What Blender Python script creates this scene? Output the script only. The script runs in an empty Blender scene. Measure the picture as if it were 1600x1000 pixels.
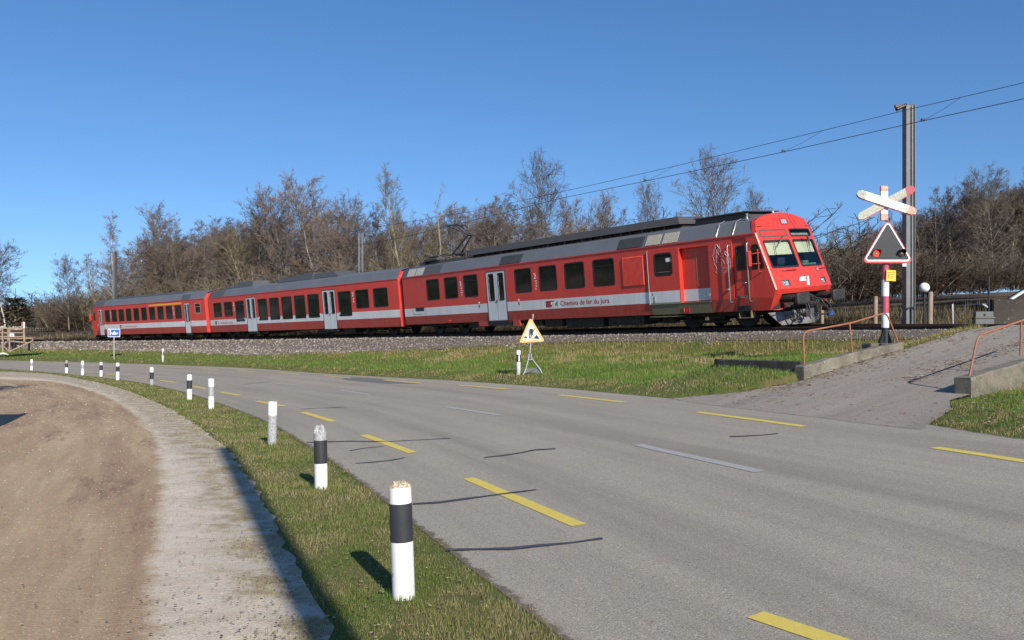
import bpy, math, random
import numpy as np
from mathutils import Vector, Matrix
from math import sin, cos, pi, radians, atan2, hypot, sqrt
random.seed(7)
SC = bpy.context.scene
COL = SC.collection
# ------------------------------------------------------------------ camera
F = 1313.8; HOR = 538.0; CZ = 1.7           # focal length in photo pixels, horizon row, eye height
cd = bpy.data.cameras.new('camera'); cam = bpy.data.objects.new('camera', cd); COL.objects.link(cam)
cam.location = (0, 0, CZ); cam.rotation_euler = (radians(90), 0, 0)
cd.sensor_width = 36; cd.lens = 36 * F / 1600; cd.shift_y = (HOR - 500) / 1600
cd.clip_start = 0.1; cd.clip_end = 3000
SC.camera = cam
# ------------------------------------------------------------------ light
SUN_EL = 30.0; SUN_AZ = 157.6               # clockwise from +Y
W = bpy.data.worlds.new('World'); SC.world = W; W.use_nodes = True
nt = W.node_tree; nt.nodes.clear()
sky = nt.nodes.new('ShaderNodeTexSky'); sky.sky_type = 'NISHITA'; sky.sun_disc = False
sky.sun_elevation = radians(SUN_EL); sky.sun_rotation = radians(SUN_AZ)
sky.air_density = 1.0; sky.dust_density = 0.2; sky.ozone_density = 2.0; sky.altitude = 400
bg = nt.nodes.new('ShaderNodeBackground'); bg.inputs[1].default_value = 0.125
wo = nt.nodes.new('ShaderNodeOutputWorld')
tcw = nt.nodes.new('ShaderNodeTexCoord'); vadd = nt.nodes.new('ShaderNodeVectorMath'); vadd.operation = 'ADD'; vadd.inputs[1].default_value = (0, 0, .10)
vnm = nt.nodes.new('ShaderNodeVectorMath'); vnm.operation = 'NORMALIZE'; hs_ = nt.nodes.new('ShaderNodeHueSaturation'); hs_.inputs['Saturation'].default_value = 1.25; hs_.inputs['Hue'].default_value = .505
nt.links.new(tcw.outputs['Generated'], vadd.inputs[0]); nt.links.new(vadd.outputs[0], vnm.inputs[0]); nt.links.new(vnm.outputs[0], sky.inputs[0])
nt.links.new(sky.outputs[0], hs_.inputs['Color']); nt.links.new(hs_.outputs[0], bg.inputs[0]); nt.links.new(bg.outputs[0], wo.inputs[0])
sd = bpy.data.lights.new('sun', 'SUN'); sd.energy = 4.8; sd.angle = radians(0.55); sd.color = (1.0, 0.93, 0.83)
so = bpy.data.objects.new('sun', sd); COL.objects.link(so)
dv = Vector((sin(radians(SUN_AZ)) * cos(radians(SUN_EL)), cos(radians(SUN_AZ)) * cos(radians(SUN_EL)), sin(radians(SUN_EL))))
so.rotation_euler = dv.to_track_quat('Z', 'Y').to_euler()
so.location = (20, -20, 30)
SC.view_settings.view_transform = 'Standard'; SC.view_settings.look = 'None'
SC.view_settings.gamma = 1; SC.view_settings.exposure = 0.3

# ------------------------------------------------------------------ helpers
def lnk(o, parent=None):
    COL.objects.link(o)
    if parent is not None: o.parent = parent
    return o
def tag(o, label=None, cat=None, group=None, kind=None):
    if label: o['label'] = label
    if cat: o['category'] = cat
    if group: o['group'] = group
    if kind: o['kind'] = kind
    return o
def thing(name, label, cat, loc=(0, 0, 0), rz=0, group=None):
    o = bpy.data.objects.new(name, None); lnk(o); o.location = loc; o.rotation_euler = (0, 0, rz)
    o.empty_display_size = .3
    return tag(o, label, cat, group)
def copy_tree(o, parent=None):
    c = o.copy(); COL.objects.link(c)
    c.parent = parent
    for ch in list(o.children): copy_tree(ch, c)
    return c

class MB:
    def __init__(s): s.v = []; s.f = []; s.m = []; s.sm = []
    def add(s, vs, fs, mi=0, smooth=False, M=None):
        b = len(s.v)
        if M is not None: vs = [M @ Vector(v) for v in vs]
        s.v += [tuple(v) for v in vs]
        for f in fs: s.f.append(tuple(b + i for i in f)); s.m.append(mi); s.sm.append(smooth)
        return s
    def box(s, x0, x1, y0, y1, z0, z1, mi=0, M=None):
        vs = [(x, y, z) for z in (z0, z1) for y in (y0, y1) for x in (x0, x1)]
        return s.add(vs, [(0, 2, 3, 1), (4, 5, 7, 6), (0, 1, 5, 4), (2, 6, 7, 3), (0, 4, 6, 2), (1, 3, 7, 5)], mi, False, M)
    def bbox(s, x0, x1, y0, y1, z0, z1, b=.01, mi=0, M=None):
        # box with chamfered edges
        b = min(b, (x1-x0)/2.01, (y1-y0)/2.01, (z1-z0)/2.01)
        vs = []; idx = {}
        for i, (xa, sx) in enumerate(((x0, 1), (x1, -1))):
            for j, (ya, sy) in enumerate(((y0, 1), (y1, -1))):
                for k, (za, sz) in enumerate(((z0, 1), (z1, -1))):
                    for a, p in enumerate(((xa, ya+sy*b, za+sz*b), (xa+sx*b, ya, za+sz*b), (xa+sx*b, ya+sy*b, za))):
                        idx[i, j, k, a] = len(vs); vs.append(p)
        I = lambda i, j, k, a: idx[i, j, k, a]
        fs = []
        for i in (0, 1): fs.append([I(i, 0, 0, 0), I(i, 1, 0, 0), I(i, 1, 1, 0), I(i, 0, 1, 0)][::1 if i else -1])
        for j in (0, 1): fs.append([I(0, j, 0, 1), I(0, j, 1, 1), I(1, j, 1, 1), I(1, j, 0, 1)][::1 if j else -1])
        for k in (0, 1): fs.append([I(0, 0, k, 2), I(1, 0, k, 2), I(1, 1, k, 2), I(0, 1, k, 2)][::1 if k else -1])
        for i in (0, 1):
            for j in (0, 1): fs.append([I(i, j, 0, 0), I(i, j, 1, 0), I(i, j, 1, 1), I(i, j, 0, 1)])
            for k in (0, 1): fs.append([I(i, 0, k, 0), I(i, 1, k, 0), I(i, 1, k, 2), I(i, 0, k, 2)])
        for j in (0, 1):
            for k in (0, 1): fs.append([I(0, j, k, 1), I(1, j, k, 1), I(1, j, k, 2), I(0, j, k, 2)])
        for i in (0, 1):
            for j in (0, 1):
                for k in (0, 1): fs.append([I(i, j, k, 0), I(i, j, k, 1), I(i, j, k, 2)])
        return s.add(vs, fs, mi, False, M)
    def tube(s, pts, r, n=8, mi=0, caps=True, M=None):
        pts = [Vector(p) for p in pts]; k = len(pts)
        rs = r if isinstance(r, (list, tuple)) else [r] * k
        vs = []; prev = None
        for i, p in enumerate(pts):
            a = pts[max(0, i-1)]; b = pts[min(k-1, i+1)]
            t = (b - a).normalized()
            if prev is None:
                up = Vector((0, 0, 1)) if abs(t.z) < .9 else Vector((1, 0, 0))
                x = t.cross(up).normalized()
            else:
                x = (prev - t * prev.dot(t)).normalized()
            prev = x; y = t.cross(x)
            for j in range(n):
                an = 2*pi*j/n
                vs.append(p + (x*cos(an) + y*sin(an)) * rs[i])
        fs = []
        for i in range(k-1):
            for j in range(n):
                fs.append((i*n+j, i*n+(j+1) % n, (i+1)*n+(j+1) % n, (i+1)*n+j))
        s.add(vs, fs, mi, n > 4, M)
        if caps: s.add(vs[:n], [tuple(range(n))[::-1]], mi, False, M); s.add(vs[-n:], [tuple(range(n))], mi, False, M)
        return s
    def lathe(s, prof, n=20, mi=0, M=None, smooth=True):
        vs = []; k = len(prof)
        for (r, z) in prof:
            for j in range(n):
                a = 2*pi*j/n; vs.append((r*cos(a), r*sin(a), z))
        fs = [(i*n+j, i*n+(j+1) % n, (i+1)*n+(j+1) % n, (i+1)*n+j) for i in range(k-1) for j in range(n)]
        fs.append(tuple(range(n))[::-1]); 
        s.add(vs, fs, mi, smooth, M)
        s.add(vs[-n:], [tuple(range(n))], mi, False, M)
        return s
    def prism(s, poly, d0, d1, axes='xz', mi=0, M=None, side_mi=None):
        # poly of 2-D points in plane axes, extruded along the remaining axis d0..d1
        def P(a, b, d):
            return {'xz': (a, d, b), 'xy': (a, b, d), 'yz': (d, a, b)}[axes]
        n = len(poly)
        vs = [P(a, b, d0) for a, b in poly] + [P(a, b, d1) for a, b in poly]
        s.add(vs, [tuple(range(n)), tuple(range(n, 2*n))[::-1]], mi, False, M)
        s.add(vs, [(i, (i+1) % n, n+(i+1) % n, n+i)[::-1] for i in range(n)], mi if side_mi is None else side_mi, False, M)
        return s
    def build(s, name, mats, parent=None, loc=None):
        me = bpy.data.meshes.new(name); me.from_pydata(s.v, [], s.f)
        if not isinstance(mats, (list, tuple)): mats = [mats]
        for m in mats: me.materials.append(m)
        if len(mats) > 1: me.polygons.foreach_set('material_index', s.m)
        me.polygons.foreach_set('use_smooth', s.sm)
        import bmesh
        bm = bmesh.new(); bm.from_mesh(me); bmesh.ops.recalc_face_normals(bm, faces=bm.faces[:]); bm.to_mesh(me); bm.free()
        me.update()
        o = bpy.data.objects.new(name, me); lnk(o, parent)
        if loc is not None: o.location = loc
        return o
def np_mesh(name, V, Fc, mats, parent=None, mi=None, smooth=False, attrs=None, link=True):
    V = np.asarray(V, dtype=np.float32); Fc = np.asarray(Fc, dtype=np.int32)
    me = bpy.data.meshes.new(name); k = Fc.shape[1]
    me.vertices.add(len(V)); me.vertices.foreach_set('co', V.ravel())
    me.loops.add(Fc.size); me.loops.foreach_set('vertex_index', Fc.ravel())
    me.polygons.add(len(Fc)); me.polygons.foreach_set('loop_start', np.arange(0, Fc.size, k, dtype=np.int32))
    me.polygons.foreach_set('loop_total', np.full(len(Fc), k, dtype=np.int32))
    if not isinstance(mats, (list, tuple)): mats = [mats]
    for m in mats: me.materials.append(m)
    if mi is not None: me.polygons.foreach_set('material_index', np.asarray(mi, dtype=np.int32))
    me.polygons.foreach_set('use_smooth', np.full(len(Fc), smooth, dtype=bool))
    if attrs:
        for an, arr in attrs.items():
            arr = np.asarray(arr, dtype=np.float32)
            if arr.ndim == 1:
                a = me.attributes.new(an, 'FLOAT', 'POINT'); a.data.foreach_set('value', arr)
            else:
                a = me.attributes.new(an, 'FLOAT_COLOR', 'POINT')
                a.data.foreach_set('color', np.concatenate([arr, np.ones((len(arr), 1), np.float32)], 1).ravel())
    me.update(calc_edges=True); me.validate()
    if not link: return me
    o = bpy.data.objects.new(name, me); lnk(o, parent)
    return o

# ------------------------------------------------------------------ materials
class NT:
    def __init__(s, name):
        s.m = bpy.data.materials.new(name); s.m.use_nodes = True; s.t = s.m.node_tree; s.N = s.t.nodes; s.L = s.t.links
        s.b = s.N['Principled BSDF']; s.out = s.N['Material Output']
    def n(s, ty, **kw):
        x = s.N.new(ty)
        for k, v in kw.items(): setattr(x, k, v)
        return x
    def geo(s):
        if not hasattr(s, '_g'): s._g = s.n('ShaderNodeNewGeometry')
        return s._g.outputs['Position']
    def obj(s):
        if not hasattr(s, '_o'): s._o = s.n('ShaderNodeTexCoord')
        return s._o.outputs['Object']
    def noise(s, scale, detail=4, rough=.6, coord=None, stretch=None, dist=0):
        x = s.n('ShaderNodeTexNoise'); x.inputs['Scale'].default_value = scale; x.inputs['Detail'].default_value = detail
        x.inputs['Roughness'].default_value = rough; x.inputs['Distortion'].default_value = dist
        c = coord if coord is not None else s.obj()
        if stretch:
            mp = s.n('ShaderNodeMapping'); mp.inputs['Scale'].default_value = stretch[:3]
            if len(stretch) > 3: mp.inputs['Rotation'].default_value = (0, 0, stretch[3])
            s.L.new(c, mp.inputs[0]); c = mp.outputs[0]
        s.L.new(c, x.inputs['Vector']); return x.outputs['Fac']
    def ramp(s, fac, stops, interp='LINEAR'):
        r = s.n('ShaderNodeValToRGB'); r.color_ramp.interpolation = interp
        e = r.color_ramp.elements
        while len(e) < len(stops): e.new(.5)
        for i, (p, c) in enumerate(stops):
            e[i].position = p; e[i].color = (*c, 1) if isinstance(c, (tuple, list)) else (c, c, c, 1)
        s.L.new(fac, r.inputs[0]); return r.outputs[0]
    def curv(s, a, b, ka, kb):
        x = s.n('ShaderNodeCombineXYZ'); s.L.new(s.math('MULTIPLY', s.attr(a), ka), x.inputs[0]); s.L.new(s.math('MULTIPLY', s.attr(b), kb), x.inputs[1]); return x.outputs[0]
    def mix(s, fac, a, b, blend='MIX'):
        x = s.n('ShaderNodeMix', data_type='RGBA', blend_type=blend)
        for sock, v in ((x.inputs[0], fac), (x.inputs[6], a), (x.inputs[7], b)):
            if isinstance(v, (int, float)): sock.default_value = v
            elif isinstance(v, (tuple, list)): sock.default_value = (*v[:3], 1)
            else: s.L.new(v, sock)
        return x.outputs[2]
    def math(s, op, a, b=None, clamp=False):
        x = s.n('ShaderNodeMath', operation=op, use_clamp=clamp)
        for i, v in enumerate((a, b)):
            if v is None: continue
            if isinstance(v, (int, float)): x.inputs[i].default_value = v
            else: s.L.new(v, x.inputs[i])
        return x.outputs[0]
    def attr(s, name, col=False):
        x = s.n('ShaderNodeAttribute', attribute_name=name); return x.outputs['Color' if col else 'Fac']
    def bump(s, h, strength=.3, dist=.01):
        x = s.n('ShaderNodeBump'); x.inputs['Strength'].default_value = strength; x.inputs['Distance'].default_value = dist
        s.L.new(h, x.inputs['Height']); s.L.new(x.outputs[0], s.b.inputs['Normal'])
    def fin(s, col=None, rough=.6, metal=0, spec=.5, coat=0):
        b = s.b
        if col is not None:
            if isinstance(col, (tuple, list)): b.inputs['Base Color'].default_value = (*col, 1)
            else: s.L.new(col, b.inputs['Base Color'])
        if isinstance(rough, (int, float)): b.inputs['Roughness'].default_value = rough
        else: s.L.new(rough, b.inputs['Roughness'])
        b.inputs['Metallic'].default_value = metal
        b.inputs['Specular IOR Level'].default_value = spec
        b.inputs['Coat Weight'].default_value = coat
        return s.m
def simple(name, col, rough=.6, metal=0, var=.12, scale=6, dirt=None, dirt_amt=.0, coat=0, bump=0, spec=.5):
    t = NT(name)
    n1 = t.noise(scale, 5)
    f = t.ramp(n1, [(.3, tuple(c*(1-var) for c in col)), (.7, tuple(min(1, c*(1+var)) for c in col))])
    if dirt:
        n2 = t.noise(scale*2.3, 6, .7)
        m = t.ramp(n2, [(.62-dirt_amt*.4, 0.0), (.68-dirt_amt*.3, 1.0)])
        f = t.mix(m, f, dirt)
    if bump: t.bump(t.noise(scale*8, 4), bump, .01)
    return t.fin(f, rough, metal, spec, coat)

M = {}
def paint(name, col, dust=(.25, .20, .15), amt=.12, rough=.32, streak=True):
    t = NT(name)
    n1 = t.noise(1.3, 4, .6, stretch=(1, 1, .35) if streak else None)
    a = t.ramp(n1, [(.35, tuple(c*.9 for c in col)), (.7, tuple(min(1, c*1.06) for c in col))])
    n2 = t.noise(14, 6, .7, stretch=(1, 1, .12) if streak else None)
    k = t.ramp(n2, [(.42, 0.0), (.8, amt*2)])
    a = t.mix(k, a, dust)
    r = t.ramp(t.noise(5, 3), [(.3, rough-.06), (.7, rough+.12)])
    t.bump(t.noise(1.6, 2), .06, .02)
    return t.fin(a, r, 0, .5, .0)
M['red'] = paint('red_paint', (.60, .040, .026))
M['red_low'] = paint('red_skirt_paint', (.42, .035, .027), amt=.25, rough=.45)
M['white'] = paint('white_paint', (.62, .63, .64), amt=.12)
M['silver'] = paint('silver_door_paint', (.58, .60, .62), amt=.10)
M['roofgrey'] = paint('roof_grey_paint', (.13, .14, .155), (.10, .085, .07), .25, .5)
M['roofdark'] = paint('roof_dark_paint', (.075, .08, .088), (.06, .05, .045), .3, .6)
M['roofbrown'] = paint('roof_equipment_paint', (.062, .06, .058), (.09, .075, .06), .3, .6)
M['khaki'] = paint('dusty_sill_paint', (.20, .17, .10), (.12, .09, .05), .3, .7)
M['greendust'] = paint('dusty_green_panel', (.22, .25, .19), (.18, .17, .12), .3, .7)
M['cream'] = paint('cream_paint', (.42, .40, .34), amt=.2)
M['yellow_line'] = simple('yellow_class_stripe', (.75, .38, .03), .4)
M['under'] = simple('underframe_grime', (.020, .018, .017), .8, var=.4, scale=4, dirt=(.05, .035, .025), dirt_amt=.3)
M['wheel'] = simple('wheel_steel', (.035, .028, .024), .6, .3, var=.3)
M['black'] = simple('black_rubber', (.012, .012, .013), .55, var=.2)
M['buffer'] = simple('buffer_steel', (.06, .055, .052), .5, .5, var=.4, scale=9, dirt=(.12, .10, .08), dirt_amt=.2)
M['plough'] = simple('plough_grey', (.15, .15, .15), .45, .0, var=.15, scale=3, dirt=(.12, .09, .07), dirt_amt=.3)
M['chrome'] = simple('polished_steel', (.6, .58, .55), .3, .8, var=.1)
M['headlamp'] = simple('headlamp_glass', (.42, .47, .50), .08, .3, var=.3, scale=30)
M['blind'] = simple('window_blind', (.62, .58, .42), .8, var=.06)
M['cabgreen'] = simple('cab_desk_green', (.10, .24, .17), .6, var=.1)
M['cabdark'] = simple('cab_interior', (.02, .03, .05), .7, var=.2)
def window_mat(name, col=(.005, .006, .006), rough=.06):
    t = NT(name)
    n = t.noise(1.6, 3, coord=t.obj(), stretch=(1, 1, 1.5))
    a = t.ramp(n, [(.35, col), (.62, tuple(c*2.2+.004 for c in col))])
    t.bump(t.noise(.9, 2), .05, .03)
    return t.fin(a, rough, 0, .32)
M['win'] = window_mat('tinted_window_glass')
def glass_mat():
    t = NT('windscreen_glass'); t.N.remove(t.b)
    tr = t.n('ShaderNodeBsdfTransparent'); tr.inputs[0].default_value = (.72, .80, .80, 1)
    gl = t.n('ShaderNodeBsdfGlossy'); gl.inputs['Roughness'].default_value = .03
    fr = t.n('ShaderNodeFresnel'); fr.inputs[0].default_value = 1.5
    mx = t.n('ShaderNodeMixShader'); t.L.new(fr.outputs[0], mx.inputs[0]); t.L.new(tr.outputs[0], mx.inputs[1]); t.L.new(gl.outputs[0], mx.inputs[2])
    t.L.new(mx.outputs[0], t.out.inputs[0]); return t.m
M['glass'] = glass_mat()
M['textred'] = simple('dark_red_lettering', (.33, .02, .02), .5, var=.05)
M['textwhite'] = simple('white_lettering', (.75, .72, .72), .5, var=.05)
M['pinkline'] = simple('pale_outline_paint', (.48, .36, .40), .5, var=.05)
M['textgreen'] = simple('green_emblem_paint', (.02, .22, .12), .5, var=.05)
M['blue'] = simple('blue_sign_face', (.015, .10, .42), .35, var=.06)
M['black_text'] = simple('black_print', (.015, .015, .015), .5, var=.05)
M['concrete'] = None
def concrete(name, a=(.30, .28, .23), b=(.16, .15, .12), moss=(.05, .06, .02), mossamt=.5, sc=2.2):
    t = NT(name); p = t.geo()
    c = t.ramp(t.noise(sc, 7, .7, p), [(.3, b), (.65, a)])
    sp = t.ramp(t.noise(sc*14, 4, .7, p), [(.35, .75), (.7, 1.1)])
    c = t.mix(1, c, sp, 'MULTIPLY')
    m = t.ramp(t.noise(sc*1.7, 6, .75, p, stretch=(1, 1, .6)), [(.52, 0.0), (.62, mossamt)])
    c = t.mix(m, c, moss)
    w = t.ramp(t.noise(sc*7, 3, .5, p), [(.68, 0.0), (.72, .55)])
    c = t.mix(w, c, (.50, .49, .45))
    t.bump(t.noise(sc*16, 6, .7, p), .5, .02)
    return t.fin(c, .9)
M['concrete'] = concrete('weathered_concrete', (.24, .215, .165), (.11, .10, .075))
M['darkconcrete'] = concrete('stained_dark_concrete', (.075, .07, .065), (.022, .022, .022), (.03, .035, .015), .6)
M['steel'] = simple('galvanised_steel', (.20, .205, .215), .55, .4, var=.15, scale=2.5)
M['mast'] = simple('mast_grey_steel', (.145, .15, .155), .6, .2, var=.18, scale=1.5)
M['rust_rail'] = simple('orange_brown_handrail_paint', (.30, .115, .06), .6, var=.22, scale=9, dirt=(.14, .06, .03), dirt_amt=.1)
M['rail'] = simple('rusty_rail_steel', (.055, .032, .022), .7, .3, var=.35, scale=3)
M['wood'] = simple('weathered_wood', (.30, .22, .16), .85, var=.25, scale=7, bump=.3)
M['sleeper'] = simple('dark_sleeper', (.06, .045, .035), .9, var=.3)
M['wire'] = simple('wire_dark', (.03, .032, .035), .6, .3)
M['insul'] = simple('brown_insulator', (.06, .03, .02), .35, var=.3, scale=20)
M['bwhite'] = simple('bollard_white', (.78, .77, .74), .6, var=.05, scale=5, dirt=(.50, .46, .38), dirt_amt=.1)
M['bblack'] = simple('bollard_black_band', (.030, .031, .036), .55, var=.2, scale=8)
M['bgrey'] = simple('bollard_scuffed_grey', (.42, .42, .41), .7, var=.25, scale=22, dirt=(.22, .22, .22), dirt_amt=.35)
M['lichen'] = simple('lichen_cap', (.58, .56, .50), .95, var=.3, scale=25, dirt=(.34, .23, .05), dirt_amt=.42, bump=.6)

# ---------------------------------------------------------------- track and road layout (metres, on the ground)
TC = dict(cx=9.96570196, cy=27.7498640, th=.609912750, k=3.62299064e-03, z0=CZ+.658254817, al=9.51863044e-02, G=-2.22833691e-03)
R0 = 1/TC['k']; CCX = TC['cx'] - cos(TC['th'])*R0; CCY = TC['cy'] - sin(TC['th'])*R0
def cant_f(s):
    t = min(1, max(0, (s+8)/11)); return .12+.88*t*t*(3-2*t)      # cant and height run out at the crossing
def track_pt(s, n=0., h=0.):
    """point at arc length s, lateral n towards the camera, height h over the rail plane (canted)"""
    a = TC['th'] + TC['k']*s; cf = cant_f(s); al = TC['al']*cf
    l = n*cos(al) + h*sin(al)
    z = h*cos(al) - n*sin(al) + TC['z0'] + TC['G']*s - .15*(1-cf)
    return Vector((CCX + cos(a)*(R0-l), CCY + sin(a)*(R0-l), z))
def track_ns(X, Y):
    dx = X-CCX; dy = Y-CCY
    return R0 - np.hypot(dx, dy), (np.arctan2(dy, dx) - TC['th'])*R0
def G0(x, y, z): 
    Yw = (CZ-z)*F/(y-HOR); return ((x-800)/F*Yw, Yw)
def smooth_poly(P, it=2):
    P = [np.array(p, float) for p in P]
    for _ in range(it):
        Q = [P[0]]
        for a, b in zip(P[:-1], P[1:]): Q += [a*.75+b*.25, a*.25+b*.75]
        Q.append(P[-1]); P = Q
    return np.array(P)
INNER = [(14, -26), (9, -15), (5.2, -7), (2.6, -.6), (1.3, 2.4)] + [G0(x, y, 0) for x, y in [(880, 1000), (760, 908), (660, 830), (600, 782), (520, 722), (480, 696), (420, 660), (360, 637), (300, 616), (237, 601), (185, 592.5)]] + [(-27.5, 50.5), (-36, 59), (-52, 69.5), (-75, 80), (-110, 88), (-160, 92)]
OUTER_P = [(1594, 687.5, .5), (1444, 661, .5), (1262, 644.7, .5), (1100, 627, .5), (981, 616.6, .5), (895, 608, .5), (780, 599.3, .47), (700, 594, .42), (620, 590, .37), (500, 583.5, .31), (400, 575.5, .30), (275, 570.5, .27), (150, 566.2, .27)]
OUTER = [(23, -22), (17.5, -11), (13, -3), (9.2, 4.0), (7.4, 8.0)] + [G0(x, y, z) for x, y, z in OUTER_P] + [(-44, 73.5), (-58, 81), (-80, 91), (-115, 98), (-165, 103)]
OZ = [.5]*5 + [p[2] for p in OUTER_P] + [.28]*5
INNER = smooth_poly(INNER); OUT3 = smooth_poly([(a[0], a[1], z) for a, z in zip(OUTER, OZ)]); OUTER = OUT3[:, :2]
ROADPOLY = np.concatenate([INNER, OUTER[::-1]])
def seg_dist(X, Y, P, vals=None):
    """distance to polyline, optional interpolated value"""
    X = np.atleast_1d(np.asarray(X, float)).ravel(); Y = np.atleast_1d(np.asarray(Y, float)).ravel()
    best = np.full(X.shape, 1e9); bv = np.zeros(X.shape); bx = np.zeros(X.shape); by = np.zeros(X.shape)
    for i in range(len(P)-1):
        ax, ay = P[i][0], P[i][1]; bx_, by_ = P[i+1][0], P[i+1][1]
        dx, dy = bx_-ax, by_-ay; L2 = dx*dx+dy*dy
        if L2 < 1e-12: continue
        t = np.clip(((X-ax)*dx+(Y-ay)*dy)/L2, 0, 1)
        px = ax+t*dx; py = ay+t*dy; d = np.hypot(X-px, Y-py)
        m = d < best
        best = np.where(m, d, best); bx = np.where(m, px, bx); by = np.where(m, py, by)
        if vals is not None: bv = np.where(m, vals[i]+(vals[i+1]-vals[i])*t, bv)
    return best, bv, bx, by
def in_poly(X, Y, P):
    c = np.zeros(np.shape(X), bool); j = len(P)-1
    for i in range(len(P)):
        xi, yi = P[i][0], P[i][1]; xj, yj = P[j][0], P[j][1]
        if yi != yj:
            c ^= ((yi > Y) != (yj > Y)) & (X < (xj-xi)*(Y-yi)/(yj-yi)+xi)
        j = i
    return c
def sstep(a, b, x): t = np.clip((x-a)/(b-a), 0, 1); return t*t*(3-2*t)
def hnoise(X, Y, sc, seed=0):
    """cheap smooth value noise"""
    def h(i, j):
        v = np.sin(i*127.1+j*311.7+seed*74.7)*43758.5453
        return v-np.floor(v)
    x = X/sc; y = Y/sc; i = np.floor(x); j = np.floor(y); u = x-i; v = y-j
    u = u*u*(3-2*u); v = v*v*(3-2*v)
    return (h(i, j)*(1-u)+h(i+1, j)*u)*(1-v)+(h(i, j+1)*(1-u)+h(i+1, j+1)*u)*v
def trackz(n, s):
    c = .12+.88*sstep(-8, 3, s)
    zt = TC['z0'] + TC['G']*np.clip(s, -40, 120) - .15*(1-c)
    base = np.interp(n, [-60, -20, -4.0, -2.9, -1.75, 1.62, 2.6], [-.7, -.8, -.91, -.78, -.13, -.15, -.77])
    return zt + base - np.clip(n, -1.7, 1.7)*np.sin(TC['al']*c)
def base_z(X, Y, ramp=True, road_only=False):
    X = np.asarray(X, float); Y = np.asarray(Y, float); sh = X.shape
    X = X.ravel(); Y = Y.ravel()
    din, _, _, _ = seg_dist(X, Y, INNER); dout, zo, _, _ = seg_dist(X, Y, OUTER, OUT3[:, 2])
    inr = in_poly(X, Y, ROADPOLY)
    n, s = track_ns(X, Y)
    z = np.where(inr, zo*din/(din+dout+1e-9), 0.)
    bank = (~inr) & (dout < din)
    nn = np.maximum(n-2.6, 0); t = dout/(dout+nn+1e-9)
    toe = trackz(np.full_like(s, 2.6), s)
    P = np.interp(t, [0, .12, .4, .7, 1], [0, .22, .40, .68, 1])
    zb = zo + P*(toe-zo)
    # raised grass above the small dark retaining wall beside the ramp
    ws = sstep(-1.2, -3.5, s)
    up = np.interp(n, [2.6, 8.1], [1.44, 1.30])
    fr = np.interp(s, [-6, -3.6], [1.02, 1.17])
    zw = np.where(n < 8.1, up, zo + (fr-zo)*np.clip(dout/1.9, 0, 1))
    side = sstep(-8.0, -7.0, s)
    zb = zb*(1-ws*side) + zw*ws*side
    zb = zb + (hnoise(X, Y, 1.7, 3)-.5)*.07*np.clip(t*6, 0, 1)*np.clip((1-t)*8, 0, 1) + (hnoise(X, Y, .6, 5)-.5)*.03*np.clip(t*6, 0, 1)
    z = np.where(bank & (n >= 2.6), zb, z)
    tz = trackz(n, s); z = np.where((n < 2.6) & ~inr, tz, z)
    z = np.where(~inr & ~bank & (n >= 2.6), (hnoise(X, Y, 2.2, 9)-.5)*.014*np.clip(din, 0, 1), z)
    return z.reshape(sh)
def ramp_z(X, Y):
    X = np.asarray(X, float); Y = np.asarray(Y, float)
    n, s = track_ns(X, Y)
    dout, zo, _, _ = seg_dist(X, Y, OUTER, OUT3[:, 2]); dout = dout.reshape(X.shape); zo = zo.reshape(X.shape)
    inr = in_poly(X, Y, ROADPOLY)
    t = dout/(dout+np.maximum(n-3.0, 0)+1e-9)
    cc = .12+.88*sstep(-8, 3, s); n_c = np.clip(n, -1.3, 1.3); ztop = TC['z0']-.15*(1-cc)-1.3*np.sin(TC['al']*cc)-.20
    a = np.where(n > 3.0, zo+t*(ztop-zo), TC['z0']-.15*(1-cc)-n_c*np.sin(TC['al']*cc)+np.interp(n, [-30, -8, -4, -1.3, 1.3, 3.0], [-.55, -.30, -.14, -.025, -.025, -.20]))
    return np.where(inr, base_z(X, Y), a)
def at(px, py, fun=base_z, lo=3., hi=260.):
    dx = (px-800)/F; dz = (HOR-py)/F
    Ys = np.exp(np.linspace(math.log(lo), math.log(hi), 1500))
    zz = CZ+dz*Ys; g = fun(dx*Ys, Ys)
    k = np.argmax(zz <= g)
    a, b = Ys[max(k-1, 0)], Ys[k]
    for _ in range(18):
        m = (a+b)/2
        if CZ+dz*m <= float(fun(np.array([dx*m]), np.array([m]))[0]): b = m
        else: a = m
    return Vector((dx*b, b, float(fun(np.array([dx*b]), np.array([b]))[0])))
def P3(px, py, Yd): return Vector(((px-800)/F*Yd, Yd, CZ+(HOR-py)/F*Yd))

# ramp (side road) outline, from its visible corners
RL = [at(x, y, ramp_z) for x, y in [(1040, 622.5), (1100, 618), (1162, 612), (1225, 601), (1256, 594), (1350, 563.4), (1412, 546), (1481, 524), (1509, 516.8)]]
RR = [at(x, y, ramp_z) for x, y in [(1517, 616.5), (1483, 626), (1487, 640), (1466, 654), (1452, 662)]]
def rdir():
    d = (RL[6]-RL[4]); d.z = 0; return d.normalized()
RD = rdir()
WR0 = RR[0]; WR1 = WR0 + RD*7.5
LE = RL[-1]
RAMP = np.array([(p.x, p.y) for p in RL] + [(LE.x+RD.x*7, LE.y+RD.y*7), (LE.x+RD.x*14+6, LE.y+RD.y*14), (WR1.x+12, WR1.y+9), (WR1.x, WR1.y)] + [(p.x, p.y) for p in RR])
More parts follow.
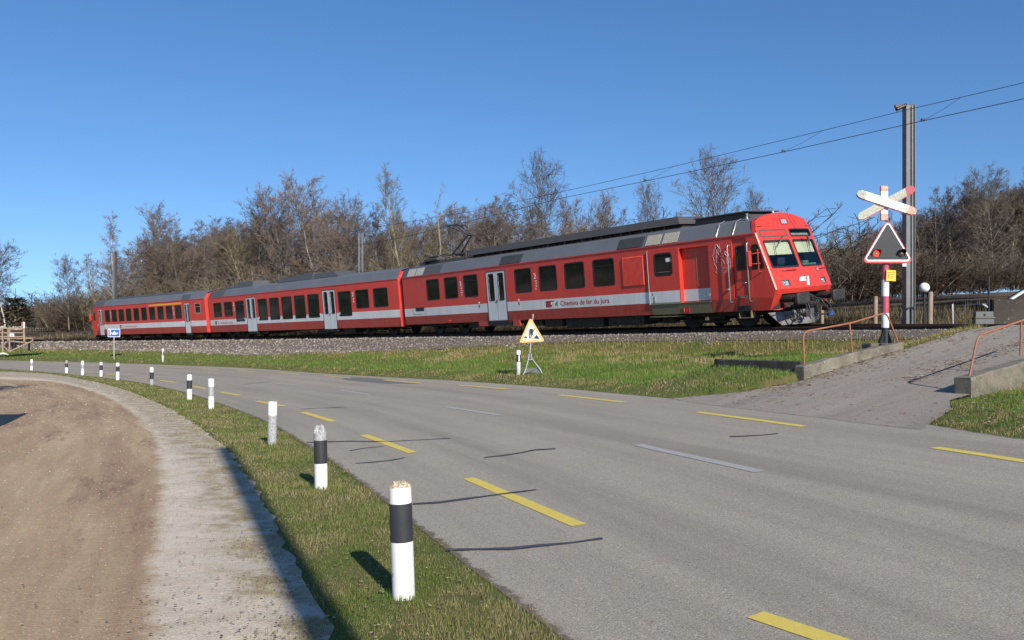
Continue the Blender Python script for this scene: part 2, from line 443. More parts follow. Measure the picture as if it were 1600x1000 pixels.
# make the ramp overlap the road edge slightly
RAMP = np.concatenate([RAMP, [at(1440, 672)[:2], at(1262, 651)[:2], at(1100, 632)[:2]]])
def ground_z(X, Y):
    z = base_z(X, Y)
    inside = in_poly(X, Y, RAMP)
    zr = ramp_z(X, Y)
    P = np.concatenate([RAMP, RAMP[:1]]); d = seg_dist(X, Y, P)[0].reshape(np.shape(X))
    n, s = track_ns(X, Y)
    w = np.where(inside | ((d < .24) & (n > 4.9) & (n < 8.6) & (s > -8)), 1.0, 0)
    w2 = sstep(1.7, .1, d)*sstep(6.6, 5.4, n)*(s > -8)*(~inside)*(n > 1.8)
    z = z*(1-w2) + (zr+.02)*w2
    return z*(1-w) + (zr-.06)*w
for p in RL+RR: print('ramp', [round(v, 2) for v in p], 'n', round(float(track_ns(p.x, p.y)[0]), 2), 's', round(float(track_ns(p.x, p.y)[1]), 2))

# ---------------------------------------------------------------- path edges (gravel lot on the left)
VERGE_L = [(8, -28), (4.5, -14), (1.2, -6), (-.6, 0)] + [G0(x, y, 0) for x, y in [(545, 1010), (492, 940), (460, 880), (420, 792), (360, 705), (320, 672), (256, 632), (176, 602), (110, 589), (55, 581.5)]] + [(-38, 54), (-60, 58), (-120, 66)]
VERGE_L = smooth_poly(VERGE_L)
def jag(P, amp, step, y0, y1):
    out = []; rj = random.Random(3)
    for a, b in zip(P[:-1], P[1:]):
        out.append(tuple(a))
        if y0 < a[1] < y1:
            d = b-a; L = hypot(*d); n = int(L/step); nv = np.array((-d[1], d[0]))/L
            for i in range(1, n): out.append(tuple(a+d*i/n+nv*rj.uniform(-amp, amp)))
    out.append(tuple(P[-1])); return np.array(out)
VERGE_L = jag(VERGE_L, .055, .16, 2.5, 22)
PALE_L = smooth_poly([(-.5, -20), (-1.9, 0)] + [G0(x, y, 0) for x, y in [(240, 1000), (244, 952), (236, 904), (248, 856), (244, 800), (256, 752), (250, 716), (244, 684), (216, 652), (176, 622), (120, 603), (60, 592)]] + [(-40, 44), (-70, 50)])
PALE_R = smooth_poly([(1.2, -20), (-.8, 0)] + [G0(x, y, 0) for x, y in [(520, 1000), (470, 930), (400, 880), (372, 820), (345, 780), (335, 740), (322, 715), (268, 680), (240, 650), (190, 618), (130, 600), (60, 588)]] + [(-40, 47), (-70, 53)])
PATHPOLY = np.concatenate([VERGE_L, [(-120, -28)]])

# ---------------------------------------------------------------- polar-spaced tessellation
ANG = np.concatenate([np.linspace(-pi, -.95, 22, endpoint=False), np.linspace(-.95, .95, 560, endpoint=False), np.linspace(.95, pi, 23)])
RAD = np.concatenate([[.4, .8, 1.3, 1.9], np.exp(np.linspace(math.log(2.4), math.log(130), 570)), np.exp(np.linspace(math.log(140), math.log(1500), 18))])
def polar_sheet(name, poly, zfun, lift, mat, rmax=200, attrs=None, amin=-pi, amax=pi, skirt=.0):
    A = ANG[(ANG >= amin) & (ANG <= amax)]; R = RAD[RAD <= rmax]
    AA, RR_ = np.meshgrid(A, R); X = np.sin(AA)*RR_; Y = np.cos(AA)*RR_
    ins = in_poly(X, Y, poly)
    na, nr = len(A), len(R)
    q = ins[:-1, :-1] | ins[1:, :-1] | ins[:-1, 1:] | ins[1:, 1:]
    used = np.zeros(X.shape, bool)
    for di in (0, 1):
        for dj in (0, 1): used[di:nr-1+di, dj:na-1+dj] |= q
    snap = used & ~ins
    P = np.concatenate([poly, poly[:1]])
    _, _, bx, by = seg_dist(X[snap], Y[snap], P); X[snap] = bx; Y[snap] = by
    idx = -np.ones(X.shape, int); idx[used] = np.arange(used.sum())
    Xu, Yu = X[used], Y[used]; Z = zfun(Xu, Yu)+lift
    ii, jj = np.nonzero(q)
    Fc = np.stack([idx[ii, jj], idx[ii, jj+1], idx[ii+1, jj+1], idx[ii+1, jj]], 1)[:, ::-1]
    V = np.stack([Xu, Yu, Z], 1)
    at_ = {k: f(Xu, Yu) for k, f in (attrs or {}).items()}
    return np_mesh(name, V, Fc, mat, smooth=True, attrs=at_)
# ================================================================= SETTING
def ground_mat():
    t = NT('meadow_ground'); p = t.geo(); n = t.attr('tn')
    g = t.ramp(t.noise(1.3, 7, .7, p), [(.30, (.075, .115, .024)), (.50, (.115, .13, .036)), (.66, (.17, .14, .06))])
    g2 = t.ramp(t.noise(22, 6, .75, p), [(.3, .55), (.7, 1.25)])
    g = t.mix(1, g, g2, 'MULTIPLY')
    # upper bank is drier, yellower
    up = t.ramp(t.math('MULTIPLY', n, .1), [(.28, 1.0), (.55, 0.0)])
    upn = t.math('MULTIPLY', up, t.ramp(t.noise(.8, 5, .7, p), [(.38, 0.0), (.62, .75)]))
    g = t.mix(upn, g, (.19, .15, .05))
    lit = t.ramp(t.noise(2.6, 7, .75, p), [(.3, (.055, .04, .026)), (.6, (.15, .11, .07)), (.8, (.20, .16, .09))])
    f = t.ramp(t.math('ADD', t.math('MULTIPLY', n, .1), .5), [(.02, 1.0), (.26, 0.0)])
    g = t.mix(f, g, lit)
    t.bump(t.noise(40, 5, .7, p), .7, .03)
    return t.fin(g, .95, 0, .15)
M['ground'] = ground_mat()
M['asphalt'] = None
def asphalt_mat(name, base, dirtcol, tint=1.0, leafy=0):
    t = NT(name); p = t.geo()
    c = t.ramp(t.noise(.35, 5, .6, p), [(.3, tuple(x*.86 for x in base)), (.7, tuple(x*1.10 for x in base))])
    # long streaks along the lane from wheels
    c = t.mix(t.ramp(t.noise(.9, 6, .7, p, stretch=(.7, 1.6, 1, .4)), [(.42, 0.0), (.7, .55)]), c, tuple(x*.78 for x in base))
    c = t.mix(t.ramp(t.noise(2.7, 8, .8, p), [(.60, 0.0), (.66, .35)]), c, tuple(x*1.35 for x in base))
    sp = t.ramp(t.noise(95, 3, .75, p), [(.32, .45), (.5, 1.0), (.66, 1.9)])
    c = t.mix(.85, c, sp, 'MULTIPLY')
    sp2 = t.ramp(t.noise(28, 4, .8, p), [(.35, .72), (.65, 1.26)])
    c = t.mix(1, c, sp2, 'MULTIPLY')
    d = t.ramp(t.noise(1.1, 7, .75, p, stretch=(1.0, .35, 1, .55)), [(.50, 0.0), (.72, .5)])
    c = t.mix(d, c, dirtcol)
    lane = t.ramp(t.noise(1.0, 6, .65, t.curv('acr', 'alo', 1.1, .045)), [(.36, tuple(x*.76 for x in base)), (.5, base), (.62, tuple(min(1, x*1.16) for x in base))])
    c = t.mix(.65, c, t.mix(1, lane, t.ramp(t.noise(90, 3, .75, p), [(.32, .40), (.5, .95), (.66, 2.0)]), 'MULTIPLY'))
    e = t.attr('edge')     # metres from the rim: grit and soil gather there
    en = t.math('ADD', e, t.math('MULTIPLY', t.math('SUBTRACT', t.noise(6, 7, .85, p), .40), -.42))
    em = t.ramp(en, [(.0, .9), (.02, 0.0)])
    c = t.mix(em, c, (.13, .105, .075))
    if leafy:
        l = t.ramp(t.noise(2.0, 8, .85, p), [(.54, 0.0), (.62, .28)])
        c = t.mix(l, c, (.20, .13, .08))
    t.bump(t.noise(120, 3, .8, p), .55, .008)
    return t.fin(c, .88, 0, .25)
M['asphalt'] = asphalt_mat('worn_asphalt', (.292, .260, .208), (.35, .312, .25))
M['ramp'] = asphalt_mat('leafy_asphalt', (.27, .238, .195), (.32, .27, .205), leafy=1)
def path_mat():
    t = NT('gravel_path'); p = t.geo()
    dl = t.attr('dl'); dr = t.attr('dr')            # metres right of the pale strip's left / right edge
    nz = t.noise(1.1, 7, .75, p); nz2 = t.noise(6, 5, .7, p)
    wob = t.math('MULTIPLY', t.math('SUBTRACT', t.math('ADD', nz, t.math('MULTIPLY', nz2, .35)), .66), 1.3)
    brown = t.ramp(t.noise(1, 8, .72, t.curv('dl', 'al', 1.1, .10)), [(.32, (.27, .172, .105)), (.46, (.36, .240, .150)), (.56, (.43, .315, .19)), (.68, (.50, .39, .245))])
    red = t.ramp(t.noise(1, 9, .85, t.curv('dl', 'al', .9, .22)), [(.54, 0.0), (.63, .8)])
    brown = t.mix(red, brown, (.20, .125, .088))
    yel = t.math('MULTIPLY', t.ramp(t.noise(1, 9, .85, t.curv('dl', 'al', 3.2, .5)), [(.50, 0.0), (.60, 1.0)]), t.ramp(t.noise(16, 6, .9, p), [(.42, .15), (.62, .8)]))
    brown = t.mix(yel, brown, (.34, .28, .16))
    pale = t.ramp(t.noise(1.8, 7, .75, p), [(.25, (.44, .36, .26)), (.5, (.58, .49, .375)), (.75, (.66, .58, .46))])
    deb = t.ramp(t.noise(2.6, 9, .8, p, stretch=(.9, 1.2, 1, .25)), [(.30, (.38, .35, .31)), (.46, (.50, .44, .35)), (.52, (.38, .31, .20)), (.62, (.29, .22, .14)), (.75, (.38, .31, .18))])
    e1 = t.math('ADD', dl, t.math('MULTIPLY', wob, .35)); m1 = t.ramp(t.math('ADD', t.math('MULTIPLY', e1, 1.2), .5), [(.42, 0.0), (.58, 1.0)])
    e2 = t.math('ADD', t.math('ADD', dr, t.math('MULTIPLY', wob, 1.3)), .22); m2 = t.ramp(t.math('ADD', t.math('MULTIPLY', e2, .8), .5), [(.38, 0.0), (.62, 1.0)])
    c = t.mix(m1, brown, pale); c = t.mix(m2, c, deb)
    sp = t.ramp(t.noise(70, 4, .8, p), [(.3, .70), (.62, 1.15), (.72, 1.55)])
    c = t.mix(.9, c, sp, 'MULTIPLY')
    t.bump(t.math('ADD', t.noise(45, 5, .8, p), t.math('MULTIPLY', t.noise(6, 4, .7, p), 2.0)), .5, .018)
    return t.fin(c, .93, 0, .2)
M['path'] = path_mat()
def stone_mat(name, lo, hi):
    t = NT(name); c = t.attr('c', True); p = t.geo()
    s = t.ramp(t.noise(30, 4, .7, p), [(.3, .75), (.7, 1.15)])
    return t.fin(t.mix(1, c, s, 'MULTIPLY'), .92, 0, .2)
M['vcol'] = stone_mat('crushed_stone', 0, 0)
def ballast_mat():
    t = NT('ballast_bed'); p = t.geo()
    c = t.ramp(t.noise(14, 6, .8, p), [(.3, (.06, .05, .042)), (.55, (.19, .16, .135)), (.75, (.29, .255, .22))])
    t.bump(t.noise(20, 5, .8, p), 1, .05)
    return t.fin(c, .95, 0, .15)
M['ballast'] = ballast_mat()

def tn_attr(X, Y): return track_ns(X, Y)[0]
big = np.array([(-1500, -1500), (1500, -1500), (1500, 1500), (-1500, 1500)], float)
def terrain_z(X, Y):
    z = ground_z(X, Y)
    de = np.minimum(seg_dist(X, Y, INNER)[0], seg_dist(X, Y, OUTER)[0]); dp = seg_dist(X, Y, VERGE_L)[0]
    z = z - .035*in_poly(X, Y, ROADPOLY)*np.clip(de/.4, 0, 1) - .03*in_poly(X, Y, PATHPOLY)*np.clip(dp/.4, 0, 1)
    n = track_ns(X, Y)[0]
    return z + np.interp(-n, [0, 5, 12, 20, 36, 60, 100, 150, 400], [0, 0, .55, 1.1, 2.3, 4.2, 7.0, 10.0, 16])
g = polar_sheet('ground', big, terrain_z, 0, M['ground'], rmax=1600, attrs=dict(tn=tn_attr)); tag(g, kind='structure')
def edge_attr(P): 
    PP = np.concatenate([P, P[:1]])
    return lambda X, Y: seg_dist(X, Y, PP)[0]
def road_edge(X, Y): return np.minimum(seg_dist(X, Y, INNER)[0], seg_dist(X, Y, OUTER)[0])
road = polar_sheet('road', ROADPOLY, lambda X, Y: base_z(X, Y), .004, M['asphalt'], rmax=190, attrs=dict(edge=road_edge, acr=lambda X, Y: seg_dist(X, Y, INNER)[0], alo=lambda X, Y: track_ns(X, Y)[1])); tag(road, kind='structure')
def ramp_surf(X, Y):
    z = ramp_z(X, Y)
    return z + .0
rmp = polar_sheet('side_road', RAMP, ramp_surf, .0075, M['ramp'], rmax=70, attrs=dict(edge=lambda X, Y: seg_dist(X, Y, np.array([(p.x, p.y) for p in RL]))[0], acr=lambda X, Y: track_ns(X, Y)[1], alo=lambda X, Y: track_ns(X, Y)[0])); tag(rmp, kind='structure')
def signed(P):
    def f(X, Y):
        d, _, _, _ = seg_dist(X, Y, P)
        poly = np.concatenate([P, [(-130, -60)]])
        return np.where(in_poly(X, Y, poly), -d, d)
    return f
ALEN = np.concatenate([[0], np.cumsum(np.hypot(*(np.diff(PALE_L, axis=0).T)))])
pth = polar_sheet('path', PATHPOLY, lambda X, Y: base_z(X, Y), .003, M['path'], rmax=110, attrs=dict(dl=signed(PALE_L), dr=signed(PALE_R), al=lambda X, Y: seg_dist(X, Y, PALE_L, ALEN)[1])); tag(pth, kind='structure')
def nbd(s): return np.interp(s, [9, 17, 26, 40, 60, 85], [1.95, 2.3, 3.0, 3.9, 3.3, 2.8])
bpoly = np.array([tuple(track_pt(s, nbd(s)+.05)[:2]) for s in np.linspace(-16, 120, 90)] + [tuple(track_pt(s, -2.9)[:2]) for s in np.linspace(120, -16, 90)])
def ballast_z(X, Y): return np.where(in_poly(X, Y, RAMP), ramp_z(X, Y)-.12, base_z(X, Y))
bal = polar_sheet('ballast', bpoly, ballast_z, .02, M['ballast'], rmax=160); tag(bal, kind='structure')

rng = np.random.default_rng(5)
def scatter(K, r1, r2, a1, a2, test):
    N = int(K*(a2-a1)*math.log(r2/r1))
    r = np.exp(rng.uniform(math.log(r1), math.log(r2), N)); a = rng.uniform(a1, a2, N)
    X = np.sin(a)*r; Y = np.cos(a)*r; m = test(X, Y)
    return X[m], Y[m], r[m]
def blades(name, X, Y, r, zf, hgt, wid, cols, label, cat, rs=6., lean=.6, hscale=None):
    n = len(X); Z = zf(X, Y)-.005
    k = np.maximum(1, r/rs)
    h = hgt*rng.uniform(.45, 1.3, n)*np.minimum(k, 2.0)**.5
    if hscale is not None: h = h*hscale
    w = wid*rng.uniform(.6, 1.4, n)*k
    an = rng.uniform(0, 2*pi, n); la = rng.uniform(0, 2*pi, n); ll = rng.uniform(0, lean, n)*h
    V = np.empty((n, 3, 3)); dx = np.cos(an)*w/2; dy = np.sin(an)*w/2
    V[:, 0] = np.stack([X-dx, Y-dy, Z], 1); V[:, 1] = np.stack([X+dx, Y+dy, Z], 1)
    V[:, 2] = np.stack([X+np.cos(la)*ll, Y+np.sin(la)*ll, Z+h], 1)
    cols = np.array(cols); ci = np.clip(((rng.uniform(0, 1, n)*.55+.45*np.clip(.5+1.5*(hnoise(X, Y, .33, 61)*.6+hnoise(X, Y, 1.1, 62)*.4-.5), 0, 1))*len(cols)).astype(int), 0, len(cols)-1)
    C = cols[ci]*rng.uniform(.7, 1.3, (n, 1)); C = np.repeat(C[:, None, :], 3, 1).reshape(-1, 3)
    o = np_mesh(name, V.reshape(-1, 3), np.arange(3*n).reshape(-1, 3), M['grass'], attrs=dict(c=C))
    return tag(o, label, cat, kind='stuff')
def grass_mat():
    t = NT('grass_blades'); c = t.attr('c', True)
    t.fin(c, .7, 0, .25); 
    tr = t.n('ShaderNodeBsdfTranslucent'); t.L.new(c, tr.inputs[0])
    mx = t.n('ShaderNodeMixShader'); mx.inputs[0].default_value = .25
    t.L.new(t.b.outputs[0], mx.inputs[1]); t.L.new(tr.outputs[0], mx.inputs[2]); t.L.new(mx.outputs[0], t.out.inputs[0])
    return t.m
M['grass'] = grass_mat()
GREENS = [(.12, .19, .035), (.14, .21, .04), (.15, .17, .045), (.22, .22, .07), (.28, .24, .11), (.36, .30, .17), (.22, .15, .085)]
GREENB = [(.10, .20, .026), (.125, .23, .034), (.15, .22, .042), (.20, .24, .06), (.27, .24, .09)]
DRY = [(.16, .20, .04), (.29, .26, .085), (.35, .29, .12), (.40, .33, .17), (.22, .18, .08)]
def verge_test(X, Y):
    m = ~in_poly(X, Y, ROADPOLY) & ~in_poly(X, Y, PATHPOLY)
    di = seg_dist(X, Y, INNER)[0]; do = seg_dist(X, Y, OUTER)[0]
    e = seg_dist(X, Y, VERGE_L)[0]
    thin = (hnoise(X, Y, .35, 2) + hnoise(X, Y, .12, 4)*.5)
    return m & (di < do) & (rng.uniform(0, 1, len(X)) < np.clip(np.minimum(e, di)*5+.25, 0, 1)) & (thin > .28)
X, Y, r = scatter(300000, 3.2, 75, -.66, .2, verge_test)
hs = .35+1.5*hnoise(X, Y, .28, 8)*hnoise(X, Y, .9, 9)+.25*hnoise(X, Y, .1, 10)
blades('verge_grass', X, Y, r, base_z, .032, .0046, GREENS, 'short green and straw grass verge between gravel path and road, around the bollards', 'grass', hscale=hs)
# stray grass tufts creeping over the path edge
def stray(X, Y):
    e = seg_dist(X, Y, VERGE_L)[0]; e2 = seg_dist(X, Y, INNER)[0]
    a = in_poly(X, Y, PATHPOLY) & (e < .5) & (rng.uniform(0, 1, len(X)) < .8*np.exp(-e*4.5)*(hnoise(X, Y, .45, 14) > .42))
    b = in_poly(X, Y, ROADPOLY) & (e2 < .12) & (rng.uniform(0, 1, len(X)) < .5*np.exp(-e2*25)) & (hnoise(X, Y, .4, 6) > .45)
    return (a | b) & (hnoise(X, Y, .3, 12) > .4)
X, Y, r = scatter(300000, 3.2, 60, -.66, .2, stray)
blades('stray_grass', X, Y, r, lambda X, Y: base_z(X, Y)+.002, .030, .0045, GREENS[2:], 'sparse straw coloured grass creeping over the path and road edges', 'grass')
def bank_test(X, Y):
    n, s = track_ns(X, Y); n = n + (2.6-nbd(s)) + .3*(hnoise(X, Y, 1.1, 77)-.5); do = seg_dist(X, Y, OUTER)[0]; di = seg_dist(X, Y, INNER)[0]
    return (n > 2.45) & (do < di) & ~in_poly(X, Y, ROADPOLY) & ~in_poly(X, Y, RAMP) & (s < 112)
X, Y, r = scatter(250000, 7, 140, -.66, .66, bank_test)
n_, s_ = track_ns(X, Y); do_ = seg_dist(X, Y, OUTER)[0]; t_ = do_/(do_+np.maximum(n_-2.6, 0)+.01)
dry = (hnoise(X, Y, 1.6, 21)*.6+hnoise(X, Y, .5, 22)*.4 + (t_-.55)*.8) > .70
dry |= (t_ < .13) & (hnoise(X, Y, .4, 23) > .35)
hs = (.5+1.1*hnoise(X, Y, .7, 24))*np.clip(.4+t_*3, .4, 1.1)
bl = ~dry
blades('bank_grass', X[bl], Y[bl], r[bl], ground_z, .07, .008, GREENB, 'bright green grass on the bank between road and railway', 'grass', rs=14, hscale=hs[bl])
blades('dry_grass', X[dry], Y[dry], r[dry], ground_z, .07, .008, DRY, 'yellowed dry grass on the upper bank below the ballast', 'grass', rs=14, hscale=hs[dry])
# fallen leaves and grit
def leaves(name, X, Y, zf, size, cols, label, r, cat='leaves', rs=9.):
    n = len(X); Z = zf(X, Y)+rng.uniform(.004, .02, n)
    k = size*rng.uniform(.5, 1.3, n)*np.maximum(1, r/rs)**.6; an = rng.uniform(0, 2*pi, n)
    V = np.empty((n, 4, 3))
    for i, (a, b) in enumerate(((-1, 0), (0, -.6), (1, 0), (0, .6))):
        V[:, i, 0] = X+(np.cos(an)*a-np.sin(an)*b)*k; V[:, i, 1] = Y+(np.sin(an)*a+np.cos(an)*b)*k
        V[:, i, 2] = Z+rng.uniform(0, .35, n)*k
    cols = np.array(cols); C = cols[rng.integers(0, len(cols), n)]*rng.uniform(.7, 1.3, (n, 1))
    C = np.repeat(C[:, None], 4, 1).reshape(-1, 3)
    o = np_mesh(name, V.reshape(-1, 3), np.arange(4*n).reshape(-1, 4), M['vcol'], attrs=dict(c=C))
    return tag(o, label, cat, kind='stuff')
LEAF = [(.30, .17, .10), (.24, .13, .08), (.36, .24, .14), (.17, .10, .06)]
def leaf_bank(X, Y):
    return bank_test(X, Y) & (hnoise(X, Y, 1.4, 31)*.7+hnoise(X, Y, .4, 32)*.3 > .58)
X, Y, r = scatter(16000, 8, 90, -.6, .66, leaf_bank)
leaves('bank_leaves', X, Y, lambda a, b: ground_z(a, b)+.04, .03, LEAF+[(.5, .42, .34)], 'dry brown leaves lying in the bank grass', r, rs=16.)
RC = np.array([(p.x, p.y) for p in RL]); 
def leaf_ramp(X, Y):
    i = in_poly(X, Y, RAMP); d = seg_dist(X, Y, RC[3:])[0]
    n, s = track_ns(X, Y)
    mid = np.exp(-((d-2.35)/.32)**2)*(n < 8.6)*(n > 3.5)
    w = np.exp(-d*2.2)+mid*.9+.03
    return i & (rng.uniform(0, 1, len(X)) < w*(.3+hnoise(X, Y, .5, 33))) & (n > 1.9)
X, Y, r = scatter(120000, 10, 34, .1, .66, leaf_ramp)
leaves('ramp_leaves', X, Y, lambda a, b: ramp_z(a, b)+.008, .030, [(.42, .25, .14), (.34, .19, .11), (.50, .33, .19), (.26, .15, .09)], 'brown leaf litter strewn along the side road', r, rs=16.)
def verge_leaf(X, Y):
    e = seg_dist(X, Y, VERGE_L)[0]
    a = verge_test(X, Y) & (rng.uniform(0, 1, len(X)) < .05)
    b = in_poly(X, Y, PATHPOLY) & (rng.uniform(0, 1, len(X)) < .12*np.exp(-np.maximum(e-.1, 0)*1.6))
    return a | b
X, Y, r = scatter(90000, 3.3, 50, -.66, .1, verge_leaf)
leaves('verge_leaves', X, Y, lambda a, b: base_z(a, b)+.012, .013, [(.25, .16, .10), (.15, .10, .06), (.38, .30, .20)], 'small brown leaves and twig bits along the path edge', r)
def stones(name, X, Y, r, zf, size, cols, label, rs=20.):
    n = len(X); Z = zf(X, Y); k = size*rng.uniform(.5, 1.25, n)*np.maximum(1, r/rs)
    base = np.array([(1, 0, 0), (-1, 0, 0), (0, 1, 0), (0, -1, 0), (0, 0, .8), (0, 0, -.8)], float)
    V = base[None]*k[:, None, None]*rng.uniform(.65, 1.3, (n, 6, 1)) + rng.normal(0, .18, (n, 6, 3))*k[:, None, None]
    an = rng.uniform(0, 2*pi, n); c, s = np.cos(an)[:, None], np.sin(an)[:, None]
    Vx = V[..., 0]*c-V[..., 1]*s; Vy = V[..., 0]*s+V[..., 1]*c
    V = np.stack([Vx+X[:, None], Vy+Y[:, None], V[..., 2]+Z[:, None]], 2)
    fc = np.array([(0, 2, 4), (2, 1, 4), (1, 3, 4), (3, 0, 4), (2, 0, 5), (1, 2, 5), (3, 1, 5), (0, 3, 5)])
    Fc = (fc[None]+6*np.arange(n)[:, None, None]).reshape(-1, 3)
    cols = np.array(cols); C = cols[rng.integers(0, len(cols), n)]*rng.uniform(.65, 1.3, (n, 1))
    o = np_mesh(name, V.reshape(-1, 3), Fc, M['vcol'], attrs=dict(c=np.repeat(C[:, None], 6, 1).reshape(-1, 3)))
    return tag(o, label, 'gravel', kind='stuff')
def bal_test(X, Y):
    n, s = track_ns(X, Y); e = 2.75-nbd(s)+ n+.35*(hnoise(X, Y, .6, 41)-.5)+.3*(hnoise(X, Y, 2.2, 42)-.5)
    return (e < 2.75) & (n > .9) & ~in_poly(X, Y, RAMP) & (s < 112)
X, Y, r = scatter(150000, 17, 140, -.66, .66, bal_test)
stones('ballast_stones', X, Y, r, ballast_z, .030, [(.27, .24, .21), (.22, .19, .165), (.31, .285, .255), (.18, .15, .125), (.27, .21, .16)], 'grey brown crushed stone ballast along the near rail')
def pathstone(X, Y): return in_poly(X, Y, PATHPOLY)
X, Y, r = scatter(14000, 3.4, 45, -.66, .0, pathstone)
stones('path_gravel', X, Y, r, lambda a, b: base_z(a, b)+.003, .0036, [(.42, .36, .26), (.36, .29, .20), (.46, .42, .35), (.22, .16, .11)], 'fine loose grit on the gravel path', rs=6.)

# ---------------------------------------------------------------- road markings (painted sheets 4 mm proud)
def strip(name, pts, w, mat, lift=.009, fun=base_z, jag=0., name_kind='structure'):
    P = [Vector((p[0], p[1])) for p in pts]; L = [0]
    for a, b in zip(P[:-1], P[1:]): L.append(L[-1]+(b-a).length)
    n = max(2, int(L[-1]/.25)); V = []; 
    for i in range(n+1):
        d = L[-1]*i/n; k = max(j for j in range(len(L)-1) if L[j] <= d+1e-9); t = (d-L[k])/(L[k+1]-L[k])
        p = P[k].lerp(P[k+1], t); tv = (P[k+1]-P[k]).normalized(); nv = Vector((-tv.y, tv.x))
        j1 = random.uniform(-jag, jag); ww = w*(1+(random.uniform(-.5, .5) if jag else 0))
        for sg in (-.5, .5): V.append((p.x+nv.x*(ww*sg+j1), p.y+nv.y*(ww*sg+j1)))
    V = np.array(V); z = fun(V[:, 0], V[:, 1])+lift
    Fc = [(2*i, 2*i+2, 2*i+3, 2*i+1) for i in range(n)]
    o = np_mesh(name, np.column_stack([V, z]), Fc, mat); tag(o, kind=name_kind); return o
def line_mat(name, col, wear, amt):
    t = NT(name); p = t.geo()
    c = t.ramp(t.noise(9, 5, .7, p), [(.3, tuple(x*.85 for x in col)), (.7, col)])
    m = t.ramp(t.noise(60, 6, .85, p), [(.60-amt*.3, 0.0), (.68, .8)])
    c = t.mix(m, c, wear); t.bump(t.noise(120, 3, .8, p), .4, .006)
    return t.fin(c, .8, 0, .3)
M['yel'] = line_mat('yellow_road_paint', (.78, .59, .07), (.42, .36, .18), .75)
M['oldwhite'] = line_mat('faded_white_paint', (.42, .42, .41), (.30, .275, .24), .9)
M['seal'] = simple('bitumen_crack_seal', (.050, .054, .070), .75, var=.25, scale=12)
YD = [((1180, 962), (1390, 1032)), ((732, 748), (905, 822)), ((568, 680), (645, 708)), ((473, 644.5), (521, 659)), ((401, 627), (445, 635)), ((345, 613), (375, 618)), ((301, 603.5), (321, 607.5)), ((250, 594.5), (275, 598)), ((207, 589), (230, 591.3)), ((166, 584.7), (185, 586.7)), ((132, 581), (145, 582.2)),
      ((1460, 700), (1625, 725.5)), ((1090, 644.5), (1257, 667)), ((873, 617.5), (975, 629)), ((716, 602), (793, 608.2)), ((600, 594), (658, 599)), ((507, 587), (548, 591)), ((435, 582), (470, 585)), ((370, 578.8), (400, 581)), ((314, 576.5), (342, 578.2)), ((262, 573.3), (287, 575)), ((215, 571.3), (237, 572.6)), ((172, 569.3), (195, 570.6)), ((130, 568), (150, 568.8)), ((86, 567), (100, 567.4))]
for a, b in YD: strip('yellow_lane_dash', [at(*a, base_z), at(*b, base_z)], .15, M['yel'])
for a, b in [((995, 695), (1188, 738)), ((697, 636), (780, 649)), ((532, 610), (577, 617)), ((422, 599), (465, 602))]:
    strip('faded_centre_dash', [at(*a, base_z), at(*b, base_z)], .16, M['oldwhite'])
CR = [[(645, 789), (700, 785), (760, 776), (838, 766)], [(697, 861), (780, 860), (870, 852), (942, 843)], [(480, 692), (545, 690), (600, 691), (703, 685.5)], [(547, 705), (570, 701), (600, 698)], [(555, 725), (600, 722), (633, 716)],
      [(757, 716), (800, 711), (835, 704), (868, 702)], [(470, 640), (500, 638), (540, 637)], [(1140, 683), (1180, 682), (1215, 678)], [(380, 601), (410, 598), (425, 596)]]
for c in CR: strip('crack_seal', [at(*q, base_z) for q in c], .062, M['seal'], .012, jag=.015)
# darker repair patch seen far down the road
def patch(name, px, mat, lift):
    pts = [at(x, y, base_z) for x, y in px]; P = np.array([(p.x, p.y) for p in pts])
    o = polar_sheet(name, P, base_z, lift, mat, rmax=120, attrs=dict(edge=lambda X, Y: np.full(len(X), 3.))); tag(o, kind='structure')
M['patch'] = asphalt_mat('dark_patch_asphalt', (.155, .15, .145), (.20, .19, .17))
patch('asphalt_patch', [(528, 589), (575, 590.5), (640, 597), (655, 600), (600, 599.5), (540, 594)], M['patch'], .008)
# ================================================================= RAILWAY TRACK
def ribbon_profile(prof, s0, s1, n, closed=True):
    """sweep a (lateral, height) profile along the track"""
    V = []; k = len(prof)
    for i in range(n+1):
        s = s0+(s1-s0)*i/n
        for a, b in prof: V.append(tuple(track_pt(s, a, b)))
    Fc = [(i*k+j, i*k+(j+1) % k, (i+1)*k+(j+1) % k, (i+1)*k+j) for i in range(n) for j in range(k)]
    return V, Fc
tr = thing('railway_track', 'curved railway track on ballast, running under the red train and over the crossing', 'railway track', tuple(track_pt(0)))
off = -Vector(track_pt(0))
for sg in (1, -1):
    c = sg*.7525
    prof = [(c-.036, 0), (c+.036, 0), (c+.036, -.038), (c+.009, -.055), (c+.009, -.125), (c+.063, -.145), (c+.063, -.158), (c-.063, -.158), (c-.063, -.145), (c-.009, -.125), (c-.009, -.055), (c-.036, -.038)]
    V, Fc = ribbon_profile(prof, -22, 118, 140)
    mb = MB(); mb.v = [tuple(Vector(v)+off) for v in V]; mb.f = Fc; mb.m = [0]*len(Fc); mb.sm = [False]*len(Fc)
    mb.build('rail', M['rail'], tr)
mb = MB()
for i in range(220):
    s = -20+i*.62
    o = track_pt(s); a = TC['th']+TC['k']*s
    R_ = Matrix.Translation(o+off) @ Matrix.Rotation(a, 4, 'Z') @ Matrix.Rotation(TC['al'], 4, 'Y').inverted()
    mb.box(-1.25, 1.25, -.12, .12, -.32, -.165, M=R_)
sl = mb.build('sleeper', M['sleeper'], tr); tag(sl, kind='stuff')

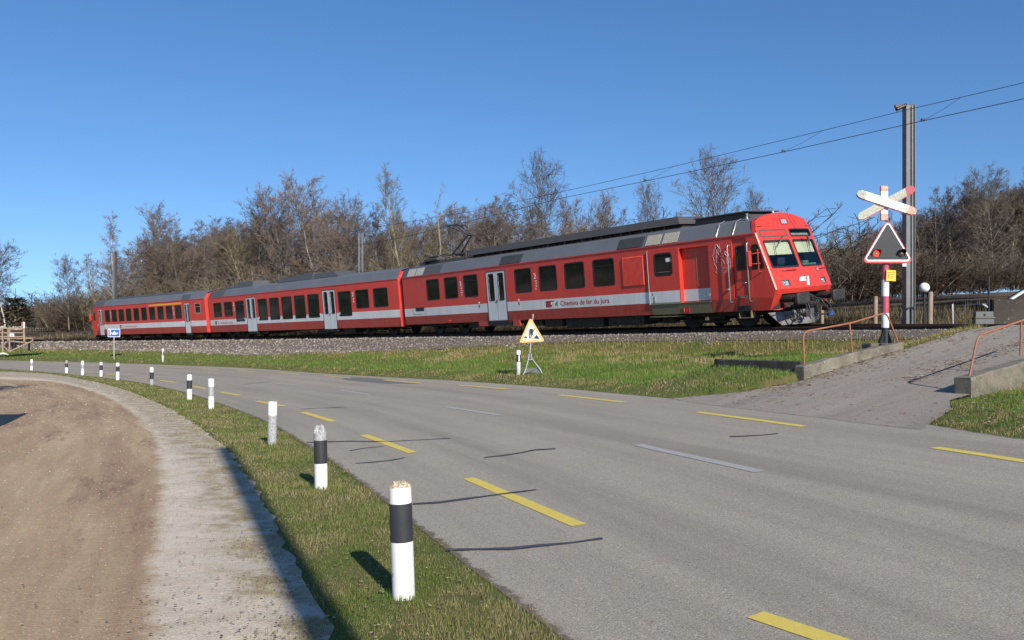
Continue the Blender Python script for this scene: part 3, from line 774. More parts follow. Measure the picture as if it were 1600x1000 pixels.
# ================================================================= TRAIN
HW = 1.62; CO = -.20           # half width of a body, lateral shift of its centre line
def coach_frame(s0, pa=3.3, pb=21.3):
    A = track_pt(s0+pa); B = track_pt(s0+pb)
    u = (B-A).normalized(); n = Vector((-u.y, u.x, 0)).normalized()
    if n.x*A.x+n.y*A.y > 0: n = -n
    up = u.cross(n); 
    if up.z < 0: up = -up
    al = TC['al']; w = n*cos(al)-up*sin(al); h = up*cos(al)+n*sin(al)
    O = A-u*pa + w*CO
    return Matrix(((u.x, w.x, h.x, O.x), (u.y, w.y, h.y, O.y), (u.z, w.z, h.z, O.z), (0, 0, 0, 1)))
def wall_grid(mb, u0, u1, h0, h1, holes, side, matfn, y=HW, lowin=.035):
    """flat side wall with rectangular openings; below h=1.0 it leans inwards"""
    us = sorted({u0, u1} | {v for o in holes for v in o[:2] if u0 < v < u1}); hs = sorted({h0, h1, 1.04, 1.46} | {v for o in holes for v in o[2:4] if h0 < v < h1})
    us2 = [us[0]]
    for v in us[1:]:
        if v-us2[-1] > 1e-6: us2.append(v)
    hs = [h for h in hs if h0 <= h <= h1]
    Y = lambda h: side*(y - max(0, (1.04-h))*lowin/.46*1.8)
    for i in range(len(us2)-1):
        for j in range(len(hs)-1):
            a, b, c, d = us2[i], us2[i+1], hs[j], hs[j+1]
            mu, mh = (a+b)/2, (c+d)/2
            if any(o[0] < mu < o[1] and o[2] < mh < o[3] for o in holes): continue
            mb.add([(a, Y(c), c), (b, Y(c), c), (b, Y(d), d), (a, Y(d), d)], [(0, 1, 2, 3)], matfn(mu, mh))
    dep = .05
    for o in holes:
        a, b, c, d = o[:4]; 
        mb.add([(a, Y(c), c), (b, Y(c), c), (b, Y(d), d), (a, Y(d), d), (a, Y(c)-side*dep, c), (b, Y(c)-side*dep, c), (b, Y(d)-side*dep, d), (a, Y(d)-side*dep, d)],
               [(0, 1, 5, 4), (1, 2, 6, 5), (2, 3, 7, 6), (3, 0, 4, 7)], 0)
def rrect(a, b, c, d, r, n=4):
    pts = []
    for cx, cy, a0 in ((b-r, d-r, 0), (a+r, d-r, pi/2), (a+r, c+r, pi), (b-r, c+r, 1.5*pi)):
        for i in range(n+1):
            t = a0+pi/2*i/n; pts.append((cx+r*cos(t), cy+r*sin(t)))
    return pts
def ring(mb, outer, inner, y0, y1, side, mi=0):
    """frame ring between two same-count outlines on the plane y"""
    n = len(outer)
    V = [(x, y1, z) for x, z in outer]+[(x, y1, z) for x, z in inner]+[(x, y0, z) for x, z in inner]+[(x, y0, z) for x, z in outer]
    Fc = []
    for i in range(n):
        j = (i+1) % n
        Fc += [(i, j, n+j, n+i), (n+i, n+j, 2*n+j, 2*n+i), (i, j, 3*n+j, 3*n+i)]
    mb.add(V, Fc, mi)
def add_window(par, a, b, c, d, side, y=HW, slider=False, r=.09, name='window', mats=None, lab=None, silverframe=False):
    fm, pm = mats or (M['black'], M['win'])
    if silverframe: fm = M['chrome']
    mb = MB(); o = .035
    ring(mb, rrect(a-o, b+o, c-o, d+o, r+.02), rrect(a+.02, b-.02, c+.02, d-.02, r), side*(y-.03), side*(y+.006), side)
    if slider: mb.box(a+.02, b-.02, side*(y-.02)-.012, side*(y-.02)+.012, d-.27, d-.235)
    f = mb.build(name, fm, par)
    if lab: tag(f, lab)
    p = MB(); pts = rrect(a+.005, b-.005, c+.005, d-.005, r*.8)
    p.prism(pts, side*(y-.032), side*(y-.022))
    p.build('pane', pm, f)
    return f
def add_door(par, a, b, c, d, side, y=HW, wb=None, wt=None):
    """pair of leaves, each with a tall window"""
    mid = (a+b)/2; wb = wb or c+.95; wt = wt or d-.12
    for k, (p, q) in enumerate(((a+.015, mid-.008), (mid+.008, b-.015))):
        mb = MB(); cw = (p+q)/2; ww = (q-p)*.27
        out = [(p, c), (q, c), (q, d), (p, d)]
        inn = rrect(cw-ww, cw+ww, wb, wt, .06)
        n = len(inn); yo = side*(y-.012); yi = side*(y-.05)
        # leaf face with an opening: bridge outer rectangle to the rounded outline
        V = [(x, yo, z) for x, z in inn]; cor = {0: (q, d), 1: (p, d), 2: (p, c), 3: (q, c)}
        V += [(cor[i][0], yo, cor[i][1]) for i in range(4)]
        Fc = []; m = n//4
        for i in range(4):
            for j in range(m-1): Fc.append((i*m+j, i*m+j+1, n+i))
            Fc.append((i*m+m-1, ((i+1) % 4)*m, n+(i+1) % 4, n+i))
        V += [(x, yi, z) for x, z in inn]; o2 = n+4
        for i in range(n): Fc.append((i, (i+1) % n, o2+(i+1) % n, o2+i))
        mb.add(V, Fc, 0)
        mb.box(p, q, min(yo, yi)-.0, max(yo, yi)-.0, c-.001, c+.02)
        leaf = mb.build('door', M['silver'], par)
        w = MB(); w.prism(inn, side*(y-.045), side*(y-.035)); 
        ww_ = w.build('window', M['win'], leaf)
        g = MB(); ring(g, rrect(cw-ww-.025, cw+ww+.025, wb-.025, wt+.025, .075), inn, side*(y-.03), side*(y-.004), side); g.build('seal', M['black'], leaf)
        hb = MB(); hx = mid + (-.03 if k == 0 else .03); hb.bbox(hx-.012, hx+.012, side*(y)-.012, side*(y)+.012, c+.85, c+.97, .004); hb.build('handle', M['buffer'], leaf)
    s_ = MB(); s_.box(a-.02, a+.015, side*(y-.04)-.01, side*(y+.004), c, d+.03); s_.box(b-.015, b+.02, side*(y-.04)-.01, side*(y+.004), c, d+.03)
    s_.box(mid-.008, mid+.008, side*(y-.045)-.004, side*(y-.03)+.004, c, d); s_.box(a-.02, b+.02, side*(y-.04)-.01, side*(y+.004), d, d+.03)
    s_.build('door_seal', M['black'], par)
def bogie(par, uc, wb=2.4, side_detail=True):
    mb = MB()
    mb.bbox(uc-wb/2-.55, uc+wb/2+.55, .86, 1.04, .42, .62, .03); mb.bbox(uc-wb/2-.55, uc+wb/2+.55, -1.04, -.86, .42, .62, .03)
    mb.bbox(uc-.35, uc+.35, -1.0, 1.0, .3, .66, .03)
    for sg in (1, -1):
        for sx in (-1, 1):
            mb.bbox(uc+sx*wb/2-.17, uc+sx*wb/2+.17, sg*.98-.12, sg*.98+.12, .28, .62, .04)
            mb.tube([(uc+sx*wb/2-sx*.45, sg*1.0, .6), (uc+sx*wb/2-sx*.45, sg*1.0, .88)], .09, 8)
        mb.tube([(uc-.25, sg*1.0, .5), (uc-.25, sg*1.0, .95)], .12, 10); mb.tube([(uc+.25, sg*1.0, .5), (uc+.25, sg*1.0, .95)], .12, 10)
        mb.bbox(uc-.7, uc+.7, sg*1.05-.02, sg*1.05+.02, .2, .27, .01)
    b = mb.build('bogie', M['under'], par)
    for sx in (-1, 1):
        w = MB()
        for sg in (1, -1):
            R_ = Matrix.Translation((uc+sx*wb/2, sg*.76, .46)) @ Matrix.Rotation(pi/2, 4, 'X')
            w.lathe([(.02, .07), (.36, .06), (.43, .065), (.46, .06), (.46, -.04), (.49, -.05), (.49, -.075), (.40, -.075), (.36, -.05), (.02, -.05)], 28, M=R_)
        w.tube([(uc+sx*wb/2, -.8, .46), (uc+sx*wb/2, .8, .46)], .09, 8)
        w.build('wheelset', M['wheel'], b)
def text_mesh(s, size, mat, par, place, name='lettering', sx=1.0, depth=.002, bold=False, align='LEFT'):
    cu = bpy.data.curves.new('text', 'FONT'); cu.body = s; cu.size = size; cu.extrude = depth; cu.align_x = align; cu.resolution_u = 3
    if bold: cu.offset = size*.018
    o = bpy.data.objects.new('text', cu); COL.objects.link(o)
    dg = bpy.context.evaluated_depsgraph_get(); me = bpy.data.meshes.new_from_object(o.evaluated_get(dg))
    bpy.data.objects.remove(o); bpy.data.curves.remove(cu)
    me.transform(Matrix.Diagonal((sx, 1, 1, 1))); me.materials.clear(); me.materials.append(mat); me.name = name
    q = bpy.data.objects.new(name, me); lnk(q, par); q.matrix_local = place
    return q
# text on the near side: x of text runs towards -u (left end is the far end), y up = h, z out = +y
def side_place(u, h, y=HW, up90=False, roll=0): 
    Mx = Matrix(((-1, 0, 0, u), (0, 0, 1, y+.004), (0, 1, 0, h), (0, 0, 0, 1)))
    return Mx @ Matrix.Rotation(roll, 4, 'Z')
def emblem(par, u, h, sc=1.0, y=HW):
    """red box, white pennant shape and small green chevrons beside the lettering"""
    mb = MB(); mb.prism([(u, h-.02), (u-.36*sc, h-.02), (u-.58*sc, h+.255*sc), (u, h+.255*sc)], y+.001, y+.004); e = mb.build('emblem', M['textred'], par)
    w = MB(); w.prism([(u-.30*sc, h+.10*sc), (u-.38*sc, h+.20*sc), (u-.68*sc, h+.20*sc), (u-.62*sc, h+.135*sc), (u-.46*sc, h+.135*sc), (u-.42*sc, h+.08*sc)], y+.004, y+.007)
    w.prism([(u-.52*sc, h+.10*sc), (u-.57*sc, h+.10*sc), (u-.52*sc, h-.01), (u-.47*sc, h-.01)], y+.004, y+.007)
    w.build('pennant', M['textwhite'], e)
    k = MB(); k.prism([(u-.64*sc, h+.16*sc), (u-.70*sc, h+.13*sc), (u-.62*sc, h+.0)], y+.004, y+.007); k.prism([(u-.72*sc, h+.2*sc), (u-.80*sc, h+.23*sc), (u-.78*sc, h+.0), (u-.70*sc, h+.05*sc)], y+.004, y+.007)
    k.build('green_mark', M['textgreen'], e)
SEC = [(HW, 3.17), (1.37, 3.60), (1.05, 3.69), (.6, 3.78), (0, 3.83), (-.6, 3.78), (-1.05, 3.69), (-1.37, 3.60), (-HW, 3.17)]
def roof_loft(mb, us, sec=SEC, mi=0, ufn=None):
    k = len(sec)
    V = []
    for u in us:
        for (c, h) in sec: V.append((u if ufn is None else ufn(u, c, h), c, h))
    mb.add(V, [(i*k+j, i*k+j+1, (i+1)*k+j+1, (i+1)*k+j) for i in range(len(us)-1) for j in range(k-1)], mi)
def panel_on_slope(mb, a, b, d=.004, side=1, lo=.04, hi=.96, mi=0):
    """raised panel on the sloping roof edge"""
    p0 = Vector((0, HW*side, 3.17)); p1 = Vector((0, 1.37*side, 3.60)); n = Vector((0, .43*side, .25)).normalized()*d
    q0 = p0.lerp(p1, lo)+n; q1 = p0.lerp(p1, hi)+n
    V = [(a, q0.y, q0.z), (b, q0.y, q0.z), (b, q1.y, q1.z), (a, q1.y, q1.z)]
    V += [(x, y-n.y*1.2, z-n.z*1.2) for x, y, z in V]
    mb.add(V, [(0, 1, 2, 3), (0, 1, 5, 4), (1, 2, 6, 5), (2, 3, 7, 6), (3, 0, 4, 7)], mi)
def grille_on_slope(par, a, b, n=9, mat='roofdark', vertical=False, name='roof_grille'):
    mb = MB(); panel_on_slope(mb, a, b, .003, mi=0)
    if not vertical:
        for i in range(n):
            lo = .06+.88*i/n; panel_on_slope(mb, a+.04, b-.04, .03, 1, lo, lo+.055, 1)
    else:
        for i in range(n):
            x = a+(b-a)*(i+.3)/n; panel_on_slope(mb, x, x+(b-a)/n*.5, .018, 1, .06, .94, 1)
    mb.build(name, [M['black'], M[mat]], par)

def face_u(c, h):
    """slanted, slightly bowed cab front"""
    return .46+.356*(h-1.26)-.12*(1-min(1, abs(c)/HW)**2)
def top_h(c): 
    c = abs(c); P = [(0, 3.86), (.6, 3.81), (1.0, 3.73), (1.39, 3.63), (1.50, 3.45), (HW, 3.17)]
    for (a, ha), (b, hb) in zip(P[:-1], P[1:]):
        if a <= c <= b: return ha+(hb-ha)*(c-a)/(b-a)
    return 3.17

def build_railcar():
    Fm = coach_frame(0)
    T = thing('railcar', 'nearest railcar of the red train, with slanted cab front, horse emblem and raised pantograph', 'train', (0, 0, 0), group='coaches of the red train')
    T.matrix_world = Fm
    UE = 24.3
    # ---- body
    mb = MB()
    wins = [(20.55, 21.72), (18.86, 20.0), (17.13, 18.27), (13.02, 14.16), (11.3, 12.42), (9.56, 10.73), (7.82, 8.99)]
    win_h = (1.86, 2.88)
    holes = [(a, b, *win_h) for a, b in wins]+[(14.9, 16.41, .63, 2.93), (3.13, 4.46, 1.0, 2.94), (1.52, 2.13, 1.06, 3.04)]
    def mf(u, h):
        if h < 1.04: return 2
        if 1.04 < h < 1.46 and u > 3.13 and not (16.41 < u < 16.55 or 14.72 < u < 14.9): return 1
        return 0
    holes_n = holes
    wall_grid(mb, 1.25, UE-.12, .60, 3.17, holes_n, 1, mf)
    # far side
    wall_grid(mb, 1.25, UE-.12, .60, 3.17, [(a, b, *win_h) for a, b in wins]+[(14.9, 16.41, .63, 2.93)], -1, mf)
    # slanted front part of each side
    for sg in (1, -1):
        y = HW*sg; yl = (HW-.06)*sg
        V = [(1.25, y, 3.17), (1.25, y, 1.04), (1.25, yl, .60), (.78, yl, .60), (.58, y, 1.0), (face_u(HW, 1.26)+.02, y, 1.26), (face_u(HW, 3.17)+.02, y, 3.17)]
        mb.add(V, [(0, 1, 5, 6), (1, 2, 3, 4), (1, 4, 5)], 0)
        # chamfered white-lit corner strip
        c1 = (HW-.045)*sg
        V = [(face_u(HW, 3.17)+.02, y, 3.17), (face_u(HW, 1.26)+.02, y, 1.26), (face_u(c1, 1.26), c1, 1.26), (face_u(c1, 3.17), c1, 3.17)]
        mb.add(V, [(0, 1, 2, 3)], 0)
        # lower front pillar under the lip
        ci = 1.28*sg
        V = [(face_u(HW, 1.26)+.02, y, 1.26), (face_u(c1, 1.26), c1, 1.26), (face_u(ci, 1.26), ci, 1.26), (.80, ci, .60), (.78, yl, .60), (face_u(ci, 1.26)+.06, ci, 1.10), (.95, ci, .60), (.95, ci, 1.1)]
        mb.add(V, [(0, 1, 2, 5, 3, 4), (3, 5, 7, 6)], 0)
    # rear end: chamfer and end wall
    for sg in (1, -1):
        mb.add([(UE-.12, HW*sg, .60), (UE-.12, HW*sg, 3.17), (UE, (HW-.14)*sg, 3.17), (UE, (HW-.14)*sg, .60)], [(0, 1, 2, 3)], 0)
    mb.add([(UE, HW-.14, .6), (UE, -HW+.14, .6), (UE, -HW+.14, 3.17)]+[(UE, c*.91, h) for c, h in SEC[::-1][1:-1]]+[(UE, HW-.14, 3.17)], [tuple(range(11))[::-1]], 0)
    # floor
    mb.add([(.8, HW-.1, .62), (UE, HW-.1, .62), (UE, -HW+.1, .62), (.8, -HW+.1, .62)], [(0, 1, 2, 3)], 3)
    # gutter lip
    for sg in (1, -1): mb.box(1.17, UE-.12, min(sg*HW, sg*(HW+.03)), max(sg*HW, sg*(HW+.03)), 3.135, 3.175, 0)
    # ---- cab front with real openings
    cs = sorted({-HW+.045, -1.42, -1.27, -.92, -.19, -.10, .10, .19, .87, 1.25, 1.42, HW-.045, 0, .5, -.5, -1.0, 1.0})
    hs = [1.26, 1.34, 1.55, 1.98, 2.87, 3.02, 3.26, 3.43]
    hol = [(.10, 1.42, 1.98, 2.87), (-1.42, -.10, 1.98, 2.87), (-1.42, -.10, 3.02, 3.26), (.87, 1.25, 1.34, 1.55), (-1.27, -.92, 1.34, 1.55)]
    for i in range(len(cs)-1):
        for j in range(len(hs)-1):
            a, b, c, d = cs[i], cs[i+1], hs[j], hs[j+1]; mu, mh = (a+b)/2, (c+d)/2
            if any(o[0] < mu < o[1] and o[2] < mh < o[3] for o in hol): continue
            q = [(a, c), (b, c), (b, min(d, top_h(b))), (a, min(d, top_h(a)))]
            mb.add([(face_u(y, h), y, h) for y, h in q], [(0, 1, 2, 3)], 0)
    for i in range(len(cs)-1):
        a, b = cs[i], cs[i+1]
        if top_h(a) > 3.43 and top_h(b) > 3.43:
            for k in range(3):
                f0, f1 = k/3, (k+1)/3
                if -.19 < (a+b)/2 < .19 and k < 2:
                    pass
                A0, A1 = 3.43+(top_h(a)-3.43)*f0, 3.43+(top_h(a)-3.43)*f1; B0, B1 = 3.43+(top_h(b)-3.43)*f0, 3.43+(top_h(b)-3.43)*f1
                mb.add([(face_u(a, A0), a, A0), (face_u(b, B0), b, B0), (face_u(b, B1), b, B1), (face_u(a, A1), a, A1)], [(0, 1, 2, 3)], 0)
    # corner triangles near the shoulders
    for sg in (1, -1):
        c1 = (HW-.045)*sg
        mb.add([(face_u(1.42, 3.43), 1.42*sg, 3.43), (face_u(c1, 3.25), c1, top_h(c1)), (face_u(1.42, 3.59), 1.42*sg, top_h(1.42))], [(0, 1, 2)], 0)
    # opening reveals
    for a, b, c, d in hol:
        V = []
        for q in ((a, c), (b, c), (b, d), (a, d)): V.append((face_u(*q), q[0], q[1]))
        V += [(x+.07, y, z) for x, y, z in V[:4]]
        mb.add(V, [(0, 1, 5, 4), (1, 2, 6, 5), (2, 3, 7, 6), (3, 0, 4, 7)], 0)
    # lip and its underside across the front
    cc = [x for x in cs]
    for a, b in zip(cc[:-1], cc[1:]):
        mb.add([(face_u(a, 1.26), a, 1.26), (face_u(b, 1.26), b, 1.26), (face_u(b, 1.26)+.06, b, 1.10), (face_u(a, 1.26)+.06, a, 1.10), (1.1, a, 1.10), (1.1, b, 1.10)], [(0, 1, 2, 3), (3, 2, 5, 4)], 0)
    # red dome behind the front edge
    cs3 = [-HW, -1.5, -1.39, -1.0, -.6, 0, .6, 1.0, 1.39, 1.5, HW]
    for a, b in zip(cs3[:-1], cs3[1:]):
        mb.add([(face_u(a, top_h(a)), a, top_h(a)), (face_u(b, top_h(b)), b, top_h(b)), (face_u(b, top_h(b))+.14, b, top_h(b)+.004), (face_u(a, top_h(a))+.14, a, top_h(a)+.004)], [(0, 1, 2, 3)], 0)
    body = mb.build('body', [M['red'], M['white'], M['red_low'], M['under']], T)
    # ---- roof
    mb = MB(); roof_loft(mb, [0, 2.5, 6.2], ufn=lambda u, c, h: max(u, face_u(c, h)+.12) if u == 0 else u)
    roof_loft(mb, [6.2, 12, 20.4]); roof_loft(mb, [20.4, UE], mi=1)
    roof = mb.build('roof', [M['roofgrey'], M['roofdark']], T)
    for a, b in ((22.1, 22.85), (22.95, 23.7)):
        p = MB(); panel_on_slope(p, a, b, .01); p.build('roof_panel', M['cream'], roof)
    grille_on_slope(roof, 13.7, 15.3, 10); grille_on_slope(roof, 6.25, 7.6, 10)
    grille_on_slope(roof, 5.35, 6.1, 12, 'cream', True); grille_on_slope(roof, 4.5, 5.25, 12, 'cream', True)
    for u in (2.75, 2.05):
        p = MB(); p.tube([(u, HW+.01, 3.19), (u, 1.38, 3.64), (u, 1.1, 3.73)], .018, 6); p.build('roof_handrail', M['chrome'], roof)
    # thin line of hooks and cable along the roof edge
    p = MB(); p.tube([(u, 1.30, 3.71) for u in np.arange(4.6, 20.5, .8)], .012, 5)
    for u in np.arange(4.7, 20.4, .42): p.tube([(u, 1.30, 3.60), (u, 1.30, 3.73)], .010, 4)
    p.build('roof_edge_rail', M['roofbrown'], roof)
    # long equipment covers
    def cover(a, b, y0, y1, h0, h1, sl=.14, nm='roof_equipment', mat='roofbrown', cut=(0, 0), seams=()):
        q = MB(); s1 = y1-sl
        V = [(a-cut[0]*0, y1, h0), (b, y1, h0), (b-cut[1], s1, h1), (a+cut[0], s1, h1), (a, y0, h0), (b, y0, h0), (b-cut[1], y0+sl, h1), (a+cut[0], y0+sl, h1)]
        q.add(V, [(0, 1, 2, 3), (3, 2, 6, 7), (4, 5, 6, 7), (0, 3, 7, 4), (1, 2, 6, 5), (0, 1, 5, 4)])
        for sx in seams: q.box(sx-.02, sx+.02, y0+sl, s1+.0, h1-.01, h1+.012); q.add([(sx-.02, y1+.008, h0), (sx+.02, y1+.008, h0), (sx+.02, s1+.008, h1+.006), (sx-.02, s1+.008, h1+.006)], [(0, 1, 2, 3)])
        return q.build(nm, M[mat], roof)
    cover(5.0, 18.9, -.85, .85, 3.90, 4.19, .12, cut=(.18, .25), seams=(6.6, 9.4, 12.1, 15.2, 17.1))
    p = MB()
    for u in np.arange(5.4, 18.8, 1.15):
        p.box(u-.05, u+.05, -.7, .7, 3.70, 3.91)
        p.tube([(u+.4, .78, 3.68), (u+.4, .78, 3.92)], .045, 8)
    p.box(5.1, 18.8, -.6, .6, 3.76, 3.88); p.build('equipment_support', M['under'], roof)
    cover(1.85, 4.35, -.8, .8, 3.70, 3.97, .06, mat='roofbrown', cut=(.25, .02))
    q = MB(); q.box(1.9, 4.3, -.9, .9, 3.965, 4.0); q.build('roof_equipment', M['roofbrown'], roof)
    # rear roof gear: insulators, resistor frames
    p = MB(); p.bbox(19.6, 23.0, -.5, .55, 3.78, 3.93, .02); p.build('roof_equipment', M['roofdark'], roof)
    p = MB(); p.bbox(21.9, 23.2, .2, .75, 3.93, 4.08, .03); p.tube([(22.0, .5, 4.16), (23.0, .5, 4.16)], .06, 8); p.tube([(21.6, .1, 4.1), (21.6, .1, 4.24), (22.6, .1, 4.22), (23.2, .1, 4.1)], .03, 6); p.bbox(23.2, 23.7, .3, .7, 3.75, 3.95, .03); p.build('roof_equipment', M['roofbrown'], roof)
    for u in (19.5, 20.6, 21.3, 23.9):
        for y in (.5, -.5):
            p = MB(); p.lathe([(.045, 3.78)]+[(r_, 3.80+.028*i) for i, r_ in enumerate([.075, .05]*5)]+[(.04, 4.09)], 10, M=Matrix.Translation((u, y, 0))); p.build('insulator', M['insul'], roof)
    # ---- pantograph (single arm)
    P = MB()
    P.box(19.2, 21.4, .42, .48, 4.08, 4.13); P.box(19.2, 21.4, -.48, -.42, 4.08, 4.13); P.box(19.2, 19.27, -.45, .45, 4.08, 4.13); P.box(21.3, 21.37, -.45, .45, 4.08, 4.13)
    P.tube([(21.1, .28, 4.15), (19.72, .10, 5.02)], .045, 8); P.tube([(21.1, -.28, 4.15), (19.72, -.10, 5.02)], .045, 8); P.tube([(20.62, 0, 4.14), (19.62, 0, 4.95)], .03, 8)
    P.tube([(21.1, -.4, 4.15), (21.1, .4, 4.15)], .05, 8); P.tube([(19.7, -.2, 5.03), (19.7, .2, 5.03)], .06, 8)
    P.tube([(19.72, .12, 5.03), (21.1, .36, 5.64)], .022, 6); P.tube([(19.72, -.12, 5.03), (21.1, -.36, 5.64)], .022, 6); P.tube([(19.8, 0, 4.98), (20.85, 0, 5.56)], .012, 5)
    P.tube([(19.4, -.1, 4.18), (19.9, .1, 4.2)], .05, 8)
    pan = P.build('pantograph', M['buffer'], roof)
    P = MB()
    for du in (-.18, .18):
        P.tube([(21.1+du, -.72, 5.50), (21.1+du, -.62, 5.62), (21.1+du, -.45, 5.68), (21.1+du, .45, 5.68), (21.1+du, .62, 5.62), (21.1+du, .72, 5.50)], .022, 6)
    P.tube([(20.92, .4, 5.64), (21.28, .4, 5.64)], .02, 6); P.tube([(20.92, -.4, 5.64), (21.28, -.4, 5.64)], .02, 6)
    P.build('contact_head', M['black'], pan)
    # small horn/aerials on the cab roof
    for u, y, h, hh in ((1.55, .0, 3.85, .19), (1.75, 1.18, 3.68, .20)):
        p = MB(); p.lathe([(.04, h-.03), (.05, h), (.035, h+.05), (.03, h+hh*.6), (.045, h+hh)], 10, M=Matrix.Translation((u, y, 0))); p.build('horn', M['chrome'], roof)
    # ---- windows, doors
    for sg in (1, -1):
        for k, (a, b) in enumerate(wins): add_window(T, a, b, *win_h, sg, slider=k in (2, 6))
        add_door(T, 14.9, 16.41, .63, 2.93, sg)
    # ---- sliding loading door pushed open, and the bay behind it
    p = MB(); wy = HW+.045
    wall_grid(p, 4.49, 5.97, .98, 2.98, [(4.80, 5.62, 2.05, 2.83)], 1, lambda u, h: 2 if h < 1.12 else (1 if 1.04 < h < 1.46 else 0), y=wy, lowin=0)
    p.box(4.47, 4.49, HW+.0, wy, .98, 2.98, 0); p.box(5.97, 5.985, HW, wy+.01, .98, 2.99, 1); p.box(4.47, 5.97, HW, wy, 2.975, 2.985, 0)
    sd_ = p.build('sliding_door', [M['red'], M['white'], M['greendust']], T); tag(sd_, 'sliding loading door pushed back, green dusty strip along its bottom')
    add_window(sd_, 4.80, 5.62, 2.05, 2.83, 1, y=wy, r=.12)
    p = MB(); p.box(4.83, 5.59, wy-.018, wy-.012, 2.15, 2.175); p.build('window_bar', M['plough'], sd_); p = MB(); p.box(4.84, 5.08, wy-.018, wy-.012, 2.52, 2.66); p.build('notice', M['textwhite'], sd_)
    p = MB(); p.bbox(5.68, 5.74, wy-.01, wy+.02, 1.06, 1.30, .006); p.bbox(5.76, 5.80, wy-.01, wy+.015, 1.34, 1.44, .006); p.build('handle', M['chrome'], sd_)
    p = MB(); p.box(4.455, 4.475, HW-.14, HW+.045, .98, 2.98); p.build('door_edge', M['red'], sd_)
    dp = .14
    p = MB(); wall_grid(p, 3.08, 4.52, 1.0, 2.98, [], 1, lambda u, h: 1 if 1.04 < h < 1.46 else 0, y=HW-dp, lowin=0)
    p.add([(3.13, HW, 1.0), (3.13, HW-dp, 1.0), (3.13, HW-dp, 2.94), (3.13, HW, 2.94)], [(0, 1, 2, 3)]); p.add([(3.13, HW, 2.94), (3.13, HW-dp, 2.94), (4.47, HW-dp, 2.94), (4.47, HW, 2.94)], [(0, 1, 2, 3)])
    bay = p.build('loading_bay', [M['red'], M['white']], T)
    p = MB(); p.box(3.78, 3.785, HW-dp, HW-dp+.012, 1.55, 2.75); p.build('weather_strip', M['chrome'], bay)
    p = MB(); p.bbox(3.14, 3.24, HW-.1, HW+.01, 1.16, 1.28, .01); p.build('latch', M['chrome'], bay)
    p = MB(); p.box(3.13, 5.95, HW-dp, HW+.035, .985, 1.005); Y2 = HW+.012
    p.add([(3.13, HW+.02, .985), (5.95, HW+.02, .985), (5.95, HW-.05, .59), (3.13, HW-.05, .59)], [(0, 1, 2, 3)])
    ks = p.build('door_sill', M['khaki'], T); tag(ks, 'khaki coloured dusty sill under the loading bay')
    p = MB(); p.box(4.14, 4.42, HW-.03, HW+.005, .60, .83); hb = p.build('hook_box', M['textred'], T)
    p = MB(); p.tube([(4.36, HW+.02, .78), (4.34, HW+.04, .66), (4.26, HW+.04, .63), (4.20, HW+.03, .74)], .015, 6); p.build('hook', M['red'], hb)
    p = MB(); p.box(4.5, 6.1, HW-.25, HW-.03, .50, .53); p.box(5.5, 5.54, HW-.2, HW-.16, .5, .62); p.box(4.9, 4.94, HW-.2, HW-.16, .5, .62); p.build('footboard', M['khaki'], T)
    # ---- louvre panel
    p = MB(); p.box(6.18, 7.33, HW+.001, HW+.01, 1.73, 2.88)
    for k in range(19):
        u = 6.22+k*.058; p.add([(u, HW+.01, 1.76), (u+.045, HW+.01, 1.76), (u+.02, HW+.045, 1.76), (u, HW+.01, 2.85), (u+.045, HW+.01, 2.85), (u+.02, HW+.045, 2.85)], [(0, 2, 5, 3), (2, 1, 4, 5), (0, 1, 2), (3, 4, 5)])
    p.build('louvre_panel', M['red'], T)
    # ---- cab door
    p = MB(); wall_grid(p, 1.53, 2.12, 1.07, 3.03, [(1.64, 2.0, 1.99, 2.80)], 1, lambda u, h: 0, y=HW-.05, lowin=0)
    cdr = p.build('cab_door', M['red'], T)
    add_window(cdr, 1.66, 1.98, 2.01, 2.78, 1, y=HW-.045, r=.07)
    p = MB(); p.box(1.56, 2.02, HW-.05, HW-.02, .995+.02, 1.13); p.build('vent', M['plough'], cdr)
    p = MB(); p.tube([(1.62, HW-.05, 1.55), (1.62, HW+.03, 1.55), (1.74, HW+.03, 1.55)], .015, 6); p.build('handle', M['chrome'], cdr)
    for u in (2.23, 1.44):
        p = MB(); p.tube([(u, HW-.01, 2.86), (u, HW+.08, 2.86), (u, HW+.10, 2.80), (u, HW+.10, .98), (u, HW+.07, .92), (u, HW-.01, .92)], .02, 8); p.build('grab_rail', M['chrome'], T)
    p = MB(); p.lathe([(.05, 0), (.05, .06), (.02, .07)], 10, M=Matrix.Translation((2.33, HW, 1.36)) @ Matrix.Rotation(-pi/2, 4, 'X')); p.build('socket', M['chrome'], T)
    # step under the cab door
    p = MB(); p.box(1.50, 2.02, HW-.02, HW+.0, .60, .78); p.build('step_recess', M['black'], T)
    p = MB(); p.box(1.50, 1.53, HW-.25, HW-.02, .36, .62); p.box(1.98, 2.01, HW-.25, HW-.02, .36, .62); p.box(1.50, 2.01, HW-.28, HW+.0, .36, .385); p.box(1.50, 2.01, HW-.28, HW+.0, .60, .615); p.build('step', M['khaki'], T)
    # cab side window and mirror
    p = MB(); a = [(1.34, 1.97), (1.34, 2.74), (1.28, 2.80), (1.12, 2.80), (1.05, 2.74), (.86, 2.06), (.90, 1.97)]
    p.prism(a, HW+.001, HW+.008); csw = p.build('window', M['black'], T)
    p = MB(); b = [(1.31, 2.0), (1.31, 2.73), (1.27, 2.77), (1.13, 2.77), (1.07, 2.72), (.90, 2.06), (.92, 2.0)]; p.prism(b, HW+.008, HW+.011); p.build('pane', M['win'], csw)
    p = MB(); p.bbox(1.24, 1.38, HW+.10, HW+.24, 2.05, 2.60, .04); mir = p.build('wing_mirror', M['red'], T)
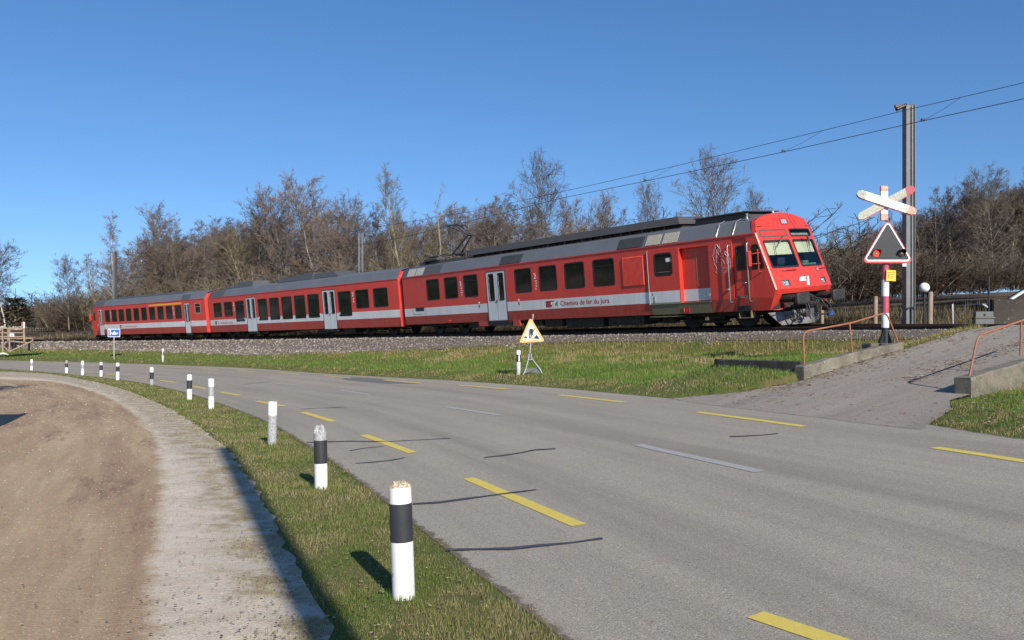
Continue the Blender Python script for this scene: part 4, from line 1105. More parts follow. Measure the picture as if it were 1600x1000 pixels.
    p = MB(); p.tube([(1.26, HW+.17, 2.48), (1.02, HW+.10, 2.50), (1.02, HW, 2.50)], .018, 6); p.tube([(1.26, HW+.17, 2.15), (1.02, HW+.10, 2.15), (1.02, HW, 2.15)], .018, 6); p.tube([(1.02, HW+.10, 2.62), (1.02, HW+.10, 1.90), (.98, HW, 1.86)], .022, 6); p.build('bracket', M['red'], mir)
    # ---- lettering and marks on the near side
    text_mesh('Chemins de fer du Jura', .30, M['textred'], T, side_place(11.16, 1.15), sx=1.06)
    emblem(T, 12.12, 1.13)
    for u in (18.62, 12.80):
        text_mesh('2', .34, M['textwhite'], T, side_place(u+.02, 2.40), sx=.9, name='class_number', bold=True)
        for k, ch in enumerate('-^v~'):
            p = MB(); z = 2.27-.11*k
            if k == 0: p.box(u-.16, u-.06, HW+.001, HW+.004, z, z+.05)
            elif k == 1: p.tube([(u-.06, HW+.003, z), (u-.11, HW+.003, z+.06), (u-.16, HW+.003, z)], .008, 4)
            elif k == 2: p.tube([(u-.05, HW+.003, z+.05), (u-.14, HW+.003, z), (u-.16, HW+.003, z+.05)], .008, 4)
            else: p.box(u-.09, u-.06, HW+.001, HW+.004, z-.02, z+.06)
            p.build('pictogram', M['textwhite'], T)
    for u in (13.70+.30, 17.1):
        p = MB(); p.bbox(u-.05, u+.05, HW, HW+.01, 1.48, 1.56, .004); p.build('door_button', M['textwhite'], T)
        p = MB(); p.box(u-.04, u+.04, HW+.001, HW+.006, 1.29, 1.42); p.build('door_button', M['textred'], T)
    # service hatch at the rear
    p = MB(); 
    for a_, b_, c_, d_ in ((21.98, 23.5, 1.64, 2.97),):
        for x0, x1, z0, z1 in ((a_, b_, d_, d_+.012), (a_, b_, c_, c_+.012), (a_, a_+.012, c_, d_), (b_-.012, b_, c_, d_), ((a_+b_)/2-.2, (a_+b_)/2-.19, c_, d_)): p.box(x0, x1, HW+.001, HW+.004, z0, z1)
    p.build('hatch', M['red_low'], T)
    p = MB(); p.box(22.15, 23.0, HW+.002, HW+.008, 1.30, 1.50); p.build('vent', M['black'], T)
    p = MB(); 
    for x0, x1, z0, z1 in ((22.0, 23.3, 1.13, 1.142), (22.0, 22.012, 1.13, 1.5), (23.29, 23.3, 1.13, 1.5)): p.box(x0, x1, HW+.001, HW+.005, z0, z1)
    p.build('hatch', M['roofdark'], T)
    p = MB(); p.tube([(19.85, HW, .75), (19.75, HW+.02, .64), (19.65, HW, .72), (19.95, HW, .74)], .02, 5); p.build('hook', M['red'], T)
    # dusty seam dashes along the skirt
    # ---- horse outline emblem
    H = MB()
    def hz(pts, r=.006):
        # pixel sketch -> side plane
        u = [2.99-(x-150)/430*.80 for x, y in pts]; z = [2.95-(y-180)/630*1.02 for x, y in pts]
        H.tube([(a_, HW+.004, b_) for a_, b_ in zip(u, z)], r, 4)
    hz([(290, 180), (255, 190), (235, 230), (205, 290), (195, 350), (180, 400), (155, 435), (185, 450), (205, 530), (195, 590), (240, 650), (260, 720), (225, 760), (225, 785), (260, 805), (330, 785), (350, 800), (430, 790), (470, 750)])
    hz([(345, 190), (335, 230), (350, 260), (360, 370), (385, 400), (410, 395)]); hz([(410, 450), (345, 455), (325, 425), (290, 350), (270, 310)])
    hz([(270, 300), (262, 400), (250, 500), (262, 580)]); hz([(265, 420), (285, 520), (300, 600), (345, 680), (365, 690)]); hz([(365, 650), (375, 580), (345, 560), (375, 520), (420, 550), (425, 600), (445, 620)])
    hz([(255, 720), (300, 690), (380, 700), (430, 690)]); hz([(270, 760), (350, 755), (440, 700)]); hz([(300, 270), (310, 315), (325, 320)]); hz([(440, 370), (470, 360), (520, 400), (545, 450), (520, 470), (480, 440), (450, 380)], .013)
    hz([(480, 450), (495, 520), (490, 600), (520, 640), (545, 690)]); hz([(500, 460), (525, 540), (545, 600)]); hz([(490, 620), (525, 660), (505, 720), (460, 700)]); hz([(560, 500), (570, 600), (560, 700), (545, 760), (565, 820)])
    for k in range(9): hz([(285-k*12, 195+k*26), (245-k*9, 205+k*27)], .012)
    hz([(290, 190), (330, 270), (300, 215), (345, 280)], .012)
    H.build('horse_emblem', M['pinkline'], T)
    # ---- cab front details
    def fring(a, b, c, d, nm, mats, glass=None, o=.03, pane_mat=None):
        def sub(L, m=4): return [(L[i][0]+(L[(i+1) % len(L)][0]-L[i][0])*k/m, L[i][1]+(L[(i+1) % len(L)][1]-L[i][1])*k/m) for i in range(len(L)) for k in range(m)]
        q = MB(); O = sub(rrect(a-o, b+o, c-o, d+o, .07)); I_ = sub(rrect(a+.025, b-.025, c+.025, d-.025, .06)); n = len(O)
        V = [(face_u(y, z)-.008, y, z) for y, z in O]+[(face_u(y, z)-.008, y, z) for y, z in I_]+[(face_u(y, z)+.03, y, z) for y, z in I_]
        q.add(V, [(i, (i+1) % n, n+(i+1) % n, n+i) for i in range(n)]+[(n+i, n+(i+1) % n, 2*n+(i+1) % n, 2*n+i) for i in range(n)])
        f = q.build(nm, mats, T)
        if pane_mat:
            g_ = MB(); I2 = rrect(a+.01, b-.01, c+.01, d-.01, .05); V = [(face_u((a+b)/2, z)+.018+(face_u(y, z)-face_u((a+b)/2, z)), y, z) for y, z in I2]
            # glass as small strips following the bow
            ys = np.linspace(a+.01, b-.01, 7); V = []; Fc = []
            for i, y in enumerate(ys): V += [(face_u(y, c)+.02, y, c+.01), (face_u(y, d)+.02, y, d-.01)]
            for i in range(6): Fc.append((2*i, 2*i+2, 2*i+3, 2*i+1))
            g_.add(V, Fc); g_.build('pane', pane_mat, f)
        return f
    fl = fring(.10, 1.42, 1.98, 2.87, 'windscreen', M['black'], pane_mat=M['glass']); fr_ = fring(-1.42, -.10, 1.98, 2.87, 'windscreen', M['black'], pane_mat=M['glass'])
    fring(.10, 1.42, 3.03, 3.25, 'destination_frame', M['roofdark'], o=.02)
    fring(-1.42, -.10, 3.02, 3.26, 'destination_window', M['black'], o=.02, pane_mat=M['glass'])
    # interior: blinds, dark cab, green desk
    q = MB(); q.add([(1.65, 1.45, 1.6), (1.65, -1.45, 1.6), (1.65, -1.45, 3.4), (1.65, 1.45, 3.4)], [(0, 1, 2, 3)]); q.add([(.75, 1.45, 1.9), (.75, -1.45, 1.9), (1.65, -1.45, 1.9), (1.65, 1.45, 1.9)], [(0, 1, 2, 3)])
    for sg in (1.45, -1.45): q.add([(.62, sg, 1.7), (1.65, sg, 1.7), (1.65, sg, 3.4), (1.25, sg, 3.4)], [(0, 1, 2, 3)])
    q.add([(1.15, 1.45, 3.38), (1.15, -1.45, 3.38), (1.65, -1.45, 3.38), (1.65, 1.45, 3.38)], [(0, 1, 2, 3)])
    q.build('cab_interior', M['cabdark'], T)
    for a, b, hb_ in ((.12, 1.36, 2.40), (-1.36, -.14, 2.44)):
        q = MB(); ys = np.linspace(a, b, 5); V = []; Fc = []
        for y in ys: V += [(face_u(y, hb_)+.06, y, hb_), (face_u(y, 2.87)+.06, y, 2.87)]
        for i in range(4): Fc.append((2*i, 2*i+2, 2*i+3, 2*i+1))
        q.add(V, Fc); q.build('sun_blind', M['blind'], T)
    q = MB(); q.add([(face_u(-.2, 3.03)+.07, -.15, 3.03), (face_u(-1.4, 3.03)+.07, -1.38, 3.03), (face_u(-1.4, 3.13)+.07, -1.38, 3.13), (face_u(-.2, 3.13)+.07, -.15, 3.13)], [(0, 1, 2, 3)]); q.build('destination_blind', M['cream'], T)
    q = MB(); q.bbox(.85, 1.2, -1.35, -.15, 1.97, 2.07, .02); q.bbox(.86, 1.0, -.9, -.6, 2.07, 2.16, .02); q.build('desk', M['cabgreen'], T)
    q = MB(); q.bbox(1.0, 1.3, .3, .7, 2.02, 2.28, .03); q.box(.95, 1.0, .35, .75, 2.10, 2.30); q.tube([(.95, -.55, 2.08), (1.0, -.5, 2.4)], .012, 5); q.build('cab_seat', M['cabdark'], T)
    # wipers
    for y0, sgn in ((.45, 1), (-1.10, 1)):
        q = MB(); P0 = (y0, 2.95); P1 = (y0+.52, 2.62) if y0 > 0 else (y0+.10, 2.66)
        f3 = lambda y, z, o=-.04: (face_u(y, z)+o, y, z)
        q.tube([f3(y0, 2.98, -.0), f3(y0, 2.98, -.05), f3(*P1)], [.035, .03, .010], 6)
        q.tube([f3(P1[0]-.05, P1[1]+.22, -.02), f3(P1[0]+.08, P1[1]-.22, -.02)], .012, 5); q.build('wiper', M['roofdark'] if y0 < 0 else M['plough'], T)
    # top lamp
    q = MB(); ys, ye, z0, z1 = -.19, .19, 3.43, 3.64
    V = [(face_u(y, z)-.012, y, z) for y, z in ((ys, z0), (ye, z0), (ye, z1), (ys, z1))]
    I_ = [(face_u(y, z)-.012, y, z) for y, z in ((ys+.035, z0+.03), (ye-.035, z0+.03), (ye-.035, z1-.03), (ys+.035, z1-.03))]
    q.add(V+I_, [(0, 1, 5, 4), (1, 2, 6, 5), (2, 3, 7, 6), (3, 0, 4, 7)]); lp = q.build('headlight', M['textred'], T)
    q = MB(); q.add([(x+.004, y, z) for x, y, z in I_], [(0, 1, 2, 3)]); q.build('lens', M['headlamp'], lp)
    # lower lamps sit in their openings
    for a, b in ((.87, 1.25), (-1.27, -.92)):
        q = MB(); V = [(face_u(y, z)+.012, y, z) for y, z in ((a, 1.34), (b, 1.34), (b, 1.55), (a, 1.55))]; I_ = [(face_u(y, z)+.008, y, z) for y, z in ((a+.03, 1.365), (b-.03, 1.365), (b-.03, 1.525), (a+.03, 1.525))]
        q.add(V+I_, [(0, 1, 5, 4), (1, 2, 6, 5), (2, 3, 7, 6), (3, 0, 4, 7)]); lp = q.build('headlight', M['roofdark'], T)
        q = MB(); q.add([(x+.03, y, z) for x, y, z in I_], [(0, 1, 2, 3)]); q.build('reflector', M['headlamp'], lp)
        q = MB(); cy = (a+b)/2+.05; q.lathe([(.055, 0), (.05, .03), (.02, .04)], 14, M=Matrix.Translation((face_u(cy, 1.45)+.035, cy, 1.44)) @ Matrix.Rotation(-pi/2, 4, 'Y')); q.build('lens', M['chrome'], lp)
    for a, b in ((.35, 1.05), (-1.55, -1.05)):
        q = MB(); q.tube([(face_u(a, 1.87), a, 1.87), (face_u(a, 1.87)-.05, a, 1.87), (face_u(b, 1.87)-.05, b, 1.87), (face_u(b, 1.87), b, 1.87)], .018, 6); q.build('grab_rail', M['red'], T)
    q = MB(); q.bbox(face_u(-.9, 1.84)-.07, face_u(-.9, 1.84), -.95, -.85, 1.78, 1.90, .02); q.build('bracket', M['chrome'], T)
    # small white operator mark: slanted bar and i shape
    def fpoly(q, pts, o=-.004):
        n = len(pts); q.add([(face_u(y, z)+o, y, z) for y, z in pts]+[(face_u(y, z)+.01, y, z) for y, z in pts], [tuple(range(n))]+[(i, (i+1) % n, n+(i+1) % n, n+i) for i in range(n)])
    q = MB(); fpoly(q, [(.22, 1.615), (-.09, 1.615), (-.07, 1.575), (.02, 1.565), (.04, 1.535), (-.04, 1.525), (.0, 1.475), (.34, 1.475), (.33, 1.54)]); fpoly(q, [(-.15, 1.62), (-.27, 1.62), (-.25, 1.595), (-.135, 1.592)]); fpoly(q, [(-.13, 1.578), (-.24, 1.578), (-.09, 1.31), (.04, 1.335)]); q.build('logo', M['textwhite'], T)
    text_mesh('102', .10, M['textred'], T, Matrix.Translation((face_u(1.15, 1.68)-.004, 1.22, 1.66)) @ Matrix(((0, .33, -.94, 0), (-1, 0, 0, 0), (0, .94, .33, 0), (0, 0, 0, 1))), name='number')
    # buffer beam, buffers, couplings
    q = MB(); q.bbox(.72, 1.1, -1.45, 1.45, .62, 1.12, .02); q.bbox(.55, .75, -.35, .35, .70, 1.05, .02); q.build('buffer_beam', M['under'], T)
    for y in (1.03, -1.03):
        q = MB(); q.tube([(.75, y, .93), (.25, y, .93)], .13, 14); q.tube([(.25, y, .93), (-.10, y, .93)], .095, 14); q.bbox(.70, .74, y-.2, y+.2, .73, 1.13, .01)
        bf = q.build('buffer', M['under'], T)
        q = MB(); pr = rrect(y-.36, y+.36, .73, 1.10, .10, 5); n = len(pr)
        V = [(-.06, a_, b_) for a_, b_ in pr]+[(-.14-.03*0, a_, b_) for a_, b_ in pr]+[(-.165, y+(a_-y)*.8, .93+(b_-.93)*.8) for a_, b_ in pr]
        q.add(V, [tuple(range(n)), tuple(range(2*n, 3*n))]+[(i, (i+1) % n, n+(i+1) % n, n+i) for i in range(n)]+[(n+i, n+(i+1) % n, 2*n+(i+1) % n, 2*n+i) for i in range(n)])
        q.build('buffer_plate', M['buffer'], bf)
    q = MB(); q.bbox(.2, .6, -.06, .06, .78, .92, .02); q.tube([(.25, .05, .85), (.05, .05, .80), (0, .05, .62), (.1, .05, .52)], .03, 8); q.tube([(.25, -.05, .85), (.05, -.05, .80), (0, -.05, .62), (.1, -.05, .52)], .03, 8); q.tube([(.05, -.12, .62), (.05, .12, .62)], .035, 8); q.bbox(-.02, .12, -.07, .07, .40, .54, .02); q.build('coupling', M['under'], T)
    hoses = [[(.55, .45, .80), (.30, .45, .82), (.12, .50, .60), (.12, .70, .42), (.30, .80, .52), (.52, .78, .68)], [(.55, .25, .80), (.28, .25, .76), (.15, .28, .45), (.25, .42, .30), (.48, .50, .45)], [(.55, -.35, .85), (.22, -.40, .85), (.05, -.50, .55), (.12, -.75, .36), (.30, -.85, .60), (.52, -.80, .80)],
             [(.55, -.55, .85), (.18, -.60, .80), (.02, -.75, .50), (.15, -.55, .30), (.40, -.35, .40)], [(.55, -1.0, .75), (.25, -1.0, .60), (.10, -.85, .33), (.30, -.7, .30)], [(.5, .2, 1.0), (.2, .15, 1.0), (.05, -.15, .75), (.2, -.3, .6)], [(.5, .55, .75), (.3, .62, .45), (.28, .85, .22), (.45, .95, .35)]]
    for k, hz_ in enumerate(hoses):
        q = MB(); q.tube(bez(hz_), .028, 7); q.build('brake_hose', M['black'], T)
    for y, z in ((.45, .36), (-.62, .5), (-.9, .3)):
        q = MB(); q.bbox(.1, .24, y-.09, y+.09, z-.08, z+.1, .02); q.build('connector', M['buffer'] if y > 0 else M['blue'] if y < -.8 else M['under'], T)
    # corner steps (red bars) and plough
    q = MB(); q.tube([(.70, 1.5, .60), (.55, 1.45, .60), (.50, 1.15, .62), (.52, 1.10, .80), (.70, 1.10, .82)], .02, 6); q.build('step', M['red'], T)
    q = MB()
    V = [(.95, 1.45, .50), (.72, 1.05, .06), (.30, 0, .05), (.45, 0, .52)]
    q.add([(x, y, z) for x, y, z in V]+[(x+.04, y, z) for x, y, z in V], [(0, 1, 2, 3), (4, 5, 6, 7), (0, 1, 5, 4), (1, 2, 6, 5), (2, 3, 7, 6), (3, 0, 4, 7)])
    q.add([(x, -y, z) for x, y, z in V]+[(x+.04, -y, z) for x, y, z in V], [(0, 1, 2, 3), (4, 5, 6, 7), (0, 1, 5, 4), (1, 2, 6, 5), (2, 3, 7, 6), (3, 0, 4, 7)])
    q.tube([(.66, .95, .50), (.56, .90, .42), (.45, .70, .42), (.40, .62, .50)], .014, 5); q.tube([(.50, .60, .25), (.44, .58, .16), (.40, .40, .16), (.44, .38, .26)], .014, 5)
    q.build('snow_plough', M['plough'], T)
    # underframe
    q = MB()
    q.bbox(6.6, 8.6, -1.3, 1.38, .22, .62, .03); q.bbox(8.9, 11.2, -1.3, 1.35, .18, .62, .03); q.bbox(11.4, 12.6, -1.2, 1.38, .25, .62, .03); q.bbox(12.8, 14.2, -1.2, 1.3, .30, .62, .03)
    q.bbox(17.0, 18.6, -1.2, 1.3, .32, .62, .03); q.box(1.2, UE-.3, -1.1, 1.1, .5, .64)
    for k in range(7): q.box(5.15+k*.08, 5.19+k*.08, 1.0, 1.36, .25, .55)
    q.tube([(3.3, 1.3, .30), (6.0, 1.3, .30)], .02, 6); q.tube([(5.9, 1.2, .4), (7, 1.2, .45)], .05, 8)
    q.build('underframe', M['under'], T)
    # dropped step box under the passenger doors
    q = MB(); q.box(14.1, 14.6, HW-.12, HW-.03, .36, .62); q.box(16.55, 17.3, HW-.12, HW-.03, .38, .62); q.build('step_bracket', M['red_low'], T)
    q = MB(); q.bbox(14.75, 16.5, HW-.35, HW-.02, .38, .60, .01); q.box(14.9, 16.4, HW-.2, HW+.04, .40, .43); q.build('step', M['black'], T)
    bogie(T, 3.45); bogie(T, 20.85)
    # gangway to the next coach
    q = MB()
    for k in range(5): q.box(UE+.02+k*.07, UE+.06+k*.07, -.75, .75, .9, 3.25)
    q.box(UE, UE+.34, -.68, .68, .95, 3.2); q.build('gangway_bellows', M['black'], T)
    return T
def bez(P):
    """Catmull-Rom smoothing of a short hose path"""
    P = [Vector(p) for p in P]; Q = [P[0]]+P+[P[-1]]; out = []
    for i in range(1, len(Q)-2):
        for k in range(5):
            t = k/5; a, b, c, d = Q[i-1:i+3]
            out.append(.5*((2*b)+(c-a)*t+(2*a-5*b+4*c-d)*t*t+(3*b-a-3*c+d)*t*t*t))
    out.append(P[-1]); return out
build_railcar()

def build_trailer(s0, label, u0, u1, wins, doors, nm, first_label, cab=False, win_h=(1.69, 2.72), equip=(), yellow=None, small=(), textu=None, grille=(), sec_dark=None, numbers=(), tall=()):
    T = thing(nm, label, 'train', group='coaches of the red train'); T.matrix_world = coach_frame(s0)
    mb = MB(); holes = []
    for k, (a, b) in enumerate(wins):
        holes.append((a, b, 1.28 if k in tall else win_h[0], win_h[1]))
    for a, b in doors: holes.append((a, b, .50, 2.90))
    for a, b, c, d in small: holes.append((a, b, c, d))
    end = u1 if not cab else u1-.9
    def mf(u, h):
        if h < 1.04: return 2
        if 1.04 < h < 1.46 and not (cab and u > doors[-1][0]): return 1
        return 0
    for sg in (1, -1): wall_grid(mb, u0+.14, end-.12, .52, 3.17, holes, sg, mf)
    for ue, sx in ((u0, 1), (u1, -1)):
        if cab and sx == -1: continue
        for sg in (1, -1):
            mb.add([(ue+sx*.14, HW*sg, .52), (ue+sx*.14, HW*sg, 3.17), (ue, (HW-.15)*sg, 3.17), (ue, (HW-.15)*sg, .52)], [(0, 1, 2, 3)], 0)
            mb.add([(ue+sx*.14, HW*sg, 3.17), (ue+sx*.14, 1.37*sg, 3.60), (ue, 1.30*sg, 3.55), (ue, (HW-.15)*sg, 3.17)], [(0, 1, 2, 3)], 0)
        mb.add([(ue, HW-.15, .52), (ue, -HW+.15, .52), (ue, -HW+.15, 3.17)]+[(ue, c*.95, h-.03) for c, h in SEC[::-1][1:-1]]+[(ue, HW-.15, 3.17)], [tuple(range(11))[::sx]], 0)
    if cab:
        e = u1-.9
        for sg in (1, -1):
            y = HW*sg
            mb.add([(e-.12, y, 3.17), (e-.12, y, .52), (u1+.0, y*.97, .52), (u1+.25, y*.97, 1.26), (u1-.42, y*.97, 3.17)], [(0, 1, 2, 3, 4)], 0)
        V = [(u1-.42, HW*.97, 3.17), (u1-.42, -HW*.97, 3.17), (u1+.25, -HW*.97, 1.26), (u1+.25, HW*.97, 1.26), (u1, HW*.97, .52), (u1, -HW*.97, .52), (u1-.58, 1.3, 3.62), (u1-.58, -1.3, 3.62), (u1-.62, 0, 3.83)]
        mb.add(V, [(0, 1, 2, 3), (3, 2, 5, 4), (0, 1, 7, 8, 6)], 0)
    mb.add([(u0, HW-.1, .54), (u1, HW-.1, .54), (u1, -HW+.1, .54), (u0, -HW+.1, .54)], [(0, 1, 2, 3)], 3)
    for sg in (1, -1): mb.box(u0+.14, end-.12, min(sg*HW, sg*(HW+.03)), max(sg*HW, sg*(HW+.03)), 3.135, 3.175, 0)
    mb.build('body', [M['red'], M['white'], M['red_low'], M['under']], T)
    mb = MB(); r0, r1 = u0+.14, (u1-.58 if cab else u1-.14)
    sd0 = sec_dark if sec_dark else r1
    roof_loft(mb, [r0, (r0+sd0)/2, sd0]); 
    if sd0 < r1: roof_loft(mb, [sd0, r1], mi=1)
    roof = mb.build('roof', [M['roofgrey'], M['roofdark']], T)
    for a, b in grille: p = MB(); panel_on_slope(p, a, b, .012); p.build('roof_panel', M['roofdark'], roof)
    for (a, b, y0, y1, h0, h1, c0, c1) in equip:
        q = MB(); V = [(a, y1, h0), (b, y1, h0), (b-c1, y1-.1, h1), (a+c0, y1-.1, h1), (a, y0, h0), (b, y0, h0), (b-c1, y0+.1, h1), (a+c0, y0+.1, h1)]
        q.add(V, [(0, 1, 2, 3), (3, 2, 6, 7), (4, 5, 6, 7), (0, 3, 7, 4), (1, 2, 6, 5), (0, 1, 5, 4)])
        q.build('roof_equipment', M['roofdark'], roof)
    for sg in (1, -1):
        for k, (a, b) in enumerate(wins): add_window(T, a, b, holes[k][2], holes[k][3], sg, slider=(k % 5 == 2))
        for a, b in doors: add_door(T, a, b, .50, 2.90, sg)
        for a, b, c, d in small: add_window(T, a, b, c, d, sg, r=.05, slider=(d-c) > .6, silverframe=True)
    if yellow:
        p = MB(); p.box(yellow[0], yellow[1], HW+.001, HW+.006, 2.86, 2.99); p.build('yellow_stripe', M['yellow_line'], T)
    if textu:
        text_mesh('Chemins de fer du Jura', .26 if cab else .22, M['textred'], T, side_place(textu[0], 1.14), sx=1.06)
        emblem(T, textu[0]+.95, 1.13, .9)
    for u, dg in numbers:
        text_mesh(dg, .34, M['textwhite'], T, side_place(u+.1, 2.40), sx=.9, name='class_number', bold=True)
        for k in range(3):
            p = MB(); z = 2.20-.15*k; p.box(u-.06, u+.05, HW+.001, HW+.004, z, z+.07); p.build('pictogram', M['textwhite'] if k < 2 else M['blue'], T)
    for a, b in doors:
        for u in (a-.4, b+.4):
            p = MB(); p.bbox(u-.03, u+.03, HW, HW+.01, 1.36, 1.5, .004); p.build('door_button', M['textwhite'], T)
        p = MB(); p.box(a+.05, b-.05, HW-.25, HW+.02, .36, .40); p.bbox(a+.1, b-.1, HW-.4, HW-.1, .30, .48, .01); p.build('step', M['under'], T)
    bogie(T, u0+3.2, 2.4); bogie(T, u1-(4.0 if cab else 3.4), 2.4)
    q = MB(); q.box(u0+.3, u1-.6, -1.0, 1.0, .42, .56); q.bbox(u0+5.4, u0+6.8, -1.2, 1.3, .22, .54, .03); q.bbox(u0+8.8, u0+9.9, -1.2, 1.2, .20, .54, .03); q.bbox(u1-9, u1-7.2, -1.2, 1.3, .26, .54, .03)
    q.bbox(u0-.02, u0+.3, -.3, .3, .4, .9, .02); q.build('underframe', M['under'], T)
    q = MB()
    for k in range(5): q.box(u0-.3+k*.06, u0-.27+k*.06, -.75, .75, .9, 3.25)
    q.box(u0-.3, u0, -.68, .68, .95, 3.2); q.build('gangway_bellows', M['black'], T)
    if cab:
        p = MB(); p.bbox(u1+.0, u1+.12, HW+.02, HW+.2, 1.9, 2.5, .03); p.build('wing_mirror', M['red'], T)
        p = MB(); p.prism([(u1-.78, 1.94), (u1-.36, 1.94), (u1-.5, 2.63), (u1-.78, 2.63)], HW+.001, HW+.008); p.build('window', M['win'], T)
        for sg in (1, -1):
            q = MB(); q.tube([(u1+.1, sg*1.0, .93), (u1+.55, sg*1.0, .93)], .12, 12); q.bbox(u1+.52, u1+.60, sg*1.0-.3, sg*1.0+.3, .76, 1.1, .03); q.build('buffer', M['under'], T)
        q = MB(); q.bbox(u1-.5, u1+.1, -1.4, 1.4, .12, .52, .04); q.build('snow_plough', M['under'], T)
    return T
build_trailer(24.65, 'middle coach of the red train, its tall dark windows cutting into the white band', .02, 25.65,
    [(23.30, 24.68), (21.42, 22.78), (19.48, 20.85), (15.88, 17.22), (14.14, 15.50), (12.37, 13.74), (10.60, 11.98), (8.84, 10.22), (5.09, 6.50), (3.20, 4.55), (1.25, 2.65)],
    [(17.61, 19.13), (6.86, 8.41)], 'train_coach', '', tall=(2, 3, 4, 5, 6, 7, 8), textu=(23.7, 0), sec_dark=22.9,
    equip=[(19.4, 21.9, -.6, .85, 3.72, 4.12, .1, .1), (21.8, 24.0, -.5, .8, 3.75, 3.90, .3, .3), (7.5, 10.6, -.7, .9, 3.74, 4.06, .6, .1), (10.7, 13.2, -.7, .9, 3.74, 4.14, .0, .05), (13.2, 15.5, -.7, .9, 3.74, 4.06, .0, .25)],
    numbers=[(21.1, '2'), (4.82, '2')])
build_trailer(49.3, 'farthest coach of the red train, with a yellow stripe above four windows', 1.32, 23.3,
    [(19.24, 20.22), (17.74, 18.77), (16.2, 17.25), (14.7, 15.7), (13.15, 14.18), (11.64, 12.65), (10.08, 11.12), (8.52, 9.56), (6.95, 8.0), (5.39, 6.43)],
    [(4.0, 4.90), (20.72, 21.66)], 'train_coach', '', cab=True, win_h=(1.73, 2.76), yellow=(5.3, 11.12), small=[(2.25, 3.12, 2.08, 2.82)], textu=(16.3, 0), grille=[(3.9, 5.3)], sec_dark=20.5,
    equip=[(6, 19.5, -.8, .8, 3.76, 3.90, .3, .3)], numbers=[(19.0, '2'), (6.7, '1')])
# ================================================================= BARE TREES
def bark(name, a, b, sc=3):
    t = NT(name); c = t.ramp(t.noise(sc, 6, .7, stretch=(1, 1, .35)), [(.32, b), (.62, a)]); t.bump(t.noise(14, 4), .4, .02); return t.fin(c, .9, 0, .2)
M['bark_alder'] = bark('alder_bark', (.27, .23, .18), (.11, .09, .07))
M['bark_birch'] = bark('birch_bark', (.58, .55, .50), (.24, .21, .18), 2)
M['bark_willow'] = bark('willow_bark', (.34, .30, .21), (.16, .135, .09))
def twigm(name, a, b):
    t = NT(name); c = t.ramp(t.noise(.9, 4, .7), [(.3, a), (.7, b)])
    oi = t.n('ShaderNodeObjectInfo'); v = t.ramp(oi.outputs['Random'], [(0, .78), (1, 1.2)]); c = t.mix(1, c, v, 'MULTIPLY')
    return t.fin(c, .9, 0, .15)
M['twig_alder'] = twigm('alder_twigs', (.112, .088, .072), (.172, .140, .117))
M['twig_birch'] = twigm('birch_twigs', (.14, .112, .095), (.22, .18, .15))
M['twig_willow'] = twigm('willow_twigs', (.135, .112, .070), (.20, .165, .105))
M['twig_red'] = twigm('reddish_twigs', (.142, .103, .080), (.20, .150, .120))
M['twig_dark'] = twigm('dark_thicket_twigs', (.065, .048, .036), (.115, .085, .06))
M['needle'] = twigm('evergreen_foliage', (.08, .085, .035), (.16, .16, .07))
